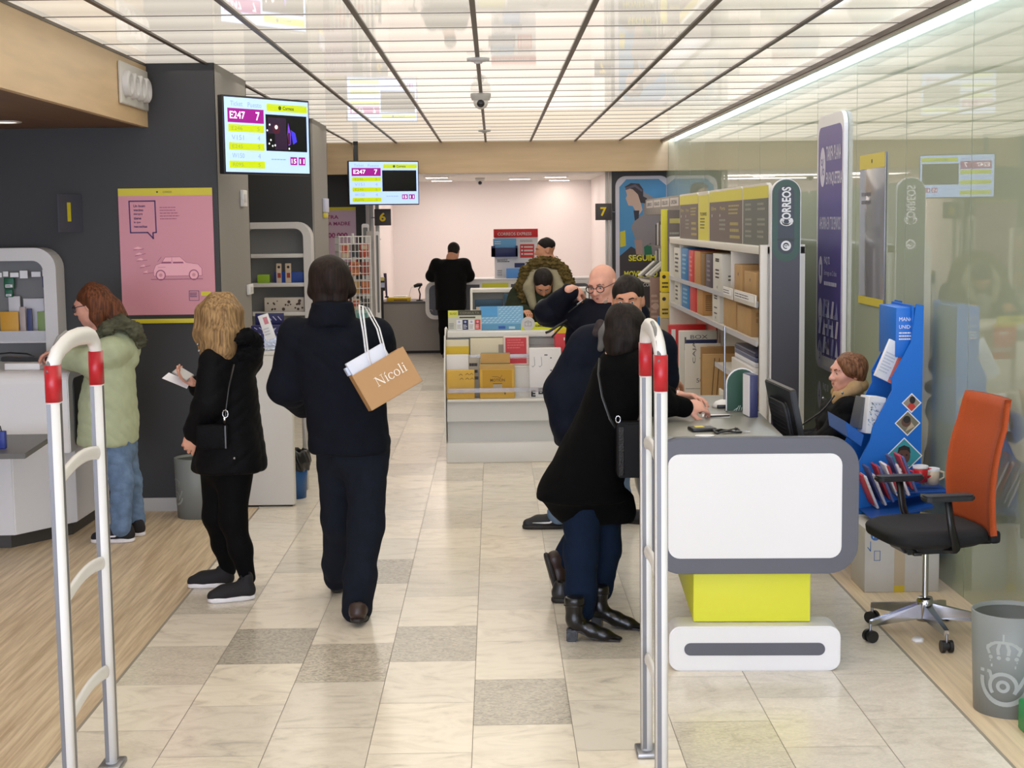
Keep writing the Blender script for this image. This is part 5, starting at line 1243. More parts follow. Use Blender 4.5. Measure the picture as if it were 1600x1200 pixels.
ware('flat_pack', 'red pack with a yellow top half hidden behind the bald man', 'pack', 864, 900, 548, 516, IY+0.20, 0.03, REDB, lambda f, w_, h: (f.rect(0, h*0.9, w_, h*1.0, YE2), f.rect(w_*0.4, h*0.7, w_*0.75, h*0.78, PINKW)), 0.0, zb=0.771)
# on the worktop
ib = thing('info_board', 'pale sign board with price tabs and a lime corner standing on the island', 'sign', (ix(724, IY+0.38), IY+0.40, 1.0455))
w_ = 52*(IY+0.4)/2400; h_ = iz(484, IY+0.4)-1.0455
MB().box(-w_/2, w_/2, -0.006, 0.006, 0, h_, mat('board_pale', (206, 206, 190), 0.5), 0.002).box(-w_/2, w_/2, -0.03, 0.08, 0, 0.006, PAPER).build('board', None, ib)
f = Flat((-w_/2, -0.006, 0), (1, 0, 0), (0, 0, 1))
f.rect(0, h_*0.70, w_*0.30, h_, YEL); f.rect(w_*0.30, h_*0.76, w_, h_, mat('board_olive', (66, 62, 44), 0.5)); f.text('CONSULTA', w_*0.36, h_*0.83, w_*0.58, h_*0.09, mat('olive_light', (150, 146, 120), 0.5)); f.text('ELIGE', w_*0.06, h_*0.8, w_*0.2, h_*0.1, MATS['board_olive'])
f.rect(w_*0.34, h_*0.62, w_*0.82, h_*0.69, MATS['board_olive'])
for i, c in enumerate((PAPER, mat('tab_navy', (30, 40, 92), 0.5), PAPER, mat('tab_red', (212, 62, 52), 0.5))):
    a = w_*(0.25+0.185*i); f.rect(a, h_*0.06, a+w_*0.165, h_*0.54, c); f.scribble(a+w_*0.02, h_*0.1, w_*0.12, h_*0.22, PAPER if i % 2 else MATS['barcode_grey'], 3, i); f.disc(a+w_*0.08, h_*0.44, w_*0.035, mat('tab_lilac', (176, 180, 214), 0.5))
f.scribble(w_*0.03, h_*0.1, w_*0.18, h_*0.3, MATS['pack_grey_ink'], 4, 8); f.build(ib, IDN)
bc = thing('cushioned_mailer', 'sky blue dotted mailer stack sloping on the island worktop beside the info board', 'mailer', (ix(782, IY+0.5), IY+0.42, 1.0455))
w_ = 68*(IY+0.5)/2400
bm_ = mat('mailer_blue', (92, 150, 190), 0.5); bd_ = mat('mailer_bright_blue', (6, 124, 186), 0.5)
MB().prism([(0, 0), (0.30, 0.0), (0.30, 0.185), (0.0, 0.05)], -w_/2, w_/2, 'X', bm_, 0.004).build('stack', None, bc)
s_ = math.hypot(0.30, 0.135); f = Flat((-w_/2, 0.0, 0.05), (1, 0, 0), (0, 0.30, 0.135)); f.rect(0.0, s_*0.42, w_*0.40, s_*0.98, bd_)
for i in range(9):
    for j in range(8):
        a, b = w_*(0.06+0.10*i)+(0.018 if j % 2 else 0), s_*(0.06+0.115*j)
        if a < w_*0.42 and b > s_*0.38: continue
        f.line([(a-0.008, b), (a+0.008, b+0.014)], 0.006, mat('mailer_pale_dash', (178, 208, 226), 0.5))
f.build(bc, IDN)
f = Flat((-w_/2, 0.0, 0.0), (1, 0, 0), (0, 0, 1)); f.rect(w_*0.42, 0.012, w_*0.58, 0.034, mat('mailer_royal', (40, 80, 170), 0.5)); f.rect(w_*0.66, 0.01, w_*0.8, 0.03, MATS['mailer_pale_dash']); f.build(bc, IDN)
es = thing('packaging_sign', 'lime sign reading EMBALA with a round white emblem on the island', 'sign', (ix(850, IY+0.30), IY+0.30, 1.0455))
w_ = 76*(IY+0.3)/2400; h_ = iz(504, IY+0.3)-1.0455
MB().prism(rrect(-w_/2, w_/2, 0, h_, 0.02, 4, (0, 0, 1, 1)), -0.006, 0.006, 'Y', mat('lime_sign', (214, 218, 20), 0.45), 0.0).box(-w_/2, w_/2, -0.02, 0.06, 0, 0.006, PAPER).build('board', None, es)
f = Flat((-w_/2, -0.006, 0), (1, 0, 0), (0, 0, 1)); f.text('EMBALAJES', w_*0.30, h_*0.36, w_*0.42, h_*0.36, mat('olive_ink', (96, 92, 20), 0.5), 0.02); f.build(es, IDN)
MB().prism([(-w_/2+0.058+0.055*math.cos(a*PI/14), h_*0.88+0.055*math.sin(a*PI/14)) for a in range(28)], -0.012, -0.0065, 'Y', PALE).build('emblem_disc', None, es)
f = Flat((-w_/2, -0.012, 0), (1, 0, 0), (0, 0, 1)); cx, cz = 0.058, h_*0.88
f.line([(cx-0.026, cz-0.02), (cx+0.026, cz-0.02), (cx+0.026, cz+0.012), (cx, cz+0.022), (cx-0.026, cz+0.012)], 0.004, MATS['pack_grey_ink'], True); f.line([(cx, cz+0.022), (cx, cz-0.02)], 0.003, MATS['pack_grey_ink']); f.line([(cx-0.026, cz+0.012), (cx, cz+0.004), (cx+0.026, cz+0.012)], 0.003, MATS['pack_grey_ink']); f.build(es, IDN)
# second island behind
JY = 20.0
i2 = thing('rear_display_island', 'second white display island with slate blue envelopes behind the packaging island', 'display unit', (0.45, JY, 0))
jx = lambda px: (px-771)*JY/2400-0.45
for x in (jx(733), 0.75): MB().prism([(0, 0), (0.6, 0), (0.6, 1.06), (0.2, 1.06), (0.1, 1.02), (0, 0.75)], x, x+0.03, 'X', GLOSSW).build('side_panel', None, i2)
MB().box(jx(733)+0.03, 0.75, 0.02, 0.58, 0.0, 0.60, GRS).build('base', None, i2); MB().box(jx(733)+0.03, 0.75, 0.0, 0.3, 0.76, 0.80, GLOSSW).build('shelf', None, i2); MB().box(jx(733)+0.03, 0.75, 0.1, 0.58, 1.02, 1.06, GLOSSW).build('worktop', None, i2); MB().box(jx(733)+0.03, 0.75, 0.30, 0.32, 0.6, 1.02, GRS).build('back_riser', None, i2)
slate = mat('slate_blue_mailer', (44, 74, 100), 0.5)
solid('mailer_pack', 'slate blue mailer pack in the rear island tray, nearer the far counter man', 'mailer', (740-771)*JY/2400, (784-771)*JY/2400, JY+0.06, JY+0.14, 0.801, 0.93, slate, 0.004)
solid('mailer_pack', 'tall slate blue mailer pack in the rear island tray beside the parka man', 'mailer', (786-771)*JY/2400, (812-771)*JY/2400, JY+0.02, JY+0.10, 0.801, 1.0, mat('slate_teal_mailer', (40, 78, 104), 0.5), 0.004)
solid('mailer_pack', 'beige mailer flat on the rear island shelf edge', 'mailer', (742-771)*JY/2400, (782-771)*JY/2400, JY+0.005, JY+0.05, 0.801, 0.835, mat('beige_mailer', (206, 188, 172), 0.5), 0.003)

# ------------------------------------------------------------------ far counters in the back room
KY2 = 22.4
fc = thing('service_counter', 'far service counter with white-rimmed charcoal front where the man in black stands', 'counter', (0.2, KY2, 0))
kx = lambda px: (px-771)*KY2/2400-0.2
ring_prism(o := MB(), rrect(kx(663), 1.25, 0.53, 1.085, 0.13, 7), rrect(kx(663)+0.055, 1.19, 0.585, 1.03, 0.085, 7), 0, 0.10, 'Y', WHITE); o.build('rim', None, fc)
MB().prism(rrect(kx(663)+0.05, 1.2, 0.58, 1.035, 0.085, 7), 0.02, 0.09, 'Y', DARK).build('front_panel', None, fc)
MB().box(kx(663)+0.25, 1.1, 0.1, 0.6, 0.0, 1.0, mat('counter_base_grey', (150, 148, 144), 0.5)).build('base', None, fc); MB().box(kx(672), 1.22, 0.0, 0.75, 1.086, 1.11, WHITE, 0.006).build('worktop', None, fc)
MB().box(kx(751), kx(794), -0.006, 0.015, 0.93, 1.05, YEL).box(kx(748), kx(752), -0.008, 0.012, 0.56, 1.06, WHITE).box(kx(793), kx(797), -0.008, 0.012, 0.56, 1.06, WHITE).box(kx(740), kx(800), -0.01, 0.02, 0.86, 0.93, PALE).build('lime_insert', None, fc)
f = Flat((kx(668), 0.02, 0.6), (1, 0, 0), (0, 0, 1)); f.line([(0.03+0.022*math.cos(a*0.5), 0.05+0.022*math.sin(a*0.5)) for a in range(10)], 0.009, PALE); f.build(fc, IDN)
gd = thing('side_desk', 'long grey fronted side desk against the bright back wall', 'desk', (-1.2, 22.8, 0))
MB().box(-0.485, 0.42, 0.02, 0.75, 0.04, 0.745, mat('desk_front_grey', (152, 148, 142), 0.5)).build('front_panel', None, gd); MB().box(-0.49, 0.44, 0.0, 0.8, 0.745, 0.775, mat('desk_top_dark', (84, 80, 78), 0.4), 0.004).build('worktop', None, gd); MB().box(-0.48, 0.40, 0.03, 0.7, 0.0, 0.04, INK).build('plinth', None, gd)
gx = lambda px: (px-771)*22.95/2400
o = solid('packing_machine', 'yellow flat cutting tool lying on the grey side desk', 'tool', gx(603), gx(640), 22.9, 23.1, 0.776, 0.83, mat('tool_yellow', (222, 188, 30), 0.45), 0.008)
f = Flat((-0.17, -0.1, 0), (1, 0, 0), (0, 0, 1)); f.rect(0.1, 0.0, 0.30, 0.03, mat('tool_ochre', (150, 116, 20), 0.5)); f.build(o, IDN)
sp = thing('lever_stapler', 'purple lever arm standing upright on the yellow tool', 'lever', (gx(603), 22.93, 0.831))
MB().cyl((0, 0, 0), (-0.02, 0.03, 0.36), 0.012, 0.024, 12, mat('lever_purple', (52, 36, 78), 0.4)).lathe([(0, 0), (0.03, 0), (0.03, 0.02), (0, 0.02)], 14, BLACK).build('arm', None, sp)
solid('paper_pad', 'white paper pad at the wall end of the grey side desk', 'paper pad', gx(612), gx(632), 23.2, 23.45, 0.776, 0.84, PAPER, 0.002)
sc_ = thing('barcode_scanner', 'black barcode scanner on a bent neck beside the far counter', 'scanner', (gx(654), 22.95, 0.776))
MB().lathe([(0, 0), (0.055, 0), (0.045, 0.015), (0, 0.02)], 18, BLACK).build('foot', None, sc_); MB().tube([(0, 0, 0.01), (0.01, 0, 0.10), (-0.01, 0, 0.17), (0.02, 0, 0.22)], 0.011, 8, BLACK).build('neck', None, sc_); MB().tube([(-0.08, 0, 0.215), (-0.02, 0, 0.235), (0.045, 0, 0.245)], [0.022, 0.03, 0.02], 8, BLACK).build('scan_head', None, sc_); MB().tube([(-0.07, 0.01, 0.21), (-0.12, 0.01, 0.20), (-0.15, 0.02, 0.10), (-0.16, 0.03, 0.0)], 0.004, 6, PALE).build('cable', None, sc_)
ct2 = thing('card_terminal', 'dark card terminal on a post at the mouth of the back room', 'payment terminal', ((596-771)*22.6/2400, 22.55, 0))
MB().cyl((0, 0, 0), (0, 0, 0.98), 0.02, n=10, m=BLACK).lathe([(0, 0), (0.042, 0), (0.042, 0.015), (0, 0.02)], 22, BLACK).build('post', None, ct2); MB().box(-0.05, 0.05, -0.05, 0.02, 0.95, 1.14, BLACK, 0.01).build('terminal_body', None, ct2); MB().box(-0.01, 0.045, -0.053, -0.05, 1.0, 1.07, mat('terminal_screen', (180, 190, 220), 0.3)).box(-0.03, 0.04, -0.056, -0.02, 1.10, 1.15, mat('receipt_yellow', (216, 206, 120), 0.5)).build('receipt', None, ct2)
# cardboard brochure display on the far counter
DY = 22.75
cdp = thing('brochure_display', 'white cardboard brochure display with a red crown board on the far counter', 'brochure display', ((803-771)*DY/2400, DY, 1.111))
dx = lambda px: (px-803)*DY/2400
dz = lambda py: 1.95-(py-345)*DY/2400-1.111
MB().box(dx(772), dx(840), 0.06, 0.075, 0, dz(370), PAPER, 0.002).box(dx(772), dx(840), 0.0, 0.2, 0, 0.015, PAPER).build('body', None, cdp)
MB().box(dx(771), dx(840), 0.045, 0.06, dz(371), dz(358), mat('crown_red', (214, 34, 40), 0.45), 0.002).build('crown_board', None, cdp)
MB().box(dx(767), dx(808), -0.03, -0.005, dz(401), dz(387), mat('pocket_navy', (18, 32, 92), 0.45), 0.003).box(dx(767), dx(773), -0.03, 0.055, dz(401), dz(384), MATS['pocket_navy']).box(dx(805), dx(808), -0.03, 0.055, dz(401), dz(384), MATS['pocket_navy']).build('pocket', None, cdp)
f = Flat((dx(772), 0.045, 0), (1, 0, 0), (0, 0, 1)); f.text('CORREOS EXPRESS', 0.05, dz(368), 0.5, 0.045, PINKW, 0.01); f.k = -0.013
f.rect(dx(812)-dx(772), dz(403), dx(834)-dx(772), dz(382), mat('list_red', (216, 44, 46), 0.5))
for i in range(3): f.disc(dx(815)-dx(772), dz(386+5.5*i), 0.014, PAPER); f.rect(dx(818)-dx(772), dz(387.5+5.5*i), dx(832)-dx(772), dz(385+5.5*i), PINKW)
f.rect(dx(803)-dx(772), dz(418), dx(819)-dx(772), dz(411), MATS['pocket_navy']); f.scribble(dx(776)-dx(772), dz(410), 0.2, 0.05, INK, 2, 4); f.scribble(dx(812)-dx(772), dz(379), 0.2, 0.04, MATS['pack_grey_ink'], 2, 6); f.scribble(dx(776)-dx(772), dz(434), 0.08, 0.12, MATS['pack_grey_ink'], 4, 5); f.build(cdp, IDN)
o = solid('brochure', 'sky blue brochure standing in the navy pocket of the far display', 'brochure', (768-771)*DY/2400+0.02, (807-771)*DY/2400-0.01, DY+0.0, DY+0.02, 1.111+dz(398), 1.111+dz(373), mat('brochure_blue', (104, 172, 226), 0.45), 0.002)
f = Flat((-0.17, -0.0125, 0), (1, 0, 0), (0, 0, 1)); f.scribble(0.02, 0.15, 0.12, 0.06, PAPER, 2, 3); f.build(o, IDN)
solid('brochure_box', 'light blue box at the foot of the far brochure display', 'box', (790-771)*22.6/2400, (816-771)*22.6/2400, 22.5, 22.7, 1.111, 1.111+0.14, mat('box_azure', (92, 156, 232), 0.45), 0.004)

# ------------------------------------------------------------------ counter number flags at the mouth of the back room
for n_, px, py, lb, cx_ in (('6', 598, 339.5, 'charcoal flag sign with a yellow numeral six at the mouth of the back room', -1), ('7', 943, 331, 'charcoal flag sign with a yellow numeral seven at the mouth of the back room', 1)):
    p = P(px, py, 21.1)
    t = thing('desk_number_sign', lb, 'sign', (p.x, 21.1, p.z-0.112))
    MB().box(-0.112, 0.112, -0.008, 0.008, 0, 0.225, mat('flag_dark', (66, 60, 62), 0.5), 0.003).build('board', None, t)
    f = Flat((-0.112, -0.008, 0), (1, 0, 0), (0, 0, 1)); f.text(n_, 0.068, 0.055, 0.085, 0.12, mat('numeral_yellow', (228, 196, 0), 0.5), 0.03); f.build(t, IDN)
    MB().cyl((0.112*cx_, 0.0, 0.11), (0.16*cx_, 0.11, 0.11), 0.008, n=8, m=STEEL).build('bracket', None, t)
# portrait poster on the dark pier
pw = thing('wall_poster', 'tall poster of a dark-haired woman in a headband against blue sky', 'poster', (2.0, 21.24, 0))
qx = lambda px: (px-771)*21.2/2400-2.0
qz = lambda py: P(985, py, 21.2).z
MB().prism(rrect(qx(961), qx(1046), qz(560), qz(275), 0.14, 6), -0.03, -0.001, 'Y', mat('poster_rim_lilac', (206, 202, 214), 0.4), 0.003).build('rim', None, pw)
f = Flat((qx(961), -0.03, qz(560)), (1, 0, 0), (0, 0, 1)); A_ = lambda px, py: (qx(px)-qx(961), qz(py)-qz(560))
POL = lambda L, m_: f.poly([A_(*q) for q in L], m_)
POL([(967, 556), (1040, 556), (1040, 290), (1028, 280), (978, 280), (967, 292)], mat('poster_sky_blue', (74, 140, 190), 0.5))
POL([(967, 400), (985, 385), (1006, 398), (1040, 402), (1040, 556), (967, 556)], mat('poster_street_dark', (62, 54, 60), 0.5))
POL([(968, 362), (976, 360), (977, 384), (968, 386)], YB)
POL([(1005, 300), (1022, 310), (1040, 330), (1040, 400), (995, 398), (991, 372), (985, 355), (990, 345), (1004, 335)], mat('poster_coat_grey', (140, 132, 134), 0.5))
POL([(990, 375), (1002, 375), (1003, 398), (993, 398)], mat('poster_sleeve', (166, 136, 128), 0.5))
POL([(976, 294), (990, 290), (998, 300), (1000, 316), (1003, 328), (996, 338), (988, 322), (981, 321), (977, 310), (979, 305)], mat('poster_skin', (196, 166, 150), 0.5))
POL([(975, 292), (985, 286), (998, 287), (1004, 296), (1004, 307), (1010, 310), (1008, 318), (1000, 317), (996, 304), (988, 296)], mat('poster_hair', (52, 40, 44), 0.5))
POL([(976, 293), (992, 288), (1003, 297), (1002, 300), (991, 292), (977, 297)], mat('poster_band', (92, 84, 104), 0.5))
POL([(989, 329), (998, 329), (997, 341), (991, 345)], mat('poster_scarf', (46, 44, 56), 0.5))
POL([(1005, 386), (1016, 380), (1018, 398), (1006, 400)], mat('poster_leaf', (40, 110, 80), 0.5))
PYE = mat('poster_text_yellow', (220, 214, 40), 0.5)
b = A_(981, 408); f.text('SEGUIMOS', b[0], b[1], 0.52, 0.085, PYE, 0.03); b = A_(974, 433); f.text('MOVIENDO', b[0], b[1], 0.46, 0.085, PYE, 0.03); b = A_(994, 448); f.text('TU CORREO', b[0], b[1], 0.3, 0.05, PAPER)
f.build(pw, IDN)
# ------------------------------------------------------------------ long packaging shelving against the glass wall
SX = 1.80; SB = 2.10; Y0s, Y1s = 10.42, 15.8
su = thing('packaging_shelving', 'long white packaging shelving with lime header boards along the glass wall', 'shelving', (SX, Y0s, 0))
SWH = mat('shelving_white', (218, 214, 206), 0.4); DIV = mat('shelving_inner_grey', (172, 168, 160), 0.5)
def yx(px, X=SX): return PX(px, 400, X).y
L = Y1s-Y0s
MB().box(0, 0.31, 0, 0.03, 0, 1.765, SWH, 0.004).box(0.0, 0.05, -0.03, 0.03, 0, 1.765, SWH, 0.004).build('end_panel', None, su)
MB().box(0, 0.31, L-0.03, L, 0, 1.765, SWH, 0.004).build('end_panel', None, su)
MB().box(0, 0.31, 0, L, 1.70, 1.755, SWH, 0.004).build('top_board', None, su)
yd = yx(1144.2, SX+0.02)-Y0s-0.008; yd2 = yx(1063.5, SX+0.02)-Y0s-0.008
for y, zz in ((yd, 1.366), (yd2, 1.10)): MB().box(0.01, 0.29, y, y+0.014, zz, 1.70, SWH, 0.002).build('divider', None, su)
MB().box(0.292, 0.306, 0.03, L-0.03, 0.0, 1.70, DIV).build('back_panel', None, su)
EDGE = mat('price_rail', (190, 190, 200), 0.3)
for z in (1.365, 1.10, 0.78):
    L2 = L-0.03 if z > 1 else 2.05
    s_ = MB().box(0.0, 0.29, 0.03, L2, z-0.022, z, SWH, 0.002).build('shelf', None, su)
    MB().box(-0.012, -0.002, 0.05, L2-0.02, z-0.03, z+0.006, EDGE).build('price_rail', None, s_)
MB().box(-0.08, 0.30, 0.03, L, 0.0, 0.10, SWH, 0.004).build('base', None, su)
# header boards
HB = mat('header_brown', (98, 86, 80), 0.45); HG = mat('header_green_grey', (92, 98, 92), 0.45); HY = mat('header_yellow', (214, 206, 60), 0.45); HT = mat('header_text_yellow', (176, 164, 96), 0.5); HL = mat('header_text_grey', (150, 152, 140), 0.5)
hx = 0.06
ys_ = [0.0, yx(1160, SX+hx)-Y0s, yx(1108, SX+hx)-Y0s, yx(1091, SX+hx)-Y0s, yx(1062, SX+hx)-Y0s]
zt = 2.185
def board(ya, yb, face, name):
    b_ = MB().prism(rrect(ya+0.004, yb-0.004, 1.756, zt, 0.10, 6, (0, 0, 0, 1)) if True else [], hx, hx+0.03, 'X', SWH, 0.003).build(name, None, su)
    f = Flat((hx, yb-0.004, 1.756), (0, -1, 0), (0, 0, 1)); W = yb-ya-0.008; H = zt-1.756
    if face == 'yellow':
        f.rect(0.02, 0, W, H*0.93, HY); f.text('TU ENVIO', W*0.2, H*0.5, W*0.6, H*0.07, INK, 0.02); f.scribble(W*0.2, H*0.22, W*0.55, H*0.25, mat('header_ink', (92, 88, 30), 0.5), 4, 3)
    else:
        c = HG if face == 'green' else HB; tx = HL if face == 'green' else HT
        f.rect(0.03, H*0.76, W, H*0.96, HY); f.rect(0.03, 0.0, W, H*0.76, c)
        if face == 'green':
            for i, (a, b) in enumerate(((0.12, 0.55), (0.60, 0.55), (0.12, 0.30), (0.60, 0.30), (0.12, 0.10), (0.60, 0.10))): f.scribble(W*a, H*b, W*0.30, H*0.16, tx, 2, i+3)
        else:
            f.text('Elige', W*0.08, H*0.58, W*0.16, H*0.09, tx, 0.02); f.text('Paga', W*0.36, H*0.58, W*0.16, H*0.09, tx, 0.02); f.scribble(W*0.62, H*0.5, W*0.3, H*0.2, tx, 3, 2); f.scribble(W*0.34, H*0.2, W*0.25, H*0.25, HL, 3, 8); f.scribble(W*0.66, H*0.05, W*0.28, H*0.35, tx, 3, 11); f.disc(W*0.1, H*0.5, 0.014, PAPER, 8); f.disc(W*0.36, H*0.5, 0.014, PAPER, 8)
    # rim lies on the raised edge
    f.build(su, IDN)
board(ys_[0], ys_[1], 'green', 'header_board'); board(ys_[1], ys_[2], 'brown', 'header_board'); board(ys_[2], ys_[3], 'yellow', 'header_board'); board(ys_[3], ys_[4], 'brown', 'header_board')
# totem sign at the near end
tt = thing('totem_sign', 'tall round-topped charcoal totem with a vertical white name on a green field', 'sign', (0, 10.33, 0))
xa, xb = P(1204.5, 400, 10.33).x, P(1251, 400, 10.33).x; zt_ = P(1228, 279, 10.33).z
cx = (xa+xb)/2; r_ = (xb-xa)/2; tt.location.x = cx
ar = lambda w_, z1, n=16: [(-w_, 0), (w_, 0)]+[(w_*math.cos(PI*i/n), z1-w_+w_*math.sin(PI*i/n)) for i in range(n+1)]
MB().prism(ar(r_, zt_), 0, 0.045, 'Y', WHITE).build('rim', None, tt); MB().prism(ar(r_-0.006, zt_-0.006), -0.004, 0, 'Y', mat('totem_charcoal', (58, 56, 62), 0.4)).build('face', None, tt)
f = Flat((-r_, -0.004, 0), (1, 0, 0), (0, 0, 1)); GRN = mat('totem_green', (42, 72, 58), 0.4); MIDN = mat('totem_midnight', (44, 50, 58), 0.4)
g0 = P(1228, 404, 10.33).z
cap_ = lambda w_, za, zb, n=14: [(r_+w_*math.cos(PI+PI*i/n), za+w_+w_*math.sin(PI+PI*i/n)) for i in range(n+1)]+[(r_+w_*math.cos(PI*i/n), zb-w_+w_*math.sin(PI*i/n)) for i in range(n+1)]
f.poly(cap_(r_-0.008, g0-0.02, zt_-0.008), GRN); f.poly(cap_(r_-0.045, g0+0.03, zt_-0.045), MIDN)
f.text('CORREOS', r_+0.032, P(1228, 352, 10.33).z, 0.255, 0.062, PAPER, 0.03, ang=PI/2)
f.text('C', r_+0.032+0.016, P(1228, 352, 10.33).z-0.005, 0.052, 0.09, PAPER, 0.03, ang=PI/2)
ez = P(1228, 384, 10.33).z
f.disc(r_, ez, 0.034, PAPER); f.line([(r_+0.018*math.cos(a*0.5), ez+0.018*math.sin(a*0.5)) for a in range(11)], 0.006, MIDN); f.line([(r_+0.008*math.cos(a*0.6), ez+0.006+0.008*math.sin(a*0.6)) for a in range(11)], 0.004, MIDN); f.rect(r_-0.06, g0+0.12, r_+0.06, g0+0.135, mat('totem_dim', (62, 68, 70), 0.5))
f.build(tt, IDN)
# goods: boxes stand on the shelves with their spine to the aisle
def goods(nm, lb, cat, px0, px1, z0, z1, m_, d0=0.02, d1=0.275, pr=None, group=None, prf=None, X=SX):
    ya, yb = yx(px1, X+d0), yx(px0, X+d0)
    o = MB().box(0, d1-d0, -(yb-ya)/2+0.004, (yb-ya)/2-0.004, 0, z1-z0, m_, 0.004).build(nm); o.location = (X+d0, (ya+yb)/2, z0+0.001)
    tag(o, lb, cat, group)
    if pr:
        f = Flat((0, (yb-ya)/2-0.004, 0), (0, -1, 0), (0, 0, 1)); pr(f, yb-ya-0.008, z1-z0); f.build(o, IDN)
    if prf:
        f = Flat((0, -(yb-ya)/2+0.004, 0), (1, 0, 0), (0, 0, 1)); prf(f, d1-d0, z1-z0); f.build(o, IDN)
    return o
FB = mat('file_blue', (52, 128, 190), 0.45); FR = mat('file_red', (214, 62, 62), 0.45); FT = mat('file_tan', (190, 140, 84), 0.6); FD = mat('file_plum_grey', (88, 78, 88), 0.5); FW = mat('file_white', (214, 212, 206), 0.5); INKS = mat('spine_ink', (92, 90, 96), 0.6); CARD = mat('carton_kraft', (182, 146, 98), 0.75, noise=(7, 0.06)); CI = mat('carton_ink', (92, 66, 38), 0.7)
mk = lambda m_, n=3, sd=1: (lambda f, w_, h: f.scribble(w_*0.2, h*0.15, w_*0.6, h*0.7, m_, n, sd))
z = 1.365
goods('box_file', 'pale white flat box at the far end of the top shelf', 'box', 1053, 1063, z, 1.66, FW, pr=mk(INKS, 5))
goods('box_file', 'sky blue flat box on the top shelf between the white and red ones', 'box', 1064, 1075, z, 1.665, FB, pr=mk(mat('blue_pale', (150, 196, 226), 0.5), 5, 2))
goods('box_file', 'red flat box on the top shelf beside the sky blue one', 'box', 1076, 1084, z, 1.655, FR, pr=mk(mat('red_pale', (236, 150, 150), 0.5), 5, 3))
goods('box_file', 'tan flat box on the top shelf beside the red one', 'box', 1085, 1094, z, 1.655, FT)
goods('box_file', 'olive brown flat box on the top shelf beside the tan one', 'box', 1095, 1101, z, 1.64, mat('file_olive_brown', (132, 102, 62), 0.6))
goods('box_file', 'plum grey flat box on the top shelf beside the white binder', 'box', 1103, 1112, z, 1.645, FD, pr=mk(mat('plum_pale', (150, 140, 150), 0.5), 5, 5))
goods('binder', 'thick white binder with small black drawings on the top shelf', 'binder', 1114, 1128, z, 1.66, FW, pr=lambda f, w_, h: ([f.line([(w_*0.3, h*b), (w_*0.7, h*b)], 0.012, INK) for b in (0.85, 0.8, 0.55, 0.45, 0.35)], f.disc(w_*0.5, h*0.08, 0.012, INK, 8)), prf=lambda f, w_, h: (f.disc(w_*0.45, h*0.8, 0.03, INKS), f.scribble(w_*0.2, h*0.25, w_*0.6, h*0.2, INKS, 2, 5)))
z = 1.365
goods('cardboard_box', 'brown cardboard box marked CAJA on the top shelf, nearest the totem', 'box', 1163, 1182, z, 1.565, CARD, 0.03, 0.28, prf=lambda f, w_, h: f.text('CAJA', w_*0.22, h*0.55, w_*0.7, h*0.32, CI, 0.02), pr=lambda f, w_, h: f.disc(w_*0.5, h*0.7, 0.014, INK, 8))
goods('cardboard_box', 'brown cardboard box behind the one marked CAJA on the top shelf', 'box', 1147.5, 1160, z, 1.60, CARD, 0.03, 0.28, pr=lambda f, w_, h: f.disc(w_*0.5, h*0.7, 0.014, INK, 8))
for px0, px1, lb in ((1130, 1144, 'acrylic price holder on the top shelf edge beside the white binder'), (1147, 1180, 'acrylic price holder on the top shelf edge under the CAJA box')):
    ya, yb = yx(px1, SX-0.03), yx(px0, SX-0.03)
    o = MB().box(0, 0.012, -(yb-ya)/2, (yb-ya)/2, 0, 0.085, mat('holder_frost', (212, 208, 202), 0.3), 0.003).build('price_holder'); o.location = (SX-0.03, (ya+yb)/2, 1.34); tag(o, lb, 'price holder')
    f = Flat((0, (yb-ya)/2, 0), (0, -1, 0), (0, 0, 1)); W = yb-ya; f.rect(W*0.03, 0.03, W*0.97, 0.075, PAPER); f.scribble(W*0.06, 0.035, W*0.8, 0.035, INKS, 2, 7); f.build(o, IDN)
z = 1.10
goods('box_file', 'pale flat box at the far end of the second shelf', 'box', 1054, 1062, z, 1.33, FW, pr=mk(INKS, 4, 8))
goods('box_file', 'bright blue flat box on the second shelf', 'box', 1065, 1077, z, 1.33, FB, pr=mk(MATS['blue_pale'], 4, 6))
goods('box_file', 'red flat box on the second shelf beside the bright blue one', 'box', 1078, 1087, z, 1.33, FR)
goods('cardboard_box', 'kraft box on the second shelf between the red box and the white spined one', 'box', 1089, 1098, z, 1.32, FT, prf=lambda f, w_, h: [f.rect(w_*0.1, h*0.2+0.018*i, w_*0.9, h*0.2+0.018*i+0.006, CI) for i in range(8)])
goods('white_spined_box', 'white box with black drawings on the second shelf', 'box', 1113, 1124, z, 1.335, FW, pr=lambda f, w_, h: ([f.line([(w_*0.3, h*b), (w_*0.7, h*b)], 0.01, INK) for b in (0.9, 0.82, 0.5, 0.3)], f.disc(w_*0.5, h*0.15, 0.012, INK, 8)))
goods('cardboard_box', 'plain brown carton on the second shelf beside the white spined box', 'box', 1131, 1150, z, 1.32, CARD, 0.03, 0.28)
goods('cardboard_box', 'brown carton with printed squares on the second shelf, nearest the totem', 'box', 1152, 1174, z, 1.30, CARD, 0.03, 0.27, prf=lambda f, w_, h: [f.rect(w_*(0.15+0.25*i), h*(0.5+0.22*j), w_*(0.33+0.25*i), h*(0.64+0.22*j), mat('carton_print', (160, 122, 76), 0.7)) for i in range(2) for j in range(2)])
z = 0.78
for i, (c, lb) in enumerate((((214, 216, 226), 'white padded envelope at the bottom of the small stack on the third shelf'), ((84, 92, 128), 'slate blue padded envelope in the middle of the small stack on the third shelf'), ((46, 50, 84), 'navy padded envelope on top of the small stack on the third shelf'))):
    o = solid('padded_envelope', lb, 'envelope', SX+0.02, SX+0.27, yx(1172)-0.1, yx(1141)-0.1, 0.0, 0.035, mat('padded_%d' % i, c, 0.45), 0.01); o.location.z = 0.9+0.036*i; 
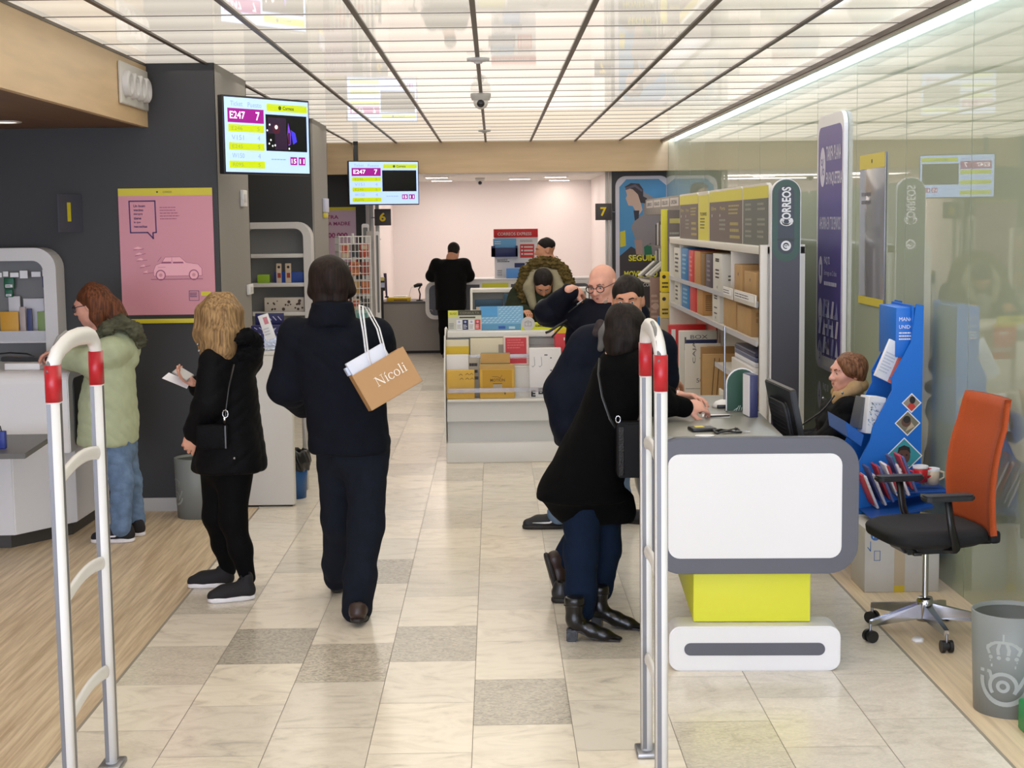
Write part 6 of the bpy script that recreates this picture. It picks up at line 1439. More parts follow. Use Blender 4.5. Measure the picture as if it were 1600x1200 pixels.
st = solid('envelope_rest', 'white acrylic riser holding the envelope stack above the third shelf', 'riser', SX+0.0, SX+0.28, yx(1172)-0.12, yx(1141)-0.08, 0.781, 0.899, mat('riser_white', (222, 220, 220), 0.3), 0.004)
MB().box(0.275, 0.288, yx(1118, SX+0.27)-Y0s, yx(1082, SX+0.27)-Y0s, 0.8, 1.07, mat('coral_panel', (190, 118, 110), 0.5)).build('coral_lining', None, su)
# big flat cartons filed in the bottom tier, faces to the entrance
def flat(nm, lb, cat, px, Y, z0, z1, th, m_, pr=None, x1=SB-0.04, lean=0.0):
    x0 = P(px, 560, Y).x
    o = MB().box(0, x1-x0, 0, th, 0, z1-z0, m_, 0.004).build(nm); o.location = (x0, Y, z0+0.001); o.rotation_euler = (0, 0, lean); tag(o, lb, cat)
    if pr:
        f = Flat((0, 0, 0), (1, 0, 0), (0, 0, 1)); pr(f, x1-x0, z1-z0); f.build(o, IDN)
        if False: pass
    return o
flat('flat_carton', 'large bright blue flat carton filed upright in the bottom tier', 'carton', 1029, 16.0, 0.10, 0.93, 0.10, mat('carton_bright_blue', (14, 112, 186), 0.45), lambda f, w_, h: f.scribble(0.05, h*0.75, 0.2, 0.06, MATS['blue_pale'], 2, 2))
o = flat('flat_carton', 'large red flat carton filed upright in the bottom tier', 'carton', 1046, 14.95, 0.10, 0.915, 0.12, mat('carton_red', (196, 30, 34), 0.45), lambda f, w_, h: (f.rect(0.02, h*0.80, 0.06, h*0.95, PAPER), f.text('PAQ', 0.06, h*0.55, 0.14, 0.04, PAPER, 0.02, ang=PI/2), f.rect(0.03, h*0.58, 0.06, h*0.66, PAPER), f.line([(0.03, h*0.05), (0.05, h*0.16), (0.045, h*0.05), (0.07, h*0.15)], 0.008, PAPER)))
o = flat('flat_carton', 'large white flat carton with a navy band filed in front of the red one', 'carton', 1062, 14.2, 0.10, 0.91, 0.10, FW, lambda f, w_, h: (f.rect(0.06, h*0.855, w_, h*0.90, mat('band_navy', (34, 44, 92), 0.5)), f.text('BOX', 0.1, h*0.91, 0.16, 0.035, INKS), f.rect(0.045, h*0.78, 0.06, h*0.93, INKS)))
flat('flat_carton', 'slim white printed carton in front of the navy banded one', 'carton', 1071, 13.95, 0.10, 0.81, 0.05, mat('carton_offwhite', (222, 218, 210), 0.5), lambda f, w_, h: (f.text('CAJA', 0.10, h*0.75, 0.2, 0.035, INKS, ang=PI/2), f.text('maxima', 0.16, h*0.62, 0.24, 0.03, INKS, ang=PI/2), f.scribble(0.2, h*0.7, 0.09, 0.2, INKS, 5, 3), f.rect(0.0, h*0.42, w_, h*0.425, INKS), f.text('50', 0.1, h*0.5, 0.06, 0.04, INKS)))
flat('flat_carton', 'brown folded carton leaning in the bottom tier, nearest the counter', 'carton', 1098, 12.75, 0.10, 0.82, 0.03, CARD, lambda f, w_, h: (f.line([(0.06, h*0.2), (0.10, h*0.95)], 0.006, CI), f.line([(0.1, h*0.2), (0.14, h*0.95)], 0.006, CI), f.line([(0.02, h*0.18), (0.14, h*0.18)], 0.012, CI), f.line([(0.06, h*0.06), (0.08, h*0.16)], 0.012, CI)))
flat('flat_carton', 'second brown folded carton behind the leaning brown one', 'carton', 1095, 13.15, 0.10, 0.85, 0.03, mat('carton_kraft_deep', (160, 124, 80), 0.75))
for i, lb in enumerate(('kraft padded envelope in the low white tray, lower one', 'kraft padded envelope in the low white tray, upper one')):
    o = solid('padded_envelope', lb, 'envelope', SX-0.02, SX+0.26, yx(1178)+0.02, yx(1136)-0.02, 0.0, 0.05, mat('padded_kraft_%d' % i, ((206, 170, 112), (196, 160, 104))[i], 0.6), 0.012); o.location.z = 0.59+0.056*i
tr = thing('padded_envelope_tray', 'low white tray of kraft padded envelopes under the third shelf', 'tray', (SX, (yx(1178)+yx(1136))/2, 0.102))
hl = (yx(1136)-yx(1178))/2
MB().box(-0.04, 0.28, -hl, hl, 0.44, 0.455, SWH).box(-0.06, -0.045, -hl, hl, 0.42, 0.53, SWH, 0.003).box(-0.04, 0.28, -hl, -hl+0.012, 0.42, 0.53, SWH).build('tray', None, tr); MB().box(0.06, 0.27, -hl+0.03, hl-0.03, 0.0, 0.44, DIV).build('support', None, tr)

# ------------------------------------------------------------------ far magazine rack
RY0, RY1, RX = 16.6, 20.3, 2.0
mr = thing('magazine_rack', 'grey magazine rack with white category labels at the far end of the glass wall', 'rack', (RX, RY0, 0))
MB().box(0.28, 0.32, 0, RY1-RY0, 0, 2.0, mat('rack_grey', (112, 106, 104), 0.5)).build('back_panel', None, mr)
MB().box(0.0, 0.34, 0, RY1-RY0, 2.0, 2.20, mat('rack_header', (150, 142, 134), 0.5), 0.004).build('header', None, mr)
MB().box(0.0, 0.3, 0, RY1-RY0, 0, 0.12, mat('rack_grey', (112, 106, 104), 0.5)).build('base', None, mr)
f = Flat((0.0, RY1-RY0, 2.0), (0, -1, 0), (0, 0, 1)); LR = RY1-RY0
for i in range(4): f.rect(0.15+0.9*i, 0.09, 0.95+0.9*i, 0.18, mat('label_white', (212, 204, 200), 0.5)); f.text(('LIBROS', 'REGALOS', 'SELLOS', 'OFICINA')[i], 0.25+0.9*i, 0.11, 0.55, 0.045, INKS, 0.02)
f.build(mr, IDN)
for z_ in (1.30, 0.75): MB().box(0.02, 0.3, 0, LR, z_, z_+0.03, mat('rack_grey', (112, 106, 104), 0.5)).build('shelf', None, mr)
rx = lambda px, X=RX: PX(px, 400, X).y
for i in range(6):
    ya = rx(1033-2.6*i)
    for lv, (za, zb_) in enumerate(((1.62, 1.93), (1.335, 1.60))):
        o = MB().box(0, 0.22, 0, 0.09, 0, zb_-za-0.012-0.02*(i % 3), mat('magazine_%d' % ((i+lv) % 4), ((206, 204, 200), (60, 58, 58), (186, 182, 176), (96, 92, 90))[(i+lv) % 4], 0.5), 0.003).build('magazine'); o.location = (RX+0.04, min(ya, RY1-0.12), za); tag(o, 'upright magazine spine in the far rack', 'magazine', 'upright magazines in the far rack')
    if i == 0: MB().box(0.03, 0.28, rx(1033)-RY0-0.02, RY1-RY0-0.02, 1.60, 1.618, mat('rack_grey', (112, 106, 104), 0.5)).build('shelf', None, mr)
for i in range(4):
    p = P(998+6*i, 431, 19.4-0.3*i)
    o = MB().box(-0.012, 0.012, -0.11, 0.11, 0, 0.27, mat('slanted_book_%d' % i, ((214, 212, 206), (70, 68, 64), (200, 198, 190), (180, 178, 170))[i], 0.5), 0.002).build('slanted_book'); o.location = p; o.rotation_euler = (0, 0.85, 0)
    tag(o, ['white book slanting on the wire ledge below the portrait poster, lowest of four', 'dark book slanting on the wire ledge, second of four', 'pale book slanting on the wire ledge, third of four', 'grey book slanting on the wire ledge, topmost of four'][i], 'book')
lg = MB().box(P(1000, 436, 19.0).x, RX+0.28, 18.2, 19.7, P(1000, 436, 19.0).z-0.02, P(1000, 436, 19.0).z-0.002, mat('ledge_pale', (186, 178, 166), 0.5), 0.003).build('book_ledge'); lg.parent = mr; lg.location = (-RX, -RY0, 0)
yp = thing('header_column', 'lime yellow upright banner column between the magazine rack and the shelving', 'banner', (1.93, 16.35, 0))
xa, xb = P(1033, 400, 16.35).x, P(1043.5, 400, 16.35).x
MB().box(xa-1.93, xb-1.93, -0.02, 0.02, 0.0, P(1040, 327, 16.35).z, HY, 0.004).build('column', None, yp)
f = Flat((xa-1.93, -0.02, 0), (1, 0, 0), (0, 0, 1)); 
for z_ in (1.36, 1.2, 1.05, 0.9, 0.8): f.rect(0.0, z_, xb-xa, z_+0.008, INKS); f.scribble(0.01, z_-0.09, 0.05, 0.06, INKS, 2, int(z_*10))
f.build(yp, IDN)
db = thing('info_totem', 'dark brown information panel with a yellow strip behind the lime column', 'panel', (2.0, 16.16, 0))
xa, xb = P(1044, 400, 16.1).x, P(1066, 400, 16.1).x
MB().box(xa-2.0, xb-2.0, -0.015, 0.015, 0.0, P(1050, 328, 16.1).z, HB, 0.003).build('panel', None, db)
f = Flat((xa-2.0, -0.015, 0), (1, 0, 0), (0, 0, 1)); b = P(1050, 346, 16.1).z; f.rect(0.02, b-0.02, 0.13, b+0.03, HT); f.scribble(0.02, b-0.3, 0.1, 0.2, HL, 4, 2); f.build(db, IDN)
for i, (y0_, y1_, lb) in enumerate(((424, 455, 'bright yellow box on a low ledge under the lime column, upper one'), (456, 496, 'tall yellow box under the upper yellow box by the lime column'))):
    za, zb_ = P(1040, y1_, 15.98).z, P(1040, y0_, 15.98).z
    o = solid('yellow_box', lb, 'box', P(1032, 400, 15.9).x, P(1047, 400, 15.9).x, 15.84, 15.97, za, zb_-0.004, mat('box_yellow_%d' % i, ((222, 196, 20), (214, 190, 90))[i], 0.5), 0.003)
    f = Flat((-0.05, -0.065, 0), (1, 0, 0), (0, 0, 1)); f.disc(0.03, (zb_-za)*0.75, 0.02, INK, 10); f.scribble(0.01, 0.03, 0.08, 0.08, INK, 2, 3); f.build(o, IDN)
fp_ = solid('foot_stand', 'slim beige plinth carrying the two yellow boxes by the lime column', 'plinth', P(1032, 400, 15.9).x, P(1047, 400, 15.9).x, 15.84, 15.97, 0, P(1040, 496, 15.98).z-0.002, mat('plinth_beige', (170, 158, 140), 0.5))
cpn = solid('book_panel', 'brownish printed display panel standing below the slanting books', 'panel', P(1016, 400, 17.6).x, P(1031, 400, 17.6).x, 17.6, 17.64, 0.0, P(1020, 434, 17.6).z, mat('panel_russet', (150, 118, 106), 0.5), 0.003)
f = Flat((-0.055, -0.02, 0), (1, 0, 0), (0, 0, 1)); f.disc(0.06, 0.95, 0.04, mat('panel_pale_russet', (190, 160, 146), 0.5), 12); f.scribble(0.01, 0.8, 0.09, 0.3, mat('panel_pale_russet', (190, 160, 146), 0.5), 5, 4); f.build(cpn, IDN)
# ------------------------------------------------------------------ people
def rot(yaw=0, pitch=0, roll=0):
    return np.array((Matrix.Rotation(math.radians(yaw), 3, 'Z') @ Matrix.Rotation(math.radians(pitch), 3, 'X') @ Matrix.Rotation(math.radians(roll), 3, 'Y')))
def nz(v): v = np.array(v, float); return v/np.linalg.norm(v)
def folds(amp, f=26.0, seed=0, zf=0.6):
    """creases: soft swells with sharper valleys running across the cloth"""
    r = np.random.RandomState(seed); A = r.uniform(-1, 1, (4, 3)); A[:, 2] *= zf; ph = r.uniform(0, 6, 8)
    def fn(x, y, z):
        o = 0
        for i in range(4):
            a = A[i]; q = f*(0.55+0.3*i)*(a[0]*x+a[1]*y+a[2]*z)+ph[i]
            s_ = np.abs(np.sin(q+1.8*np.sin(7*(x*A[i-1][1]+y*A[i-1][2]+z*A[i-1][0]*1.3)+ph[i+4])))
            o = o+(0.62-s_**0.65)/(1+0.45*i)
        return amp*0.75*o
    return fn
def waves(amp, f=60.0, seed=0, zf=0.2):
    r = np.random.RandomState(seed); A = r.uniform(-1, 1, (3, 3)); A[:, 2] *= zf
    return lambda x, y, z: amp*sum(np.sin(f*(0.7+0.4*i)*(A[i][0]*x+A[i][1]*y+A[i][2]*z)+2*i) for i in range(3))
def furry(amp, f=120.0):
    return lambda x, y, z: amp*(np.sin(f*x+2*np.sin(0.7*f*z))*np.sin(f*y*1.1+1.3*np.sin(f*x*0.6))+0.7*np.sin(f*1.7*z+2*np.sin(f*0.9*y)))
def cloth(name, c, rough=0.85, nz_=0.1, bump=0.25, sheen=0.0, sc=260):
    return mat(name, c, rough, spec=0.12, noise=(18, nz_), bump=(sc, bump), sheen=sheen)
def hairmat(name, c, c2=None):
    m = mat(name, c, 0.6, spec=0.2)
    if m.get('done'): return m
    m['done'] = 1
    nt = m.node_tree; b = nt.nodes['Principled BSDF']; tc = nt.nodes.new('ShaderNodeTexCoord'); mp = nt.nodes.new('ShaderNodeMapping'); mp.inputs['Scale'].default_value = (90, 90, 7)
    n = nt.nodes.new('ShaderNodeTexNoise'); n.inputs['Scale'].default_value = 1.0; n.inputs['Detail'].default_value = 4; rp = nt.nodes.new('ShaderNodeValToRGB')
    rp.color_ramp.elements[0].position = 0.35; rp.color_ramp.elements[1].position = 0.68
    rp.color_ramp.elements[0].color = rgb(*[x*0.75 for x in c]); rp.color_ramp.elements[1].color = rgb(*(c2 or [min(255, x*1.3) for x in c]))
    nt.links.new(tc.outputs['Object'], mp.inputs[0]); nt.links.new(mp.outputs[0], n.inputs[0]); nt.links.new(n.outputs['Fac'], rp.inputs[0]); nt.links.new(rp.outputs[0], b.inputs['Base Color'])
    bp = nt.nodes.new('ShaderNodeBump'); bp.inputs['Strength'].default_value = 0.4; bp.inputs['Distance'].default_value = 0.004; nt.links.new(n.outputs['Fac'], bp.inputs['Height']); nt.links.new(bp.outputs[0], b.inputs['Normal'])
    return m
SKIN = mat('skin_light', (214, 158, 134), 0.5, noise=(30, 0.06), sss=0.12); SKIN2 = mat('skin_tan', (200, 142, 112), 0.5, noise=(30, 0.06), sss=0.12); SKIN3 = mat('skin_rosy', (222, 164, 144), 0.5, noise=(30, 0.06), sss=0.12)
EYEW = mat('eye_white', (196, 188, 182), 0.25); LIPM = mat('lips', (168, 92, 84), 0.5)

class Per:
    def __init__(s, label, px, D, group=None):
        p = P(px, 900, D); s.base = np.array([p.x, D, 0.0]); s.D = D
        s.t = thing('person', label, 'person', tuple(s.base))
    def J(s, px, py, dd=0.0): return np.array(P(px, py, s.D+dd))
    def lf(s, sd, rows, k=0.03, yaw=0.0, rnd=0.02, pw=2.2, sub=False):
        S = []
        for r in rows:
            py, a, b, ry = r[:4]; dd = r[4] if len(r) > 4 else 0
            c = s.J((a+b)/2, py, dd); S.append((c[2], c[0], c[1], (b-a)/2*(s.D+dd)/FPX, ry))
        return sd.loft(S, k, yaw, rnd, pw=pw, sub=sub)
    def part(s, name, sd, m, parent=None):
        return sdf_obj(name, sd, m, parent or s.t, s.base)
    def mesh(s, name, mb, m=None, parent=None):
        return mb.build(name, m, parent or s.t, Matrix.Translation(-Vector(s.base)))
def head(sd, c, R, S=1.0, stub=False, ears=True):
    c = np.array(c, float); T = lambda p: c+R @ (np.array(p)*S)
    E = lambda p, r, k=0.03, sub=False: sd.ell(T(p), np.array(r)*S, R, k*S, sub)
    C = lambda a, b, ra, rb=None, k=0.02, sub=False: sd.cap(T(a), T(b), ra*S, (rb or ra)*S, k*S, sub)
    E((0, 0.012, 0.032), (0.076, 0.096, 0.086)); E((0, -0.03, -0.03), (0.06, 0.062, 0.084), 0.04); E((0, -0.052, -0.088), (0.032, 0.03, 0.026), 0.04)
    for s_ in (-1, 1): E((0.036*s_, -0.06, -0.022), (0.026, 0.025, 0.024), 0.03); E((0.05*s_, -0.005, -0.07), (0.022, 0.04, 0.03), 0.03)
    C((-0.034, -0.078, 0.03), (0.034, -0.078, 0.03), 0.013, k=0.025)
    for s_ in (-1, 1): E((0.031*s_, -0.096, 0.008), (0.017, 0.017, 0.011), 0.014, True); E((0.031*s_, -0.078, 0.007), (0.0125, 0.0125, 0.0115), 0.004)
    C((0, -0.088, 0.014), (0, -0.112, -0.022), 0.008, 0.0125, 0.014)
    for s_ in (-1, 1): E((0.012*s_, -0.102, -0.026), (0.009, 0.011, 0.008), 0.008)
    C((-0.018, -0.089, -0.052), (0.018, -0.089, -0.052), 0.0075, k=0.01); C((-0.015, -0.087, -0.063), (0.015, -0.087, -0.063), 0.008, k=0.01)
    C((-0.024, -0.100, -0.0575), (0.024, -0.100, -0.0575), 0.003, k=0.004, sub=True)
    if ears:
        for s_ in (-1, 1): E((0.079*s_, 0.012, -0.004), (0.011, 0.021, 0.031), 0.012); E((0.088*s_, 0.008, 0.0), (0.006, 0.011, 0.018), 0.006, True)
    C((0, 0.02, -0.05), (0, 0.038, -0.16), 0.054, 0.060, 0.03)
    return T
def face_bits(p, c, R, S=1.0, brow=None, glasses=None, lips=True):
    c = np.array(c, float); T = lambda q: Vector(c+R @ (np.array(q)*S))
    for s_ in (-1, 1):
        mb = MB(); mb.ball(T((0.031*s_, -0.0795, 0.007)), 0.0112*S, EYEW, 8); mb.ball(T((0.031*s_, -0.0868, 0.007)), 0.0056*S, INK, 6); p.mesh('eye', mb)
        if brow: p.mesh('eyebrow', MB().tube([T((0.014*s_, -0.094, 0.026)), T((0.034*s_, -0.093, 0.032)), T((0.052*s_, -0.079, 0.025))], [0.0045*S, 0.004*S, 0.002*S], 6, brow))
    if lips: p.mesh('lips', MB().tube([T((-0.02, -0.088, -0.056)), T((0, -0.0985, -0.054)), T((0.02, -0.088, -0.056))], [0.002*S, 0.0062*S, 0.002*S], 6, LIPM))
    if glasses:
        g = MB()
        for s_ in (-1, 1):
            g.tube([T((0.034*s_+0.026*math.cos(a*PI/8), -0.106+0.006*abs(math.cos(a*PI/8)), 0.004+0.019*math.sin(a*PI/8))) for a in range(16)], 0.0026*S, 6, glasses, closed=True)
            g.tube([T((0.06*s_, -0.102, 0.01)), T((0.078*s_, -0.06, 0.012)), T((0.085*s_, 0.01, 0.008))], 0.0024*S, 6, glasses)
        g.tube([T((-0.009, -0.107, 0.01)), T((0, -0.112, 0.012)), T((0.009, -0.107, 0.01))], 0.0022*S, 6, glasses)
        p.mesh('spectacles', g)
def hand(sd, w, d, n, thumb=1, curl=(0.35, 0.4, 0.3), S=1.0, spread=0.06):
    """w wrist, d towards the finger tips, n out of the back of the hand, thumb side +1 / -1"""
    w = np.array(w, float); d = nz(d); n = np.array(n, float); n = nz(n-d*(n@d)); sdir = np.cross(d, n)*thumb
    R = np.stack([sdir, d, n], 1)
    sd.ell(w+d*0.050*S, np.array([0.040, 0.056, 0.0165])*S, R, 0.012); sd.cap(w-d*0.03*S, w+d*0.015*S, 0.026*S, 0.025*S, 0.02)
    for i, (o, L, r) in enumerate(((0.030, 0.92, 0.0088), (0.0105, 1.0, 0.0092), (-0.0095, 0.95, 0.0088), (-0.028, 0.76, 0.0078))):
        p = w+d*(0.088-0.004*abs(i-1))*S+sdir*o*S; a = 0.08*i; q = d+sdir*spread*(1.3-i)
        q = nz(q)
        for j, l in enumerate((0.043, 0.027, 0.022)):
            a += curl[j]*(1+0.08*i); e = p+(q*math.cos(a)-n*math.sin(a))*l*L*S
            sd.cap(p, e, r*S*(1-0.07*j), r*S*(0.93-0.07*j), 0.004); p = e
    b = w+d*0.025*S+sdir*0.028*S-n*0.006*S; t1 = b+(d*0.55+sdir*0.62-n*0.35)*0.046*S; t2 = t1+(d*0.85+sdir*0.12-n*0.42)*0.034*S
    sd.cap(b, t1, 0.0135*S, 0.0105*S, 0.012); sd.cap(t1, t2, 0.0105*S, 0.0085*S, 0.004)
def shoe(p, heel, ang, up, sole, pitch=0.0, L=0.27, laces=None, swoosh=0, high=0.085, name='shoe', thick=0.028):
    """heel: floor point under the heel; ang: heading of the toe in plan (degrees, 0 = +X); pitch lifts the heel"""
    T = Matrix.Translation(Vector(heel)) @ Matrix.Rotation(math.radians(ang), 4, 'Z') @ Matrix.Translation((L*0.72, 0, 0)) @ Matrix.Rotation(math.radians(pitch), 4, 'Y') @ Matrix.Translation((-L*0.72, 0, 0))
    k = L/0.27; sd = Sdf(0.006)
    sd.chain([(0.0, 0, 0.048), (0.09*k, 0, 0.05), (0.15*k, -0.004, 0.042), (0.215*k, -0.002, 0.032)], [0.036, 0.038, 0.041, 0.033], 0.03)
    sd.cap((0.012, 0, 0.05), (0.012, 0, high), 0.037, 0.039, 0.03); sd.cap((0.02, 0, high+0.005), (0.02, 0, high+0.06), 0.030, 0.033, 0.004, True)
    sd.box((0.1, 0, -0.05), (0.4, 0.2, 0.066), sub=True)
    o = p.part(name, sd, up); o.data.transform(Matrix.Translation(-Vector(p.base)) @ T @ Matrix.Translation(Vector(p.base)))
    s2 = Sdf(0.006); s2.loft([(0.0, 0.105*k, 0, 0.145*k, 0.043), (thick, 0.105*k, 0, 0.147*k, 0.044)], pw=2.7, rnd=0.006)
    o2 = p.part('sole', s2, sole, o); o2.data.transform(Matrix.Translation(-Vector(p.base)) @ T @ Matrix.Translation(Vector(p.base)))
    B = Matrix.Translation(-Vector(p.base)) @ T
    if laces: MB().tube([(0.075*k, 0.018, 0.088), (0.085*k, -0.018, 0.085), (0.10*k, 0.018, 0.083), (0.115*k, -0.018, 0.079), (0.13*k, 0.016, 0.076)], 0.003, 6, laces).build('laces', None, o, B)
    if swoosh:
        y = -0.0425*swoosh
        c = [(0.19, 0.046), (0.12, 0.040), (0.085, 0.040), (0.07, 0.048), (0.072, 0.062), (0.08, 0.068), (0.078, 0.058), (0.085, 0.051), (0.11, 0.049)]
        MB().prism([(a*k, b) for a, b in c], y-0.004, y+0.004, 'Y', PAPER).build('logo', None, o, B)
    return o
def leg(sd, pts, rs, k=0.03): sd.chain(pts, rs, k)
NAVYC = cloth('navy_wool', (16, 19, 28)); BLKC = cloth('black_padded_cloth', (9, 9, 12), 0.7); BLKW = cloth('black_wool', (4, 4, 5), 0.95); DEN = cloth('dark_blue_denim', (17, 30, 50)); LDEN = cloth('washed_denim', (104, 126, 154), nz_=0.22); BLKL = cloth('black_leggings', (5, 5, 7), 0.8)
BROWNL = mat('brown_leather', (52, 34, 28), 0.45, bump=(80, 0.1)); BLKLE = mat('black_leather', (16, 14, 16), 0.28, bump=(60, 0.12)); MIDW = mat('sole_white', (224, 220, 222), 0.5); SOLED = mat('sole_dark', (34, 28, 26), 0.6); KNIT = mat('sneaker_knit_black', (22, 20, 24), 0.8)

# --- 1. woman in pale green parka leaning on the writing desk
p = Per('person in a pale green hooded parka and washed jeans leaning on the white writing desk', 178, 9.50); J = p.J
hc = J(143, 478); R = rot(-98, 14)
b = Sdf(0.0065); T = head(b, hc, R); sN, sF = J(172, 548, -0.17), J(165, 548, 0.17)
b.cap(J(160, 525), J(170, 560), 0.07, 0.09); b.cap(sN, sF, 0.06); b.cap(J(170, 560), J(174, 672), 0.11, 0.11, 0.05)
eN, wN = J(142, 564, -0.21), J(92, 561, -0.10); eF, wF = J(138, 552, 0.27), J(96, 551, 0.20)
b.chain([sN, eN, wN], [0.05, 0.042, 0.03]); b.chain([sF, eF, wF], [0.05, 0.042, 0.03])
hand(b, wN, J(62, 556, 0.05)-wN, (0, -0.3, 1), 1, (0.4, 0.5, 0.4)); hand(b, wF, J(72, 552, 0.16)-wF, (0, 0.2, 1), -1, (0.4, 0.5, 0.4))
kN, aN = J(190, 752, -0.11), J(189, 826, -0.13); kF, aF = J(203, 752, 0.09), J(212, 818, 0.10)
b.chain([J(178, 690, -0.09), kN, aN], [0.085, 0.055, 0.04]); b.chain([J(182, 690, 0.09), kF, aF], [0.085, 0.055, 0.04])
p.part('body', b, SKIN3)
GRN_ = cloth('pale_sage_parka', (174, 182, 150), 0.75, 0.06, 0.15)
c = Sdf(0.009); p.lf(c, [(692, 124, 213, 0.23), (660, 125, 214, 0.24), (620, 128, 211, 0.23), (590, 134, 208, 0.22), (562, 142, 206, 0.21), (543, 146, 203, 0.19), (526, 150, 192, 0.12)])
c.chain([sN, eN, wN+(eN-wN)*0.12], [0.085, 0.075, 0.058], 0.05); c.chain([sF, eF, wF+(eF-wF)*0.12], [0.085, 0.075, 0.058], 0.05)
c.ell(J(192, 543), (0.10, 0.17, 0.11), k=0.05); c.cap(J(165, 520), J(203, 560), 0.06, 0.04, 0.05)
c.fold = folds(0.011, 24, 3, 1.6); p.part('parka', c, GRN_)
h = Sdf(0.008); h.chain([J(152, 527, -0.10), J(168, 512, -0.15), J(190, 503, -0.13), J(210, 515, -0.08), J(216, 533, 0.0), J(210, 515, 0.1), J(185, 505, 0.14)], [0.03, 0.036, 0.04, 0.042, 0.042, 0.04, 0.035], 0.03); h.fold = furry(0.008, 110); p.part('fur_trim', h, cloth('olive_grey_fur', (84, 84, 68), 0.95, 0.35))
h = Sdf(0.007); h.ell(hc+R @ np.array((0, 0.022, 0.04)), (0.088, 0.10, 0.09), R, 0.02); h.chain([J(150, 462), J(170, 480), J(183, 500), J(186, 512)], [0.075, 0.072, 0.06, 0.035], 0.04); h.chain([J(146, 470, -0.075), J(150, 495, -0.085), J(158, 518, -0.09)], [0.03, 0.035, 0.018], 0.03)
h.chain([J(146, 470, 0.075), J(150, 495, 0.085), J(156, 515, 0.09)], [0.03, 0.035, 0.018], 0.03); h.ell(hc+R @ np.array((0, -0.088, -0.03)), (0.07, 0.04, 0.075), R, 0.02, True); h.fold = waves(0.0022, 70, 5, 0.15); p.part('hair', h, hairmat('chestnut_hair', (92, 54, 34)))
face_bits(p, hc, R, 1, hairmat('chestnut_hair', (92, 54, 34)), BLACK)
t = Sdf(0.009); t.chain([J(176, 680, -0.09), kN, aN+np.array((0, 0, 0.01))], [0.10, 0.069, 0.062], 0.04); t.chain([J(186, 680, 0.09), kF, aF+np.array((0, 0, 0.01))], [0.10, 0.068, 0.06], 0.04); t.cap(J(178, 672), J(180, 700), 0.14, 0.13, 0.05); t.fold = folds(0.006, 46, 8, 2.0); p.part('jeans', t, LDEN)
hl = F(200, 848); shoe(p, (hl.x, hl.y+0.03, 0.0), 184, KNIT, MIDW, 0, 0.25, PAPER, -1, name='sneaker'); hl = F(217, 838); shoe(p, (hl.x, hl.y+0.02, 0.0), 178, KNIT, MIDW, 0, 0.25, PAPER, -1, name='sneaker')

# --- 2. blonde woman in black hooded coat
p = Per('person with long blonde hair in a black hooded coat and leggings reading a phone', 360, 7.98); J = p.J
hc = J(342, 494); R = rot(-122, 12)
b = Sdf(0.0055); head(b, hc, R)
sN, sF = J(334, 566, -0.15), J(386, 566, 0.15); eN, wN = J(326, 630, -0.20), J(304, 676, -0.14); eF, wF = J(350, 622, 0.26), J(310, 603, 0.20)
b.cap(J(350, 535), J(358, 590), 0.07, 0.1); b.cap(sN, sF, 0.055); b.cap(J(358, 590), J(356, 705), 0.11, 0.105, 0.05)
b.chain([sN, eN, wN], [0.045, 0.04, 0.028]); b.chain([sF, eF, wF], [0.045, 0.04, 0.028])
hand(b, wN, J(284, 722, -0.10)-wN, (0.2, -1, 0.2), -1, (0.45, 0.55, 0.4)); hand(b, wF, J(276, 588, 0.14)-wF, (0.1, 0.3, -1), 1, (0.28, 0.35, 0.3), spread=0.09)
kA, aA = J(338, 806, 0.06), J(357, 890, 0.20); kB, aB = J(364, 812, -0.05), J(387, 903, -0.04)
b.chain([J(340, 735, 0.08), kA, aA], [0.09, 0.058, 0.036]); b.chain([J(366, 735, -0.05), kB, aB], [0.09, 0.058, 0.036])
p.part('body', b, SKIN)
c = Sdf(0.008); p.lf(c, [(734, 299, 418, 0.20), (700, 305, 414, 0.205), (655, 313, 406, 0.185), (610, 311, 402, 0.175), (575, 312, 398, 0.17), (552, 322, 392, 0.14), (535, 335, 382, 0.10)])
c.chain([sN, eN, wN+(eN-wN)*0.05], [0.078, 0.07, 0.06], 0.05); c.chain([sF, eF, wF+(eF-wF)*0.08], [0.078, 0.07, 0.06], 0.05); c.ell(J(386, 552, -0.04), (0.085, 0.10, 0.085), k=0.05)
c.fold = folds(0.009, 30, 11, 1.3); p.part('coat', c, BLKC)
h = Sdf(0.007); h.chain([J(374, 530, -0.15), J(386, 524, -0.13), J(396, 534, -0.06), J(398, 550, 0.02), J(390, 555, -0.10), J(376, 556, -0.16)], [0.026, 0.034, 0.042, 0.04, 0.034, 0.024], 0.03); h.fold = furry(0.005, 130); p.part('fur_trim', h, cloth('black_fur', (14, 14, 16), 0.95, 0.3))
h = Sdf(0.006); h.ell(hc+R @ np.array((0, 0.02, 0.036)), (0.09, 0.103, 0.092), R, 0.02)
for a, (x0, x1, x2, dd) in enumerate(((320, 317, 325, -0.03), (328, 328, 334, -0.11), (339, 340, 343, -0.14), (351, 352, 352, -0.14), (361, 362, 358, -0.11), (366, 368, 364, -0.02), (345, 352, 352, 0.05))):
    h.chain([J(x0, 488, dd*0.75), J(x1, 522, dd), J(x2, 548, dd-0.02), J(x2+3, 566-3*(a % 3), dd-0.01)], [0.052, 0.046, 0.036, 0.014], 0.03)
h.ell(hc+R @ np.array((0, -0.095, -0.03)), (0.06, 0.04, 0.075), R, 0.015, True); h.fold = waves(0.0022, 70, 5, 0.15); p.part('hair', h, hairmat('blonde_hair', (134, 104, 70), (172, 138, 94)))
face_bits(p, hc, R, 1, hairmat('blonde_hair', (150, 118, 76)))
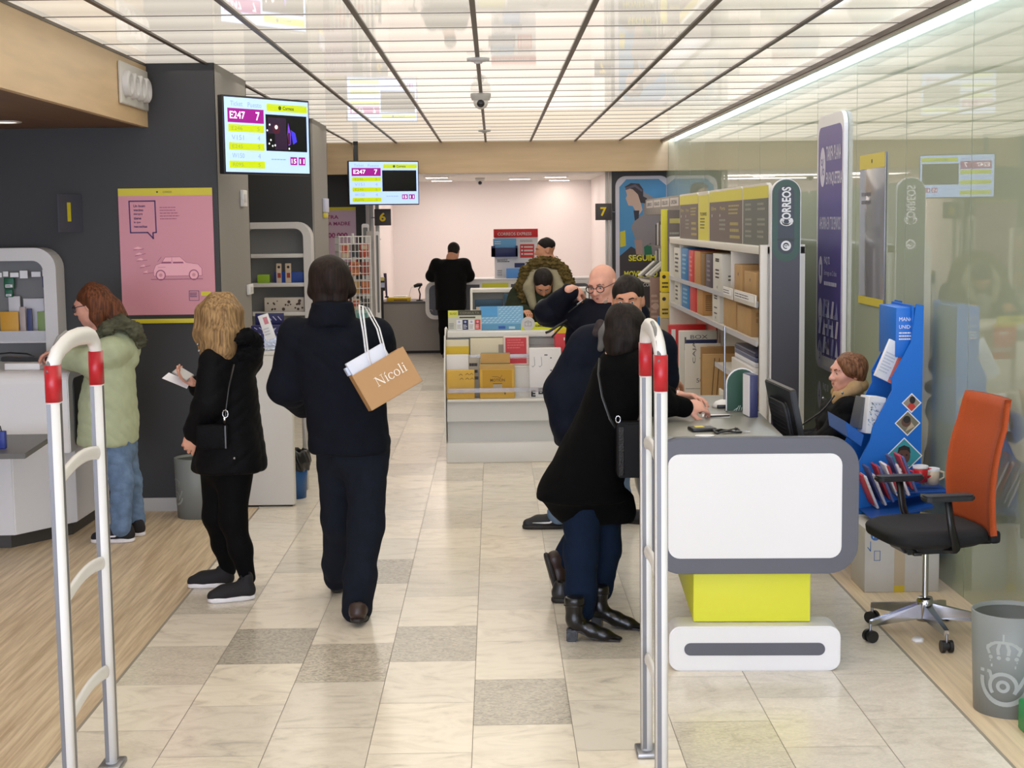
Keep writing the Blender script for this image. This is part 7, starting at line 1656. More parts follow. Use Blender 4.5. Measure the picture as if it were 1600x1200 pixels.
t = Sdf(0.008); t.chain([J(342, 728, 0.07), kA, J(349, 850, 0.14), aA], [0.10, 0.068, 0.057, 0.041], 0.04); t.chain([J(367, 728, -0.04), kB, J(376, 858, -0.05), aB], [0.10, 0.068, 0.058, 0.041], 0.04); t.cap(J(350, 712), J(354, 728), 0.125, 0.115, 0.05); t.fold = folds(0.002, 50, 8); p.part('leggings', t, BLKL)
hl = F(396, 938); shoe(p, (hl.x-0.03, hl.y+0.03, 0.0), 200, KNIT, MIDW, 0, 0.228, name='sneaker', high=0.115); hl = F(357, 918); shoe(p, (hl.x-0.01, hl.y+0.03, 0), 186, KNIT, MIDW, 0, 0.228, name='sneaker', high=0.115)
BG = MB(); 
for q, dq in ((J(309, 538, -0.13), 0), (J(311, 548, -0.16), 0), (J(312, 591, -0.17), 0), (J(366, 716, -0.215), 0)): BG.ball(q, 0.007, STEEL, 6)
p.mesh('snap_button', BG)
bag = thing('shoulder_bag', 'small black shoulder bag with a silver clip against the blonde woman coat', 'bag', tuple(J(336, 700, -0.265)))
MB().box(-0.09, 0.065, -0.02, 0.03, -0.005, 0.12, BLKC, 0.012).build('pouch', None, bag); MB().box(0.055, 0.062, -0.024, -0.02, 0.0, 0.115, mat('zip_grey', (70, 70, 74), 0.4)).build('zip', None, bag)
MB().tube([(0.05, -0.005, 0.12), (0.058, -0.005, 0.16), (0.062, 0.0, 0.20), (0.075, 0.02, 0.30), (0.10, 0.05, 0.42)], 0.006, 6, BLKLE).build('strap', None, bag); MB().tube([(0.060+0.014*math.cos(a), -0.014, 0.175+0.02*math.sin(a)) for a in np.linspace(0, 6.28, 10)], 0.003, 6, CHROME, closed=True).box(0.05, 0.06, -0.02, -0.01, 0.14, 0.16, CHROME, 0.002).build('clip', None, bag)
q = J(287, 587, 0.15)
ph = thing('mobile_phone', 'grey mobile phone held tilted in the blonde woman hand', 'phone', tuple(q), math.radians(-18))
TT = Matrix.Rotation(math.radians(28), 4, 'Y') @ Matrix.Rotation(math.radians(28), 4, 'X')
MB().box(-0.055, 0.045, -0.032, 0.032, 0.006, 0.015, mat('phone_grey', (150, 146, 142), 0.3), 0.004, T=TT).build('case', None, ph); MB().box(-0.05, 0.04, -0.028, 0.028, 0.0152, 0.016, mat('phone_screen_pale', (186, 184, 178), 0.2), T=TT).build('screen', None, ph)
q = J(276, 591, 0.145)
tk = MB().prism([(-0.07, -0.04), (0.07, -0.03), (0.065, 0.04), (-0.06, 0.035)], 0, 0.0015, 'Z', PAPER, T=Matrix.Rotation(math.radians(26), 4, 'Y') @ Matrix.Rotation(math.radians(24), 4, 'X')).build('queue_ticket'); tk.location = tuple(q-np.array((0, 0, 0.012))); tag(tk, 'white folded paper held under the grey phone by the blonde woman', 'paper')

# --- 3. man in navy coat seen from behind
p = Per('person in a long navy coat and dark trousers walking away with a paper bag', 540, 7.50); J = p.J
hc = J(517, 440); R = rot(178, 6)
b = Sdf(0.0065); head(b, hc, R)
sL, sR = J(462, 522, 0.02), J(586, 522, 0.0); eL, wL = J(446, 606, 0.04), J(474, 634, 0.24); eR, wR = J(606, 585, 0.16), J(590, 532, 0.34)
b.cap(J(517, 490), J(520, 560), 0.08, 0.12); b.cap(sL, sR, 0.06); b.cap(J(520, 560), J(546, 670), 0.12, 0.11, 0.05); b.chain([sL, eL, wL], [0.05, 0.043, 0.03]); b.chain([sR, eR, wR], [0.05, 0.043, 0.03])
hand(b, wL, J(492, 628, 0.34)-wL, (-0.6, 0.2, 1), 1, (0.5, 0.6, 0.4)); hand(b, wR, J(576, 515, 0.30)-wR, (0.3, 0.8, 0.6), 1, (0.9, 0.9, 0.6))
kR, aR = J(572, 820, -0.02), J(558, 950, -0.08); kL, aL = J(530, 812, 0.22), J(526, 900, 0.46)
b.chain([J(572, 700), kR, aR], [0.095, 0.06, 0.042]); b.chain([J(528, 700, 0.05), kL, aL], [0.095, 0.06, 0.042])
p.part('body', b, SKIN2)
c = Sdf(0.008); p.lf(c, [(706, 484, 611, 0.165), (670, 481, 607, 0.165), (630, 476, 602, 0.16), (580, 466, 598, 0.155), (545, 458, 598, 0.15), (522, 455, 595, 0.135), (507, 470, 578, 0.105), (496, 490, 552, 0.085)])
c.chain([sL, eL, wL], [0.085, 0.075, 0.062], 0.06); c.chain([sR, eR, wR], [0.085, 0.075, 0.06], 0.06); p.lf(c, [(508, 484, 554, 0.115, -0.03), (494, 482, 554, 0.115, -0.035), (471, 487, 551, 0.105, -0.035)], pw=2.0, rnd=0.012, k=0.03); c.cap(J(517, 500, 0.02), J(517, 462, 0.0), 0.04, 0.05, 0.01, True)
c.cap(J(541, 700, -0.17), J(539, 650, -0.18), 0.004, 0.002, 0.01, True); c.fold = folds(0.008, 22, 21, 1.0); p.part('coat', c, NAVYC)
h = Sdf(0.006); h.ell(hc+R @ np.array((0, 0.02, 0.026)), (0.103, 0.112, 0.104), R, 0.02); h.chain([J(492, 445), J(491, 456), J(496, 466)], [0.03, 0.03, 0.015], 0.03); h.chain([J(543, 442), J(545, 454), J(540, 466)], [0.03, 0.03, 0.015], 0.03); h.chain([J(505, 450, -0.06), J(506, 470, -0.055), J(508, 484, -0.05)], [0.05, 0.04, 0.02], 0.03); h.chain([J(528, 450, -0.06), J(528, 470, -0.055), J(526, 484, -0.05)], [0.05, 0.04, 0.02], 0.03)
h.ell(hc+R @ np.array((0, -0.10, -0.03)), (0.065, 0.05, 0.075), R, 0.015, True); h.fold = waves(0.0022, 70, 5, 0.15); p.part('hair', h, hairmat('dark_brown_hair', (24, 16, 13), (42, 28, 23)))
face_bits(p, hc, R, 1, hairmat('dark_brown_hair', (40, 28, 24)))
t = Sdf(0.008); t.chain([J(573, 690), kR, J(562, 900, -0.06), aR+np.array((0, 0, -0.01))], [0.115, 0.085, 0.076, 0.074], 0.04); t.chain([J(527, 690, 0.04), kL, J(527, 880, 0.40), aL+np.array((0, 0, -0.005))], [0.11, 0.085, 0.074, 0.068], 0.04); t.cap(J(547, 670), J(550, 700), 0.135, 0.125, 0.06); t.fold = folds(0.007, 26, 31, 1.2); p.part('trousers', t, NAVYC if False else cloth('navy_trousers', (23, 27, 37)))
hl = F(558, 982); shoe(p, (hl.x, hl.y+0.03, 0.0), 88, BROWNL, SOLED, 6, 0.29, thick=0.024, high=0.07); hl = F(527, 926); shoe(p, (hl.x, hl.y+0.02, 0.0), 92, BROWNL, SOLED, 0, 0.29, thick=0.024, high=0.07)
# the paper bag and the white box in it
BD = 7.12
A_, B_2, C_2 = Vector(P(554, 585, BD)), Vector(P(636, 539, BD)), Vector(P(581, 642, BD))
u = (B_2-A_).normalized(); v = (C_2-A_); v = (v-u*v.dot(u)); hgt = v.length; v.normalize(); wdt = (B_2-A_).length; n_ = u.cross(v)
if n_.y < 0: n_ = -n_
TB = Matrix((u, n_, -v)).transposed().to_4x4(); TB.translation = C_2; TB = TB @ Matrix.Rotation(math.radians(17), 4, 'Z')
kb_ = thing('paper_bag', 'brown paper carrier bag reading Nicoli slung behind the man in the navy coat', 'bag', tuple(C_2)); kb_.rotation_euler = TB.to_euler()
KB = mat('kraft_bag', (180, 138, 92), 0.6); dp = 0.085; wl = 0.0018
yw = -0.02
m_ = MB(); m_.box(0, wdt, 0, wl, 0, hgt, KB).box(0, wdt, dp-wl, dp, 0, hgt, KB).box(0, wl, 0, dp, 0, hgt, KB).box(wdt-wl, wdt, 0, dp, 0, hgt, KB).box(0, wdt, 0, dp, 0, wl, KB); m_.build('sack', None, kb_)
f = Flat((0, 0, 0), (1, 0, 0), (0, 0, 1)); BW = mat('bag_print_white', (240, 232, 220), 0.5)
def glyph(ch, x, s_, base):
    W_ = 0.0035*s_; w1 = 0.0016*s_; L = f.line
    X = lambda a: x+a*s_; Y = lambda b: base+b*s_
    if ch == 'N':
        L([(X(0.004), Y(0)), (X(0.004), Y(0.03))], w1, BW); L([(X(0.004), Y(0.03)), (X(0.026), Y(0.0))], W_*1.2, BW); L([(X(0.026), Y(0)), (X(0.026), Y(0.03))], w1, BW)
        for a, b in ((0.004, 0.0), (0.003, 0.03), (0.026, 0.03)): L([(X(a-0.005), Y(b)), (X(a+0.005), Y(b))], 0.0012*s_, BW)
        return 0.033
    if ch in 'iI':
        L([(X(0.005), Y(0)), (X(0.005), Y(0.02))], W_, BW); L([(X(0.0), Y(0)), (X(0.010), Y(0))], 0.0012*s_, BW); L([(X(0.001), Y(0.02)), (X(0.005), Y(0.02))], 0.0012*s_, BW)
        if ch == 'I': L([(X(0.004), Y(0.025)), (X(0.009), Y(0.031))], 0.0022*s_, BW)
        else: f.disc(X(0.005), Y(0.0275), 0.0024*s_, BW, 10)
        return 0.0125
    if ch == 'l': L([(X(0.005), Y(0)), (X(0.005), Y(0.032))], W_, BW); L([(X(0.0), Y(0)), (X(0.010), Y(0))], 0.0012*s_, BW); L([(X(0.001), Y(0.032)), (X(0.005), Y(0.032))], 0.0012*s_, BW); return 0.0125
    a0, a1 = (0, 2*PI) if ch == 'o' else (0.7, 2*PI-0.7)
    N = 22
    for i in range(N):
        p0, p1 = a0+(a1-a0)*i/N, a0+(a1-a0)*(i+1)/N
        L([(X(0.0095+0.0085*math.cos(p0)), Y(0.010+0.0105*math.sin(p0))), (X(0.0095+0.0085*math.cos(p1)), Y(0.010+0.0105*math.sin(p1)))], (0.0014+0.0022*abs(math.cos((p0+p1)/2)))*s_, BW)
    if ch == 'c': f.disc(X(0.016), Y(0.0165), 0.002*s_, BW, 8)
    return 0.0225 if ch == 'o' else 0.021
xx = wdt*0.30; s_ = 1.42
for ch in 'NIcoli': xx += glyph(ch, xx, s_, hgt*0.44)*s_
f.build(kb_, IDN, pn='lettering')
for y, dz_ in ((0.012, 0.0), (dp-0.012, 0.012)):
    MB().tube([(wdt*0.36, y, hgt-0.03), (wdt*0.36+0.012, y, hgt+0.03), (wdt*0.36+0.06, y+0.005, hgt+0.14), (wdt*0.36+0.10, y+0.025, hgt+0.225+dz_), (wdt*0.36+0.13, y+0.10, hgt+0.255+dz_), (wdt*0.68+0.07, y+0.15, hgt+0.235+dz_), (wdt*0.68+0.055, y+0.08, hgt+0.19+dz_), (wdt*0.68+0.04, y+0.01, hgt+0.13), (wdt*0.68+0.008, y, hgt+0.02), (wdt*0.68, y, hgt-0.03)], 0.005, 8, mat('cord_white', (226, 226, 232), 0.6), flat=(0.006, 0.003)).build('handle', None, kb_)
wb2 = thing('white_box', 'white gift box sticking out of the brown paper bag', 'box', tuple(C_2)); wb2.rotation_euler = TB.to_euler()
MB().box(0.008, wdt*0.74, 0.024, dp-0.024, hgt*0.3, hgt+0.062, mat('gift_white', (214, 218, 230), 0.5), 0.003).build('carton', None, wb2); MB().box(-0.008, 0.006, 0.02, dp-0.02, hgt+0.004, hgt+0.045, mat('gift_pale_blue', (190, 202, 226), 0.5), 0.002).build('tissue', None, wb2)
# --- 4. woman in black coat leaning on the enquiry counter
p = Per('person in a flared black coat, dark jeans and ankle boots leaning on the counter', 930, 7.18); J = p.J
hc = J(979, 514); R = rot(128, 12)
b = Sdf(0.0055); head(b, hc, R)
sN, sF = J(1006, 576, -0.16), J(985, 566, 0.19); eN, wN = J(1030, 628, -0.14), J(1069, 637, -0.10); eF, wF = J(1018, 612, 0.30), J(1058, 620, 0.30)
b.cap(J(978, 540), J(975, 600), 0.07, 0.1); b.cap(sN, sF, 0.055); b.cap(J(975, 600), J(925, 745), 0.11, 0.105, 0.05)
b.chain([sN, eN, wN], [0.045, 0.04, 0.028]); b.chain([sF, eF, wF], [0.045, 0.04, 0.028])
hand(b, wN, J(1112, 631, -0.04)-wN, (0.1, -0.7, 0.75), 1, (0.45, 0.55, 0.4)); hand(b, wF, J(1100, 618, 0.24)-wF, (0.1, 0.3, 0.95), -1, (0.3, 0.45, 0.4))
kN, aN = J(908, 866, -0.04), J(908, 952, -0.06); kF, aF = J(946, 858, 0.10), J(939, 930, 0.14)
b.chain([J(912, 770, -0.05), kN, aN], [0.09, 0.058, 0.036]); b.chain([J(942, 765, 0.08), kF, aF], [0.09, 0.058, 0.036])
p.part('body', b, SKIN3)
c = Sdf(0.008)
p.lf(c, [(776, 836, 985, 0.235), (762, 841, 972, 0.232), (720, 864, 978, 0.215), (680, 884, 986, 0.195), (640, 905, 1000, 0.18), (605, 916, 1028, 0.175), (575, 926, 1036, 0.17), (556, 938, 1028, 0.14), (540, 952, 1005, 0.09)])
c.cap(J(905, 770), J(960, 798), 0.16, 0.10, 0.06)
c.chain([sN, eN, wN-(wN-eN)*0.04], [0.085, 0.064, 0.046], 0.05); c.chain([sF, eF, wF-(wF-eF)*0.3], [0.08, 0.064, 0.044], 0.05)
c.box(J(920, 900), (0.6, 0.6, 0.264), sub=True); c.fold = folds(0.010, 17, 41, 0.5); p.part('coat', c, BLKW)
h = Sdf(0.006); h.ell(hc+R @ np.array((0, 0.02, 0.036)), (0.085, 0.10, 0.086), R, 0.02)
for x0, x1, x2, dd in ((961, 957, 958, -0.03), (966, 963, 962, -0.07), (977, 974, 970, -0.09), (988, 985, 980, -0.08), (994, 995, 990, -0.04), (974, 966, 964, 0.02)):
    h.chain([J(x0, 506, dd*0.7), J(x1, 530, dd), J(x2, 546, dd), J(x2+2, 560, dd*0.9)], [0.042, 0.04, 0.032, 0.014], 0.03)
h.ell(hc+R @ np.array((0, -0.10, -0.03)), (0.06, 0.045, 0.075), R, 0.015, True); h.fold = waves(0.0022, 70, 6, 0.15); p.part('hair', h, hairmat('brown_black_hair', (20, 14, 12), (36, 26, 22)))
face_bits(p, hc, R, 1, hairmat('brown_black_hair', (42, 32, 28)))
t = Sdf(0.008); t.chain([J(912, 765, -0.05), kN, J(908, 925, -0.05), aN], [0.105, 0.078, 0.07, 0.064], 0.04); t.chain([J(942, 760, 0.08), kF, aF+np.array((0, 0, 0.03))], [0.1, 0.07, 0.058], 0.04); t.cap(J(925, 735), J(927, 765), 0.125, 0.12, 0.05); t.fold = folds(0.005, 34, 12, 1.2); p.part('jeans', t, DEN)
def boot(p, heel, ang, name='ankle_boot'):
    T = Matrix.Translation(-Vector(p.base)) @ Matrix.Translation(Vector(heel)) @ Matrix.Rotation(math.radians(ang), 4, 'Z')
    sd = Sdf(0.006); sd.chain([(0.01, 0, 0.19), (0.008, 0, 0.105), (0.012, 0, 0.085)], [0.047, 0.036, 0.032], 0.02); sd.chain([(0.02, 0, 0.085), (0.09, 0, 0.05), (0.15, 0, 0.026), (0.225, 0, 0.013)], [0.030, 0.031, 0.028, 0.008], 0.03)
    sd.box((0.14, 0, -0.04), (0.3, 0.2, 0.046), sub=True); sd.box((0.0, 0, 0.24), (0.2, 0.2, 0.03), sub=True)
    me = sdf_obj(name, sd, BLKLE, p.t); me.data.transform(T)
    MB().prism([(-0.028, -0.026), (0.022, -0.026), (0.026, 0.026), (-0.026, 0.026)], 0.0, 0.062, 'Z', BLKLE, 0.005).prism([(0.02, 0.05), (0.10, 0.012), (0.22, 0.0), (0.222, 0.008), (0.10, 0.024), (0.02, 0.062)], -0.026, 0.026, 'Y', SOLED).build('heel', None, me, T)
    MB().tube([(0.01+0.047*math.cos(a), 0.044*math.sin(a), 0.172) for a in np.linspace(0, 6.28, 16)], 0.0035, 6, BLKLE, closed=True).build('cuff', None, me, T)
hl = F(895, 1004); boot(p, (hl.x, hl.y+0.03, 0), -4); hl = F(934, 984); boot(p, (hl.x, hl.y+0.03, 0), -12)
p.mesh('bracelet', MB().tube([tuple(wF+0.031*(math.cos(a)*np.array((0.0, 0.6, 0.8))+math.sin(a)*np.array((0, 0.8, -0.6)))) for a in np.linspace(0, 6.28, 14)], 0.005, 6, mat('silver_bracelet', (220, 218, 214), 0.2, 1.0), closed=True))
q = J(981, 745, -0.25)
hb = thing('handbag', 'black leather handbag on a long strap hanging beside the black coat', 'bag', tuple(q))
MB().prism(rrect(-0.052, 0.075, 0.0, 0.255, 0.02, 4), -0.04, 0.045, 'Y', mat('matte_black_leather', (7, 6, 7), 0.6, spec=0.2), 0.008).build('pouch', None, hb)
MB().box(-0.046, -0.02, -0.048, -0.041, 0.01, 0.235, mat('reptile_leather', (14, 13, 16), 0.35, bump=(140, 0.8)), 0.003).build('reptile_strip', None, hb)
s_ = hb.location
MB().tube([tuple(Vector(J(937, 560, -0.19))-s_), tuple(Vector(J(935, 585, -0.225))-s_), tuple(Vector(J(941, 620, -0.25))-s_), tuple(Vector(J(953, 655, -0.26))-s_), tuple(Vector(J(962, 668, -0.255))-s_)], 0.009, 6, mat('strap_grey_black', (52, 52, 54), 0.35), flat=(0.010, 0.004)).build('strap', None, hb)
MB().tube([(-0.045+0.011*math.cos(a), -0.02, 0.268+0.016*math.sin(a)) for a in np.linspace(0, 6.28, 10)], 0.003, 6, CHROME, closed=True).build('ring', None, hb)

# --- 5. dark-haired man behind her
p = Per('person with short dark hair in an open navy jacket standing behind the woman in black', 945, 7.86); J = p.J
hc = J(981, 470); R = rot(-10, 8)
b = Sdf(0.006); head(b, hc, R, 0.98)
sL, sR = J(918, 538, -0.02), J(1030, 545, 0.02); eL, wL = J(876, 612, -0.02), J(888, 668, -0.10); eR, wR = J(1036, 590, 0.06), J(1040, 598, 0.20)
b.cap(J(978, 500), J(970, 560), 0.07, 0.1); b.cap(sL, sR, 0.055); b.cap(J(970, 560), J(940, 700), 0.12, 0.11, 0.05); b.chain([sL, eL, wL], [0.048, 0.042, 0.03]); b.chain([sR, eR, wR], [0.048, 0.042, 0.03])
hand(b, wL, (0.2, -0.5, -1), (-0.8, -0.3, 0), 1); hand(b, wR, (0.6, 0.6, 0.0), (0, -0.1, 1), -1)
kA, aA = J(925, 805, -0.04), J(884, 872, 0.02); kB, aB = J(935, 808, 0.10), J(900, 915, 0.12)
b.chain([J(930, 705, -0.04), kA, aA], [0.09, 0.058, 0.04]); b.chain([J(955, 705, 0.08), kB, aB], [0.09, 0.058, 0.04])
p.part('body', b, SKIN2)
JN = cloth('navy_jacket_sheen', (15, 20, 34), 0.72, 0.12, 0.2)
c = Sdf(0.008); p.lf(c, [(695, 868, 980, 0.165), (660, 860, 980, 0.165), (630, 860, 980, 0.165), (604, 866, 985, 0.165), (580, 876, 1044, 0.16), (545, 892, 1046, 0.15), (524, 908, 1036, 0.13), (508, 930, 1018, 0.10), (498, 948, 1008, 0.08)])
c.chain([sL, eL, wL], [0.088, 0.078, 0.062], 0.06); c.chain([sR, eR, wR], [0.08, 0.07, 0.058], 0.06); c.fold = folds(0.012, 26, 51, 0.5); p.part('jacket', c, JN)
h = Sdf(0.007); h.chain([J(947, 505, -0.14), J(944, 520, -0.17), J(938, 545, -0.18)], [0.016, 0.024, 0.016], 0.03); p.part('scarf', h, cloth('grey_scarf', (104, 102, 102), 0.9))
h = Sdf(0.006); h.chain([J(938, 506, -0.13), J(932, 520, -0.15)], [0.024, 0.022], 0.03); p.part('shirt_collar', h, cloth('plaid_shirt', (66, 58, 60), 0.9, 0.4))
h = Sdf(0.005); h.ell(hc+R @ np.array((0, 0.018, 0.044)), (0.084, 0.100, 0.085), R, 0.02); h.ell(hc+R @ np.array((0, -0.105, 0.0)), (0.056, 0.06, 0.062), R, 0.012, True); h.ell(hc+R @ np.array((0, -0.02, -0.08)), (0.1, 0.08, 0.06), R, 0.012, True)
for s_ in (-1, 1): h.ell(hc+R @ np.array((0.088*s_, 0.006, -0.008)), (0.025, 0.03, 0.03), R, 0.01, True)
h.fold = waves(0.0022, 70, 6, 0.15); p.part('hair', h, hairmat('short_dark_hair', (26, 20, 18), (42, 33, 30)))
face_bits(p, hc, R, 0.98, hairmat('short_dark_hair', (38, 30, 28)), None)
t = Sdf(0.008); t.chain([J(932, 700, -0.04), kA, aA], [0.11, 0.08, 0.066], 0.04); t.chain([J(955, 700, 0.08), kB, aB], [0.11, 0.08, 0.068], 0.04); t.cap(J(940, 680), J(942, 705), 0.13, 0.12, 0.05); t.fold = folds(0.006, 34, 18, 1.2); p.part('jeans', t, DEN)
hl = P(866, 868, 7.84)
o = shoe(p, (F(858, 937).x-0.155, 7.83, 0.0), 8, BROWNL, SOLED, 74, 0.27, name='shoe', thick=0.026)
hl = F(874, 943); shoe(p, (hl.x, hl.y+0.03, 0), 4, mat('dark_shoe_leather', (36, 36, 38), 0.4), SOLED, 0, 0.27)

# --- 6. bald man adjusting his glasses
p = Per('person with a bald head in a dark navy jacket raising a hand to black glasses', 930, 9.65); J = p.J
hc = J(942, 445); R = rot(-32, 16, -4)
b = Sdf(0.006); T6 = head(b, hc, R, 1.06)
sL, sR = J(912, 487, 0.0), J(992, 492, 0.02); eL = J(856, 489, -0.05); wL = J(893, 453, -0.17); eR, wR = J(1000, 560, 0.05), J(985, 600, -0.1)
b.cap(J(946, 470), J(945, 520), 0.075, 0.11); b.cap(sL, sR, 0.06); b.cap(J(945, 520), J(940, 630), 0.13, 0.12, 0.05); b.chain([sL, eL, wL], [0.05, 0.044, 0.031]); b.chain([sR, eR, wR], [0.05, 0.044, 0.031])
hand(b, wL, np.array(T6((-0.065, -0.095, -0.002)))-wL, (-0.3, -0.85, 0.4), 1, (0.45, 0.75, 0.6), 1.05); hand(b, wR, (0, -0.5, -1), (0.8, -0.3, 0), -1)
kL, aL = J(905, 745, -0.05), J(873, 802, -0.06); kR, aR = J(960, 742, 0.04), J(974, 795, 0.10)
b.chain([J(926, 660, -0.05), kL, aL], [0.09, 0.058, 0.042]); b.chain([J(955, 660, 0.04), kR, aR], [0.09, 0.058, 0.042]); p.part('body', b, SKIN3)
NJ = cloth('midnight_jacket', (11, 14, 28), 0.6, 0.08, 0.15)
c = Sdf(0.009); p.lf(c, [(672, 884, 998, 0.17), (620, 880, 1002, 0.17), (560, 880, 1004, 0.165), (520, 886, 1002, 0.16), (496, 898, 998, 0.14), (480, 918, 978, 0.10), (472, 926, 968, 0.085)]); c.chain([sL, eL, wL+(eL-wL)*0.12], [0.088, 0.074, 0.058], 0.06); c.chain([sR, eR, wR], [0.09, 0.075, 0.06], 0.06)
c.fold = folds(0.010, 26, 61, 0.8); p.part('jacket', c, NJ)
p.mesh('drawstring', MB().tube([tuple(J(886, 500, -0.2)), tuple(J(872, 509, -0.22)), tuple(J(858, 518, -0.22)), tuple(J(853, 520, -0.21))], 0.009, 6, BLACK).tube([tuple(J(882, 506, -0.2)), tuple(J(872, 516, -0.215)), tuple(J(862, 527, -0.21))], 0.006, 6, BLACK))
p.mesh('sleeve_badge', MB().tube([tuple(J(902, 476, -0.19)), tuple(J(910, 470, -0.2))], 0.006, 6, mat('badge_white', (190, 190, 196), 0.5)).tube([tuple(J(888, 488, -0.2)), tuple(J(914, 468, -0.21))], 0.004, 6, BLACK))
face_bits(p, hc, R, 1.06, mat('brow_grey', (120, 100, 88), 0.8), BLACK)
h = Sdf(0.005); T = lambda q: hc+R @ (np.array(q)*1.06)
h.chain([T((-0.052, -0.06, -0.06)), T((-0.036, -0.078, -0.088)), T((0, -0.085, -0.1)), T((0.036, -0.078, -0.088)), T((0.052, -0.06, -0.06))], [0.008, 0.013, 0.014, 0.013, 0.008], 0.01); h.fold = furry(0.002, 220); p.part('beard', h, mat('grey_stubble', (158, 138, 124), 0.9))
t = Sdf(0.009); t.chain([J(926, 655, -0.05), kL, aL], [0.115, 0.085, 0.072], 0.04); t.chain([J(955, 655, 0.04), kR, aR], [0.115, 0.085, 0.07], 0.04); t.cap(J(940, 640), J(940, 660), 0.14, 0.13, 0.05); t.fold = folds(0.006, 36, 28, 1.6); p.part('jeans', t, LDEN)
SNK = mat('sneaker_black', (28, 26, 30), 0.6)
hl = F(880, 826); shoe(p, (hl.x, hl.y+0.02, 0), 182, SNK, SOLED, 0, 0.28, PAPER, -1, name='sneaker'); hl = F(964, 816); shoe(p, (hl.x, hl.y+0.02, 0), -25, SNK, SOLED, 0, 0.28, name='sneaker')

# --- 7. man in green parka looking down at the island
p = Per('person in a dark green parka with a fur hood bending over the packaging island', 848, 13.72); J = p.J
hc = J(849, 443, -0.10); R = rot(0, 50)
b = Sdf(0.009); head(b, hc, R, 1.0)
sL, sR = J(812, 462, 0.02), J(888, 464, 0.02); eL, wL = J(800, 499, -0.06), J(818, 487, -0.30); eR, wR = J(902, 499, -0.06), J(882, 487, -0.30)
b.cap(J(849, 462), J(850, 490, 0.02), 0.08, 0.12); b.cap(sL, sR, 0.06); b.cap(J(850, 490, 0.02), J(850, 555, 0.1), 0.13, 0.12, 0.05); b.chain([sL, eL, wL], [0.05, 0.045, 0.03]); b.chain([sR, eR, wR], [0.05, 0.045, 0.03]); hand(b, wL, (0.4, -1, 0.05), (0, -0.2, 1), 1); hand(b, wR, (-0.4, -1, 0.05), (0, -0.2, 1), -1)
for s_ in (-1, 1): b.chain([J(850+12*s_, 560, 0.12), J(850+14*s_, 620, 0.12), J(850+14*s_, 668, 0.14)], [0.09, 0.06, 0.045])
p.part('body', b, SKIN2)
PG = cloth('dark_green_parka', (44, 50, 36), 0.8, 0.1, 0.2)
c = Sdf(0.010); p.lf(c, [(585, 806, 896, 0.18, 0.1), (540, 803, 898, 0.18, 0.08), (505, 798, 902, 0.18, 0.04), (482, 799, 900, 0.17, 0.02), (466, 804, 895, 0.15, 0.02), (452, 820, 880, 0.12, 0.02)]); c.chain([sL, eL, wL], [0.10, 0.085, 0.065], 0.06); c.chain([sR, eR, wR], [0.10, 0.085, 0.065], 0.06); c.ell(J(850, 462, 0.12), (0.2, 0.14, 0.17), k=0.06); c.cap(J(850, 448, -0.26), J(853, 505, -0.24), 0.09, 0.05, 0.03, True); c.fold = folds(0.010, 26, 71, 0.8); p.part('parka', c, PG)
h = Sdf(0.009); h.chain([J(851, 480, -0.17), J(853, 520, -0.19)], [0.075, 0.055]); p.part('shirt', h, cloth('grey_tshirt', (134, 138, 136), 0.9))
h = Sdf(0.009); h.chain([J(833, 478, -0.16), J(826, 450, -0.10), J(832, 430, -0.03), J(849, 424, 0.0), J(868, 430, -0.03), J(873, 450, -0.10), J(866, 478, -0.16)], [0.035, 0.05, 0.05, 0.045, 0.05, 0.05, 0.035], 0.03); p.part('hood_lining', h, cloth('beige_lining', (150, 142, 118), 0.9))
h = Sdf(0.008); h.chain([J(818, 470, -0.09), J(815, 448, -0.06), J(822, 426, -0.03), J(836, 413, 0.0), J(850, 410, 0.02), J(866, 412, 0.0), J(880, 424, -0.03), J(888, 442, -0.06), J(888, 462, -0.08)], [0.035, 0.047, 0.05, 0.047, 0.044, 0.047, 0.05, 0.047, 0.032], 0.04); h.fold = furry(0.012, 110); p.part('fur_trim', h, cloth('tawny_fur', (92, 78, 44), 0.95, 0.45))
h = Sdf(0.007); h.ell(hc+R @ np.array((0, 0.018, 0.044)), (0.086, 0.102, 0.086), R, 0.02); h.ell(hc+R @ np.array((0, -0.115, -0.02)), (0.07, 0.06, 0.075), R, 0.012, True); h.fold = waves(0.0022, 70, 6, 0.15); p.part('hair', h, hairmat('short_dark_hair', (38, 30, 28)))
face_bits(p, hc, R, 1.0, hairmat('short_dark_hair', (38, 30, 28)))
h = Sdf(0.008); h.chain([hc+R @ np.array(q) for q in ((-0.045, -0.05, -0.075), (0, -0.085, -0.1), (0.045, -0.05, -0.075))], [0.012, 0.018, 0.012]); p.part('beard', h, mat('dark_stubble', (58, 42, 36), 0.9))
t = Sdf(0.010)
for s_ in (-1, 1): t.chain([J(850+12*s_, 555, 0.12), J(850+14*s_, 620, 0.12), J(850+14*s_, 680, 0.14)], [0.12, 0.085, 0.07], 0.04)
p.part('trousers', t, DEN)
for s_ in (-1, 1): q = J(850+14*s_, 690, 0.16); shoe(p, (q[0], q[1]+0.05, 0), -90, SNK, SOLED, 0, 0.28)

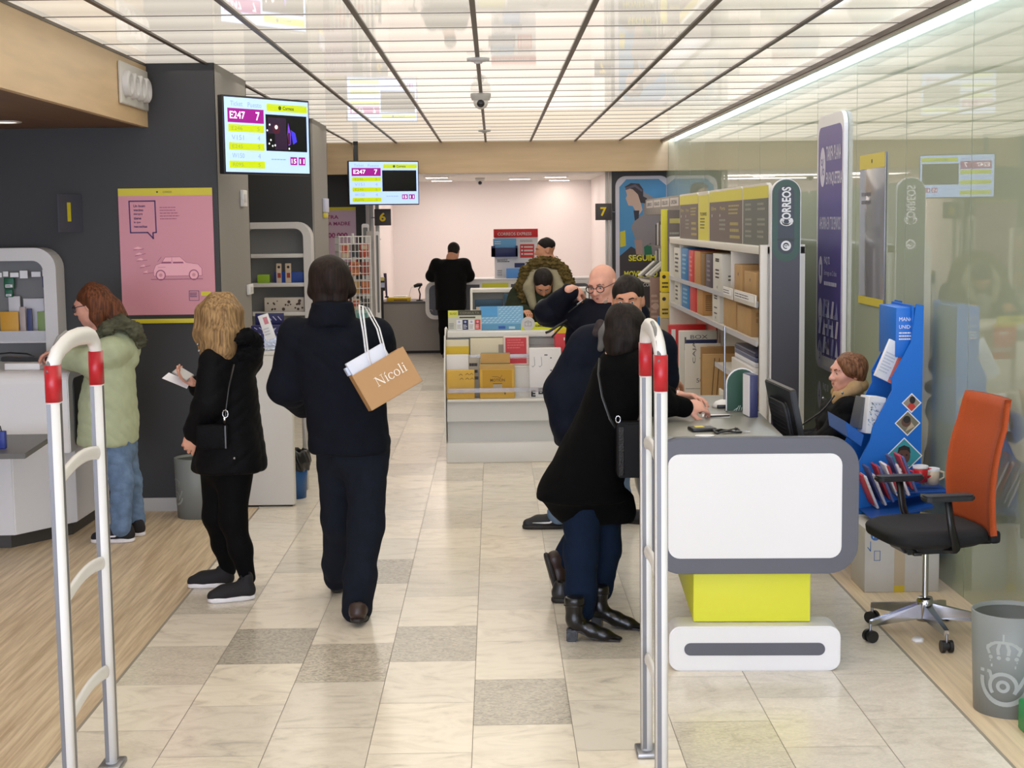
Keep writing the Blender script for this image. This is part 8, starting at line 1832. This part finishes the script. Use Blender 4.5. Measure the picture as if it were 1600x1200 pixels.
# --- 8. man in black at the far counter
p = Per('person in a black overcoat seen from behind at the far counter', 705, 22.02); J = p.J
hc = J(709, 393, 0.08); R = rot(172, 26)
b = Sdf(0.012); head(b, hc, R, 1.0)
sL, sR = J(682, 413), J(726, 413); eL, eR = J(675, 431, 0.1), J(732, 431, 0.1); wL, wR = J(690, 426, 0.36), J(718, 426, 0.36)
b.cap(J(706, 402), J(705, 425), 0.08, 0.12); b.cap(sL, sR, 0.06); b.cap(J(705, 425), J(705, 470), 0.13, 0.13, 0.05); b.chain([sL, eL, wL], [0.05, 0.045, 0.03]); b.chain([sR, eR, wR], [0.05, 0.045, 0.03])
hand(b, wL, (0.5, 0.8, 0), (0, 0, 1), 1); hand(b, wR, (-0.5, 0.8, 0), (0, 0, 1), -1)
for s_ in (-1, 1): b.chain([J(705+9*s_, 475), J(705+9*s_, 515), J(705+9*s_, 550)], [0.09, 0.06, 0.045])
p.part('body', b, SKIN2)
c = Sdf(0.012); p.lf(c, [(484, 681, 728, 0.17), (450, 680, 728, 0.16), (425, 679, 729, 0.16), (412, 681, 728, 0.14), (405, 692, 720, 0.10)]); c.chain([sL, eL, wL], [0.09, 0.08, 0.06], 0.05); c.chain([sR, eR, wR], [0.09, 0.08, 0.06], 0.05); c.fold = folds(0.008, 20, 81); p.part('overcoat', c, BLKC)
h = Sdf(0.011); h.ell(hc+R @ np.array((0, 0.018, 0.04)), (0.088, 0.104, 0.09), R, 0.02); h.ell(hc+R @ np.array((0, 0.045, -0.02)), (0.066, 0.065, 0.075), R, 0.03); h.ell(hc+R @ np.array((0, -0.11, -0.03)), (0.07, 0.06, 0.08), R, 0.012, True); p.part('hair', h, hairmat('short_dark_hair', (38, 30, 28)))
t = Sdf(0.012)
for s_ in (-1, 1): t.chain([J(705+9*s_, 478), J(705+9*s_, 515), J(705+9*s_, 548)], [0.12, 0.09, 0.08], 0.04)
p.part('trousers', t, BLKL)
for s_ in (-1, 1): q = J(705+9*s_, 556); shoe(p, (q[0], q[1]-0.04, 0), 90, BLKLE, SOLED, 0, 0.28)

# --- 9. young man in profile
p = Per('person with short black hair and stubble in profile behind the parka hood', 858, 17.2); J = p.J
hc = J(852, 391); R = rot(-82, 8)
b = Sdf(0.009); head(b, hc, R, 1.05)
b.cap(J(860, 410), J(862, 440), 0.08, 0.12); b.cap(J(862, 425, -0.18), J(862, 425, 0.18), 0.06); b.cap(J(862, 440), J(862, 500), 0.13, 0.12, 0.05)
for s_ in (-1, 1):
    b.chain([J(862, 424, 0.19*s_), J(864, 462, 0.24*s_), J(850, 488, 0.2*s_)], [0.05, 0.045, 0.03]); hand(b, J(850, 488, 0.2*s_), (-0.6, 0, -1), (0, s_, 0), 1); b.chain([J(862, 500, 0.09*s_), J(862, 550, 0.09*s_), J(862, 602, 0.09*s_)], [0.09, 0.06, 0.045])
p.part('body', b, SKIN2)
c = Sdf(0.011); p.lf(c, [(505, 844, 882, 0.22), (460, 842, 884, 0.22), (430, 845, 884, 0.21), (414, 850, 878, 0.14), (405, 856, 874, 0.09)])
for s_ in (-1, 1): c.chain([J(862, 424, 0.19*s_), J(864, 462, 0.24*s_), J(850, 488, 0.2*s_)], [0.085, 0.075, 0.06], 0.05)
c.fold = folds(0.008, 24, 91); p.part('jacket', c, cloth('dark_brown_jacket', (44, 36, 32), 0.8))
h = Sdf(0.008); h.ell(hc+R @ np.array((0, 0.02, 0.055)), (0.088, 0.105, 0.085), R, 0.02); h.ell(hc+R @ np.array((0, -0.11, -0.02)), (0.08, 0.062, 0.08), R, 0.012, True); h.ell(hc+R @ np.array((0, -0.03, -0.085)), (0.1, 0.08, 0.055), R, 0.012, True); h.fold = waves(0.0022, 70, 6, 0.15); p.part('hair', h, hairmat('black_hair', (24, 20, 22)))
face_bits(p, hc, R, 1.05, hairmat('black_hair', (24, 20, 22)))
t = Sdf(0.011)
for s_ in (-1, 1): t.chain([J(862, 500, 0.09*s_), J(862, 550, 0.09*s_), J(862, 604, 0.09*s_)], [0.12, 0.09, 0.075], 0.04)
p.part('trousers', t, DEN)
for s_ in (-1, 1): q = J(866, 610, 0.09*s_); shoe(p, (q[0], q[1], 0), 180, SNK, SOLED, 0, 0.28)

# --- 10. seated clerk
p = Per('person with reddish brown hair seated behind the counter in a black jacket and beige scarf', 1318, 9.0); J = p.J
hc = J(1324, 583); R = rot(-72, 2)
b = Sdf(0.0055); head(b, hc, R, 1.0)
sN, sF = J(1326, 640, -0.17), J(1316, 640, 0.17); eN, wN = J(1298, 690, -0.20), J(1262, 688, -0.06); eF, wF = J(1290, 690, 0.2), J(1258, 684, 0.08)
b.cap(J(1330, 612), J(1322, 660), 0.07, 0.1); b.cap(sN, sF, 0.055); b.cap(J(1322, 660), J(1330, 742), 0.115, 0.11, 0.05); b.chain([sN, eN, wN], [0.046, 0.04, 0.028]); b.chain([sF, eF, wF], [0.046, 0.04, 0.028]); hand(b, wN, (-1, 0.5, -0.1), (0, -0.4, 1), 1); hand(b, wF, (-1, -0.3, -0.1), (0, 0.4, 1), -1)
for s_ in (-1, 1): b.chain([J(1328, 752, 0.1*s_), J(1230, 752, 0.1*s_), J(1226, 850, 0.1*s_)], [0.085, 0.058, 0.04])
p.part('body', b, SKIN3)
c = Sdf(0.007); p.lf(c, [(768, 1288, 1362, 0.2), (730, 1284, 1358, 0.2), (690, 1278, 1352, 0.195), (655, 1276, 1348, 0.19), (634, 1286, 1345, 0.17), (618, 1302, 1344, 0.11)]); c.chain([sN, eN, wN], [0.08, 0.07, 0.052], 0.05); c.chain([sF, eF, wF], [0.08, 0.07, 0.052], 0.05); c.fold = folds(0.010, 34, 101, 1.2); p.part('jacket', c, BLKC)
h = Sdf(0.006); h.chain([J(1309, 618, -0.09), J(1318, 620, -0.12), J(1336, 608, -0.12), J(1348, 602, -0.02)], [0.02, 0.032, 0.04, 0.036], 0.025); h.chain([J(1306, 616, -0.05), J(1306, 628, -0.09)], [0.022, 0.022], 0.03); h.chain([J(1306, 612, 0.02), J(1320, 618, 0.1), J(1340, 606, 0.08)], [0.03, 0.04, 0.04], 0.03); h.fold = folds(0.007, 50, 104, 1.0); p.part('scarf', h, cloth('beige_scarf', (176, 146, 106), 0.95, 0.12))
h = Sdf(0.006); h.ell(hc+R @ np.array((0, 0.024, 0.036)), (0.089, 0.103, 0.09), R, 0.02); h.chain([J(1338, 582, -0.05), J(1343, 590, -0.04)], [0.045, 0.035], 0.03); h.chain([J(1318, 566, -0.07), J(1328, 578, -0.09)], [0.03, 0.03], 0.03)
h.ell(hc+R @ np.array((0, -0.10, -0.012)), (0.07, 0.055, 0.085), R, 0.015, True); h.fold = waves(0.0022, 70, 6, 0.15); p.part('hair', h, hairmat('auburn_hair', (110, 70, 46), (150, 104, 72)))
face_bits(p, hc, R, 1.0, hairmat('auburn_hair', (110, 70, 46)))
t = Sdf(0.009)
for s_ in (-1, 1): t.chain([J(1330, 750, 0.1*s_), J(1232, 750, 0.1*s_), J(1228, 846, 0.1*s_)], [0.105, 0.08, 0.06], 0.04)
p.part('trousers', t, BLKL)
for s_ in (-1, 1): q = J(1234, 870, 0.1*s_); shoe(p, (q[0], q[1], 0), 180, SNK, SOLED, 0, 0.25)
p.mesh('jacket_cord', MB().tube([tuple(J(1304, 618, -0.15)), tuple(J(1292, 634, -0.16)), tuple(J(1280, 646, -0.15)), tuple(J(1262, 658, -0.12)), tuple(J(1248, 668, -0.08))], 0.005, 6, BLACK)); p.mesh('snap_button', MB().ball(J(1316, 614, -0.185), 0.008, STEEL, 6).ball(J(1286, 622, -0.16), 0.007, STEEL, 6))
# her chair, mostly hidden behind the counter
q = J(1330, 700)
st = thing('clerk_stool', 'dark low-backed stool under the seated clerk, hidden behind the counter', 'stool', (q[0], q[1], 0))
MB().lathe([(0, 0.215), (0.20, 0.215), (0.21, 0.23), (0.19, 0.25), (0, 0.255)], 28, BF).build('seat', None, st); MB().cyl((0, 0, 0.03), (0, 0, 0.24), 0.025, n=12, m=STEEL).lathe([(0, 0), (0.22, 0), (0.22, 0.015), (0.03, 0.04), (0, 0.04)], 28, STEEL).build('pedestal', None, st)
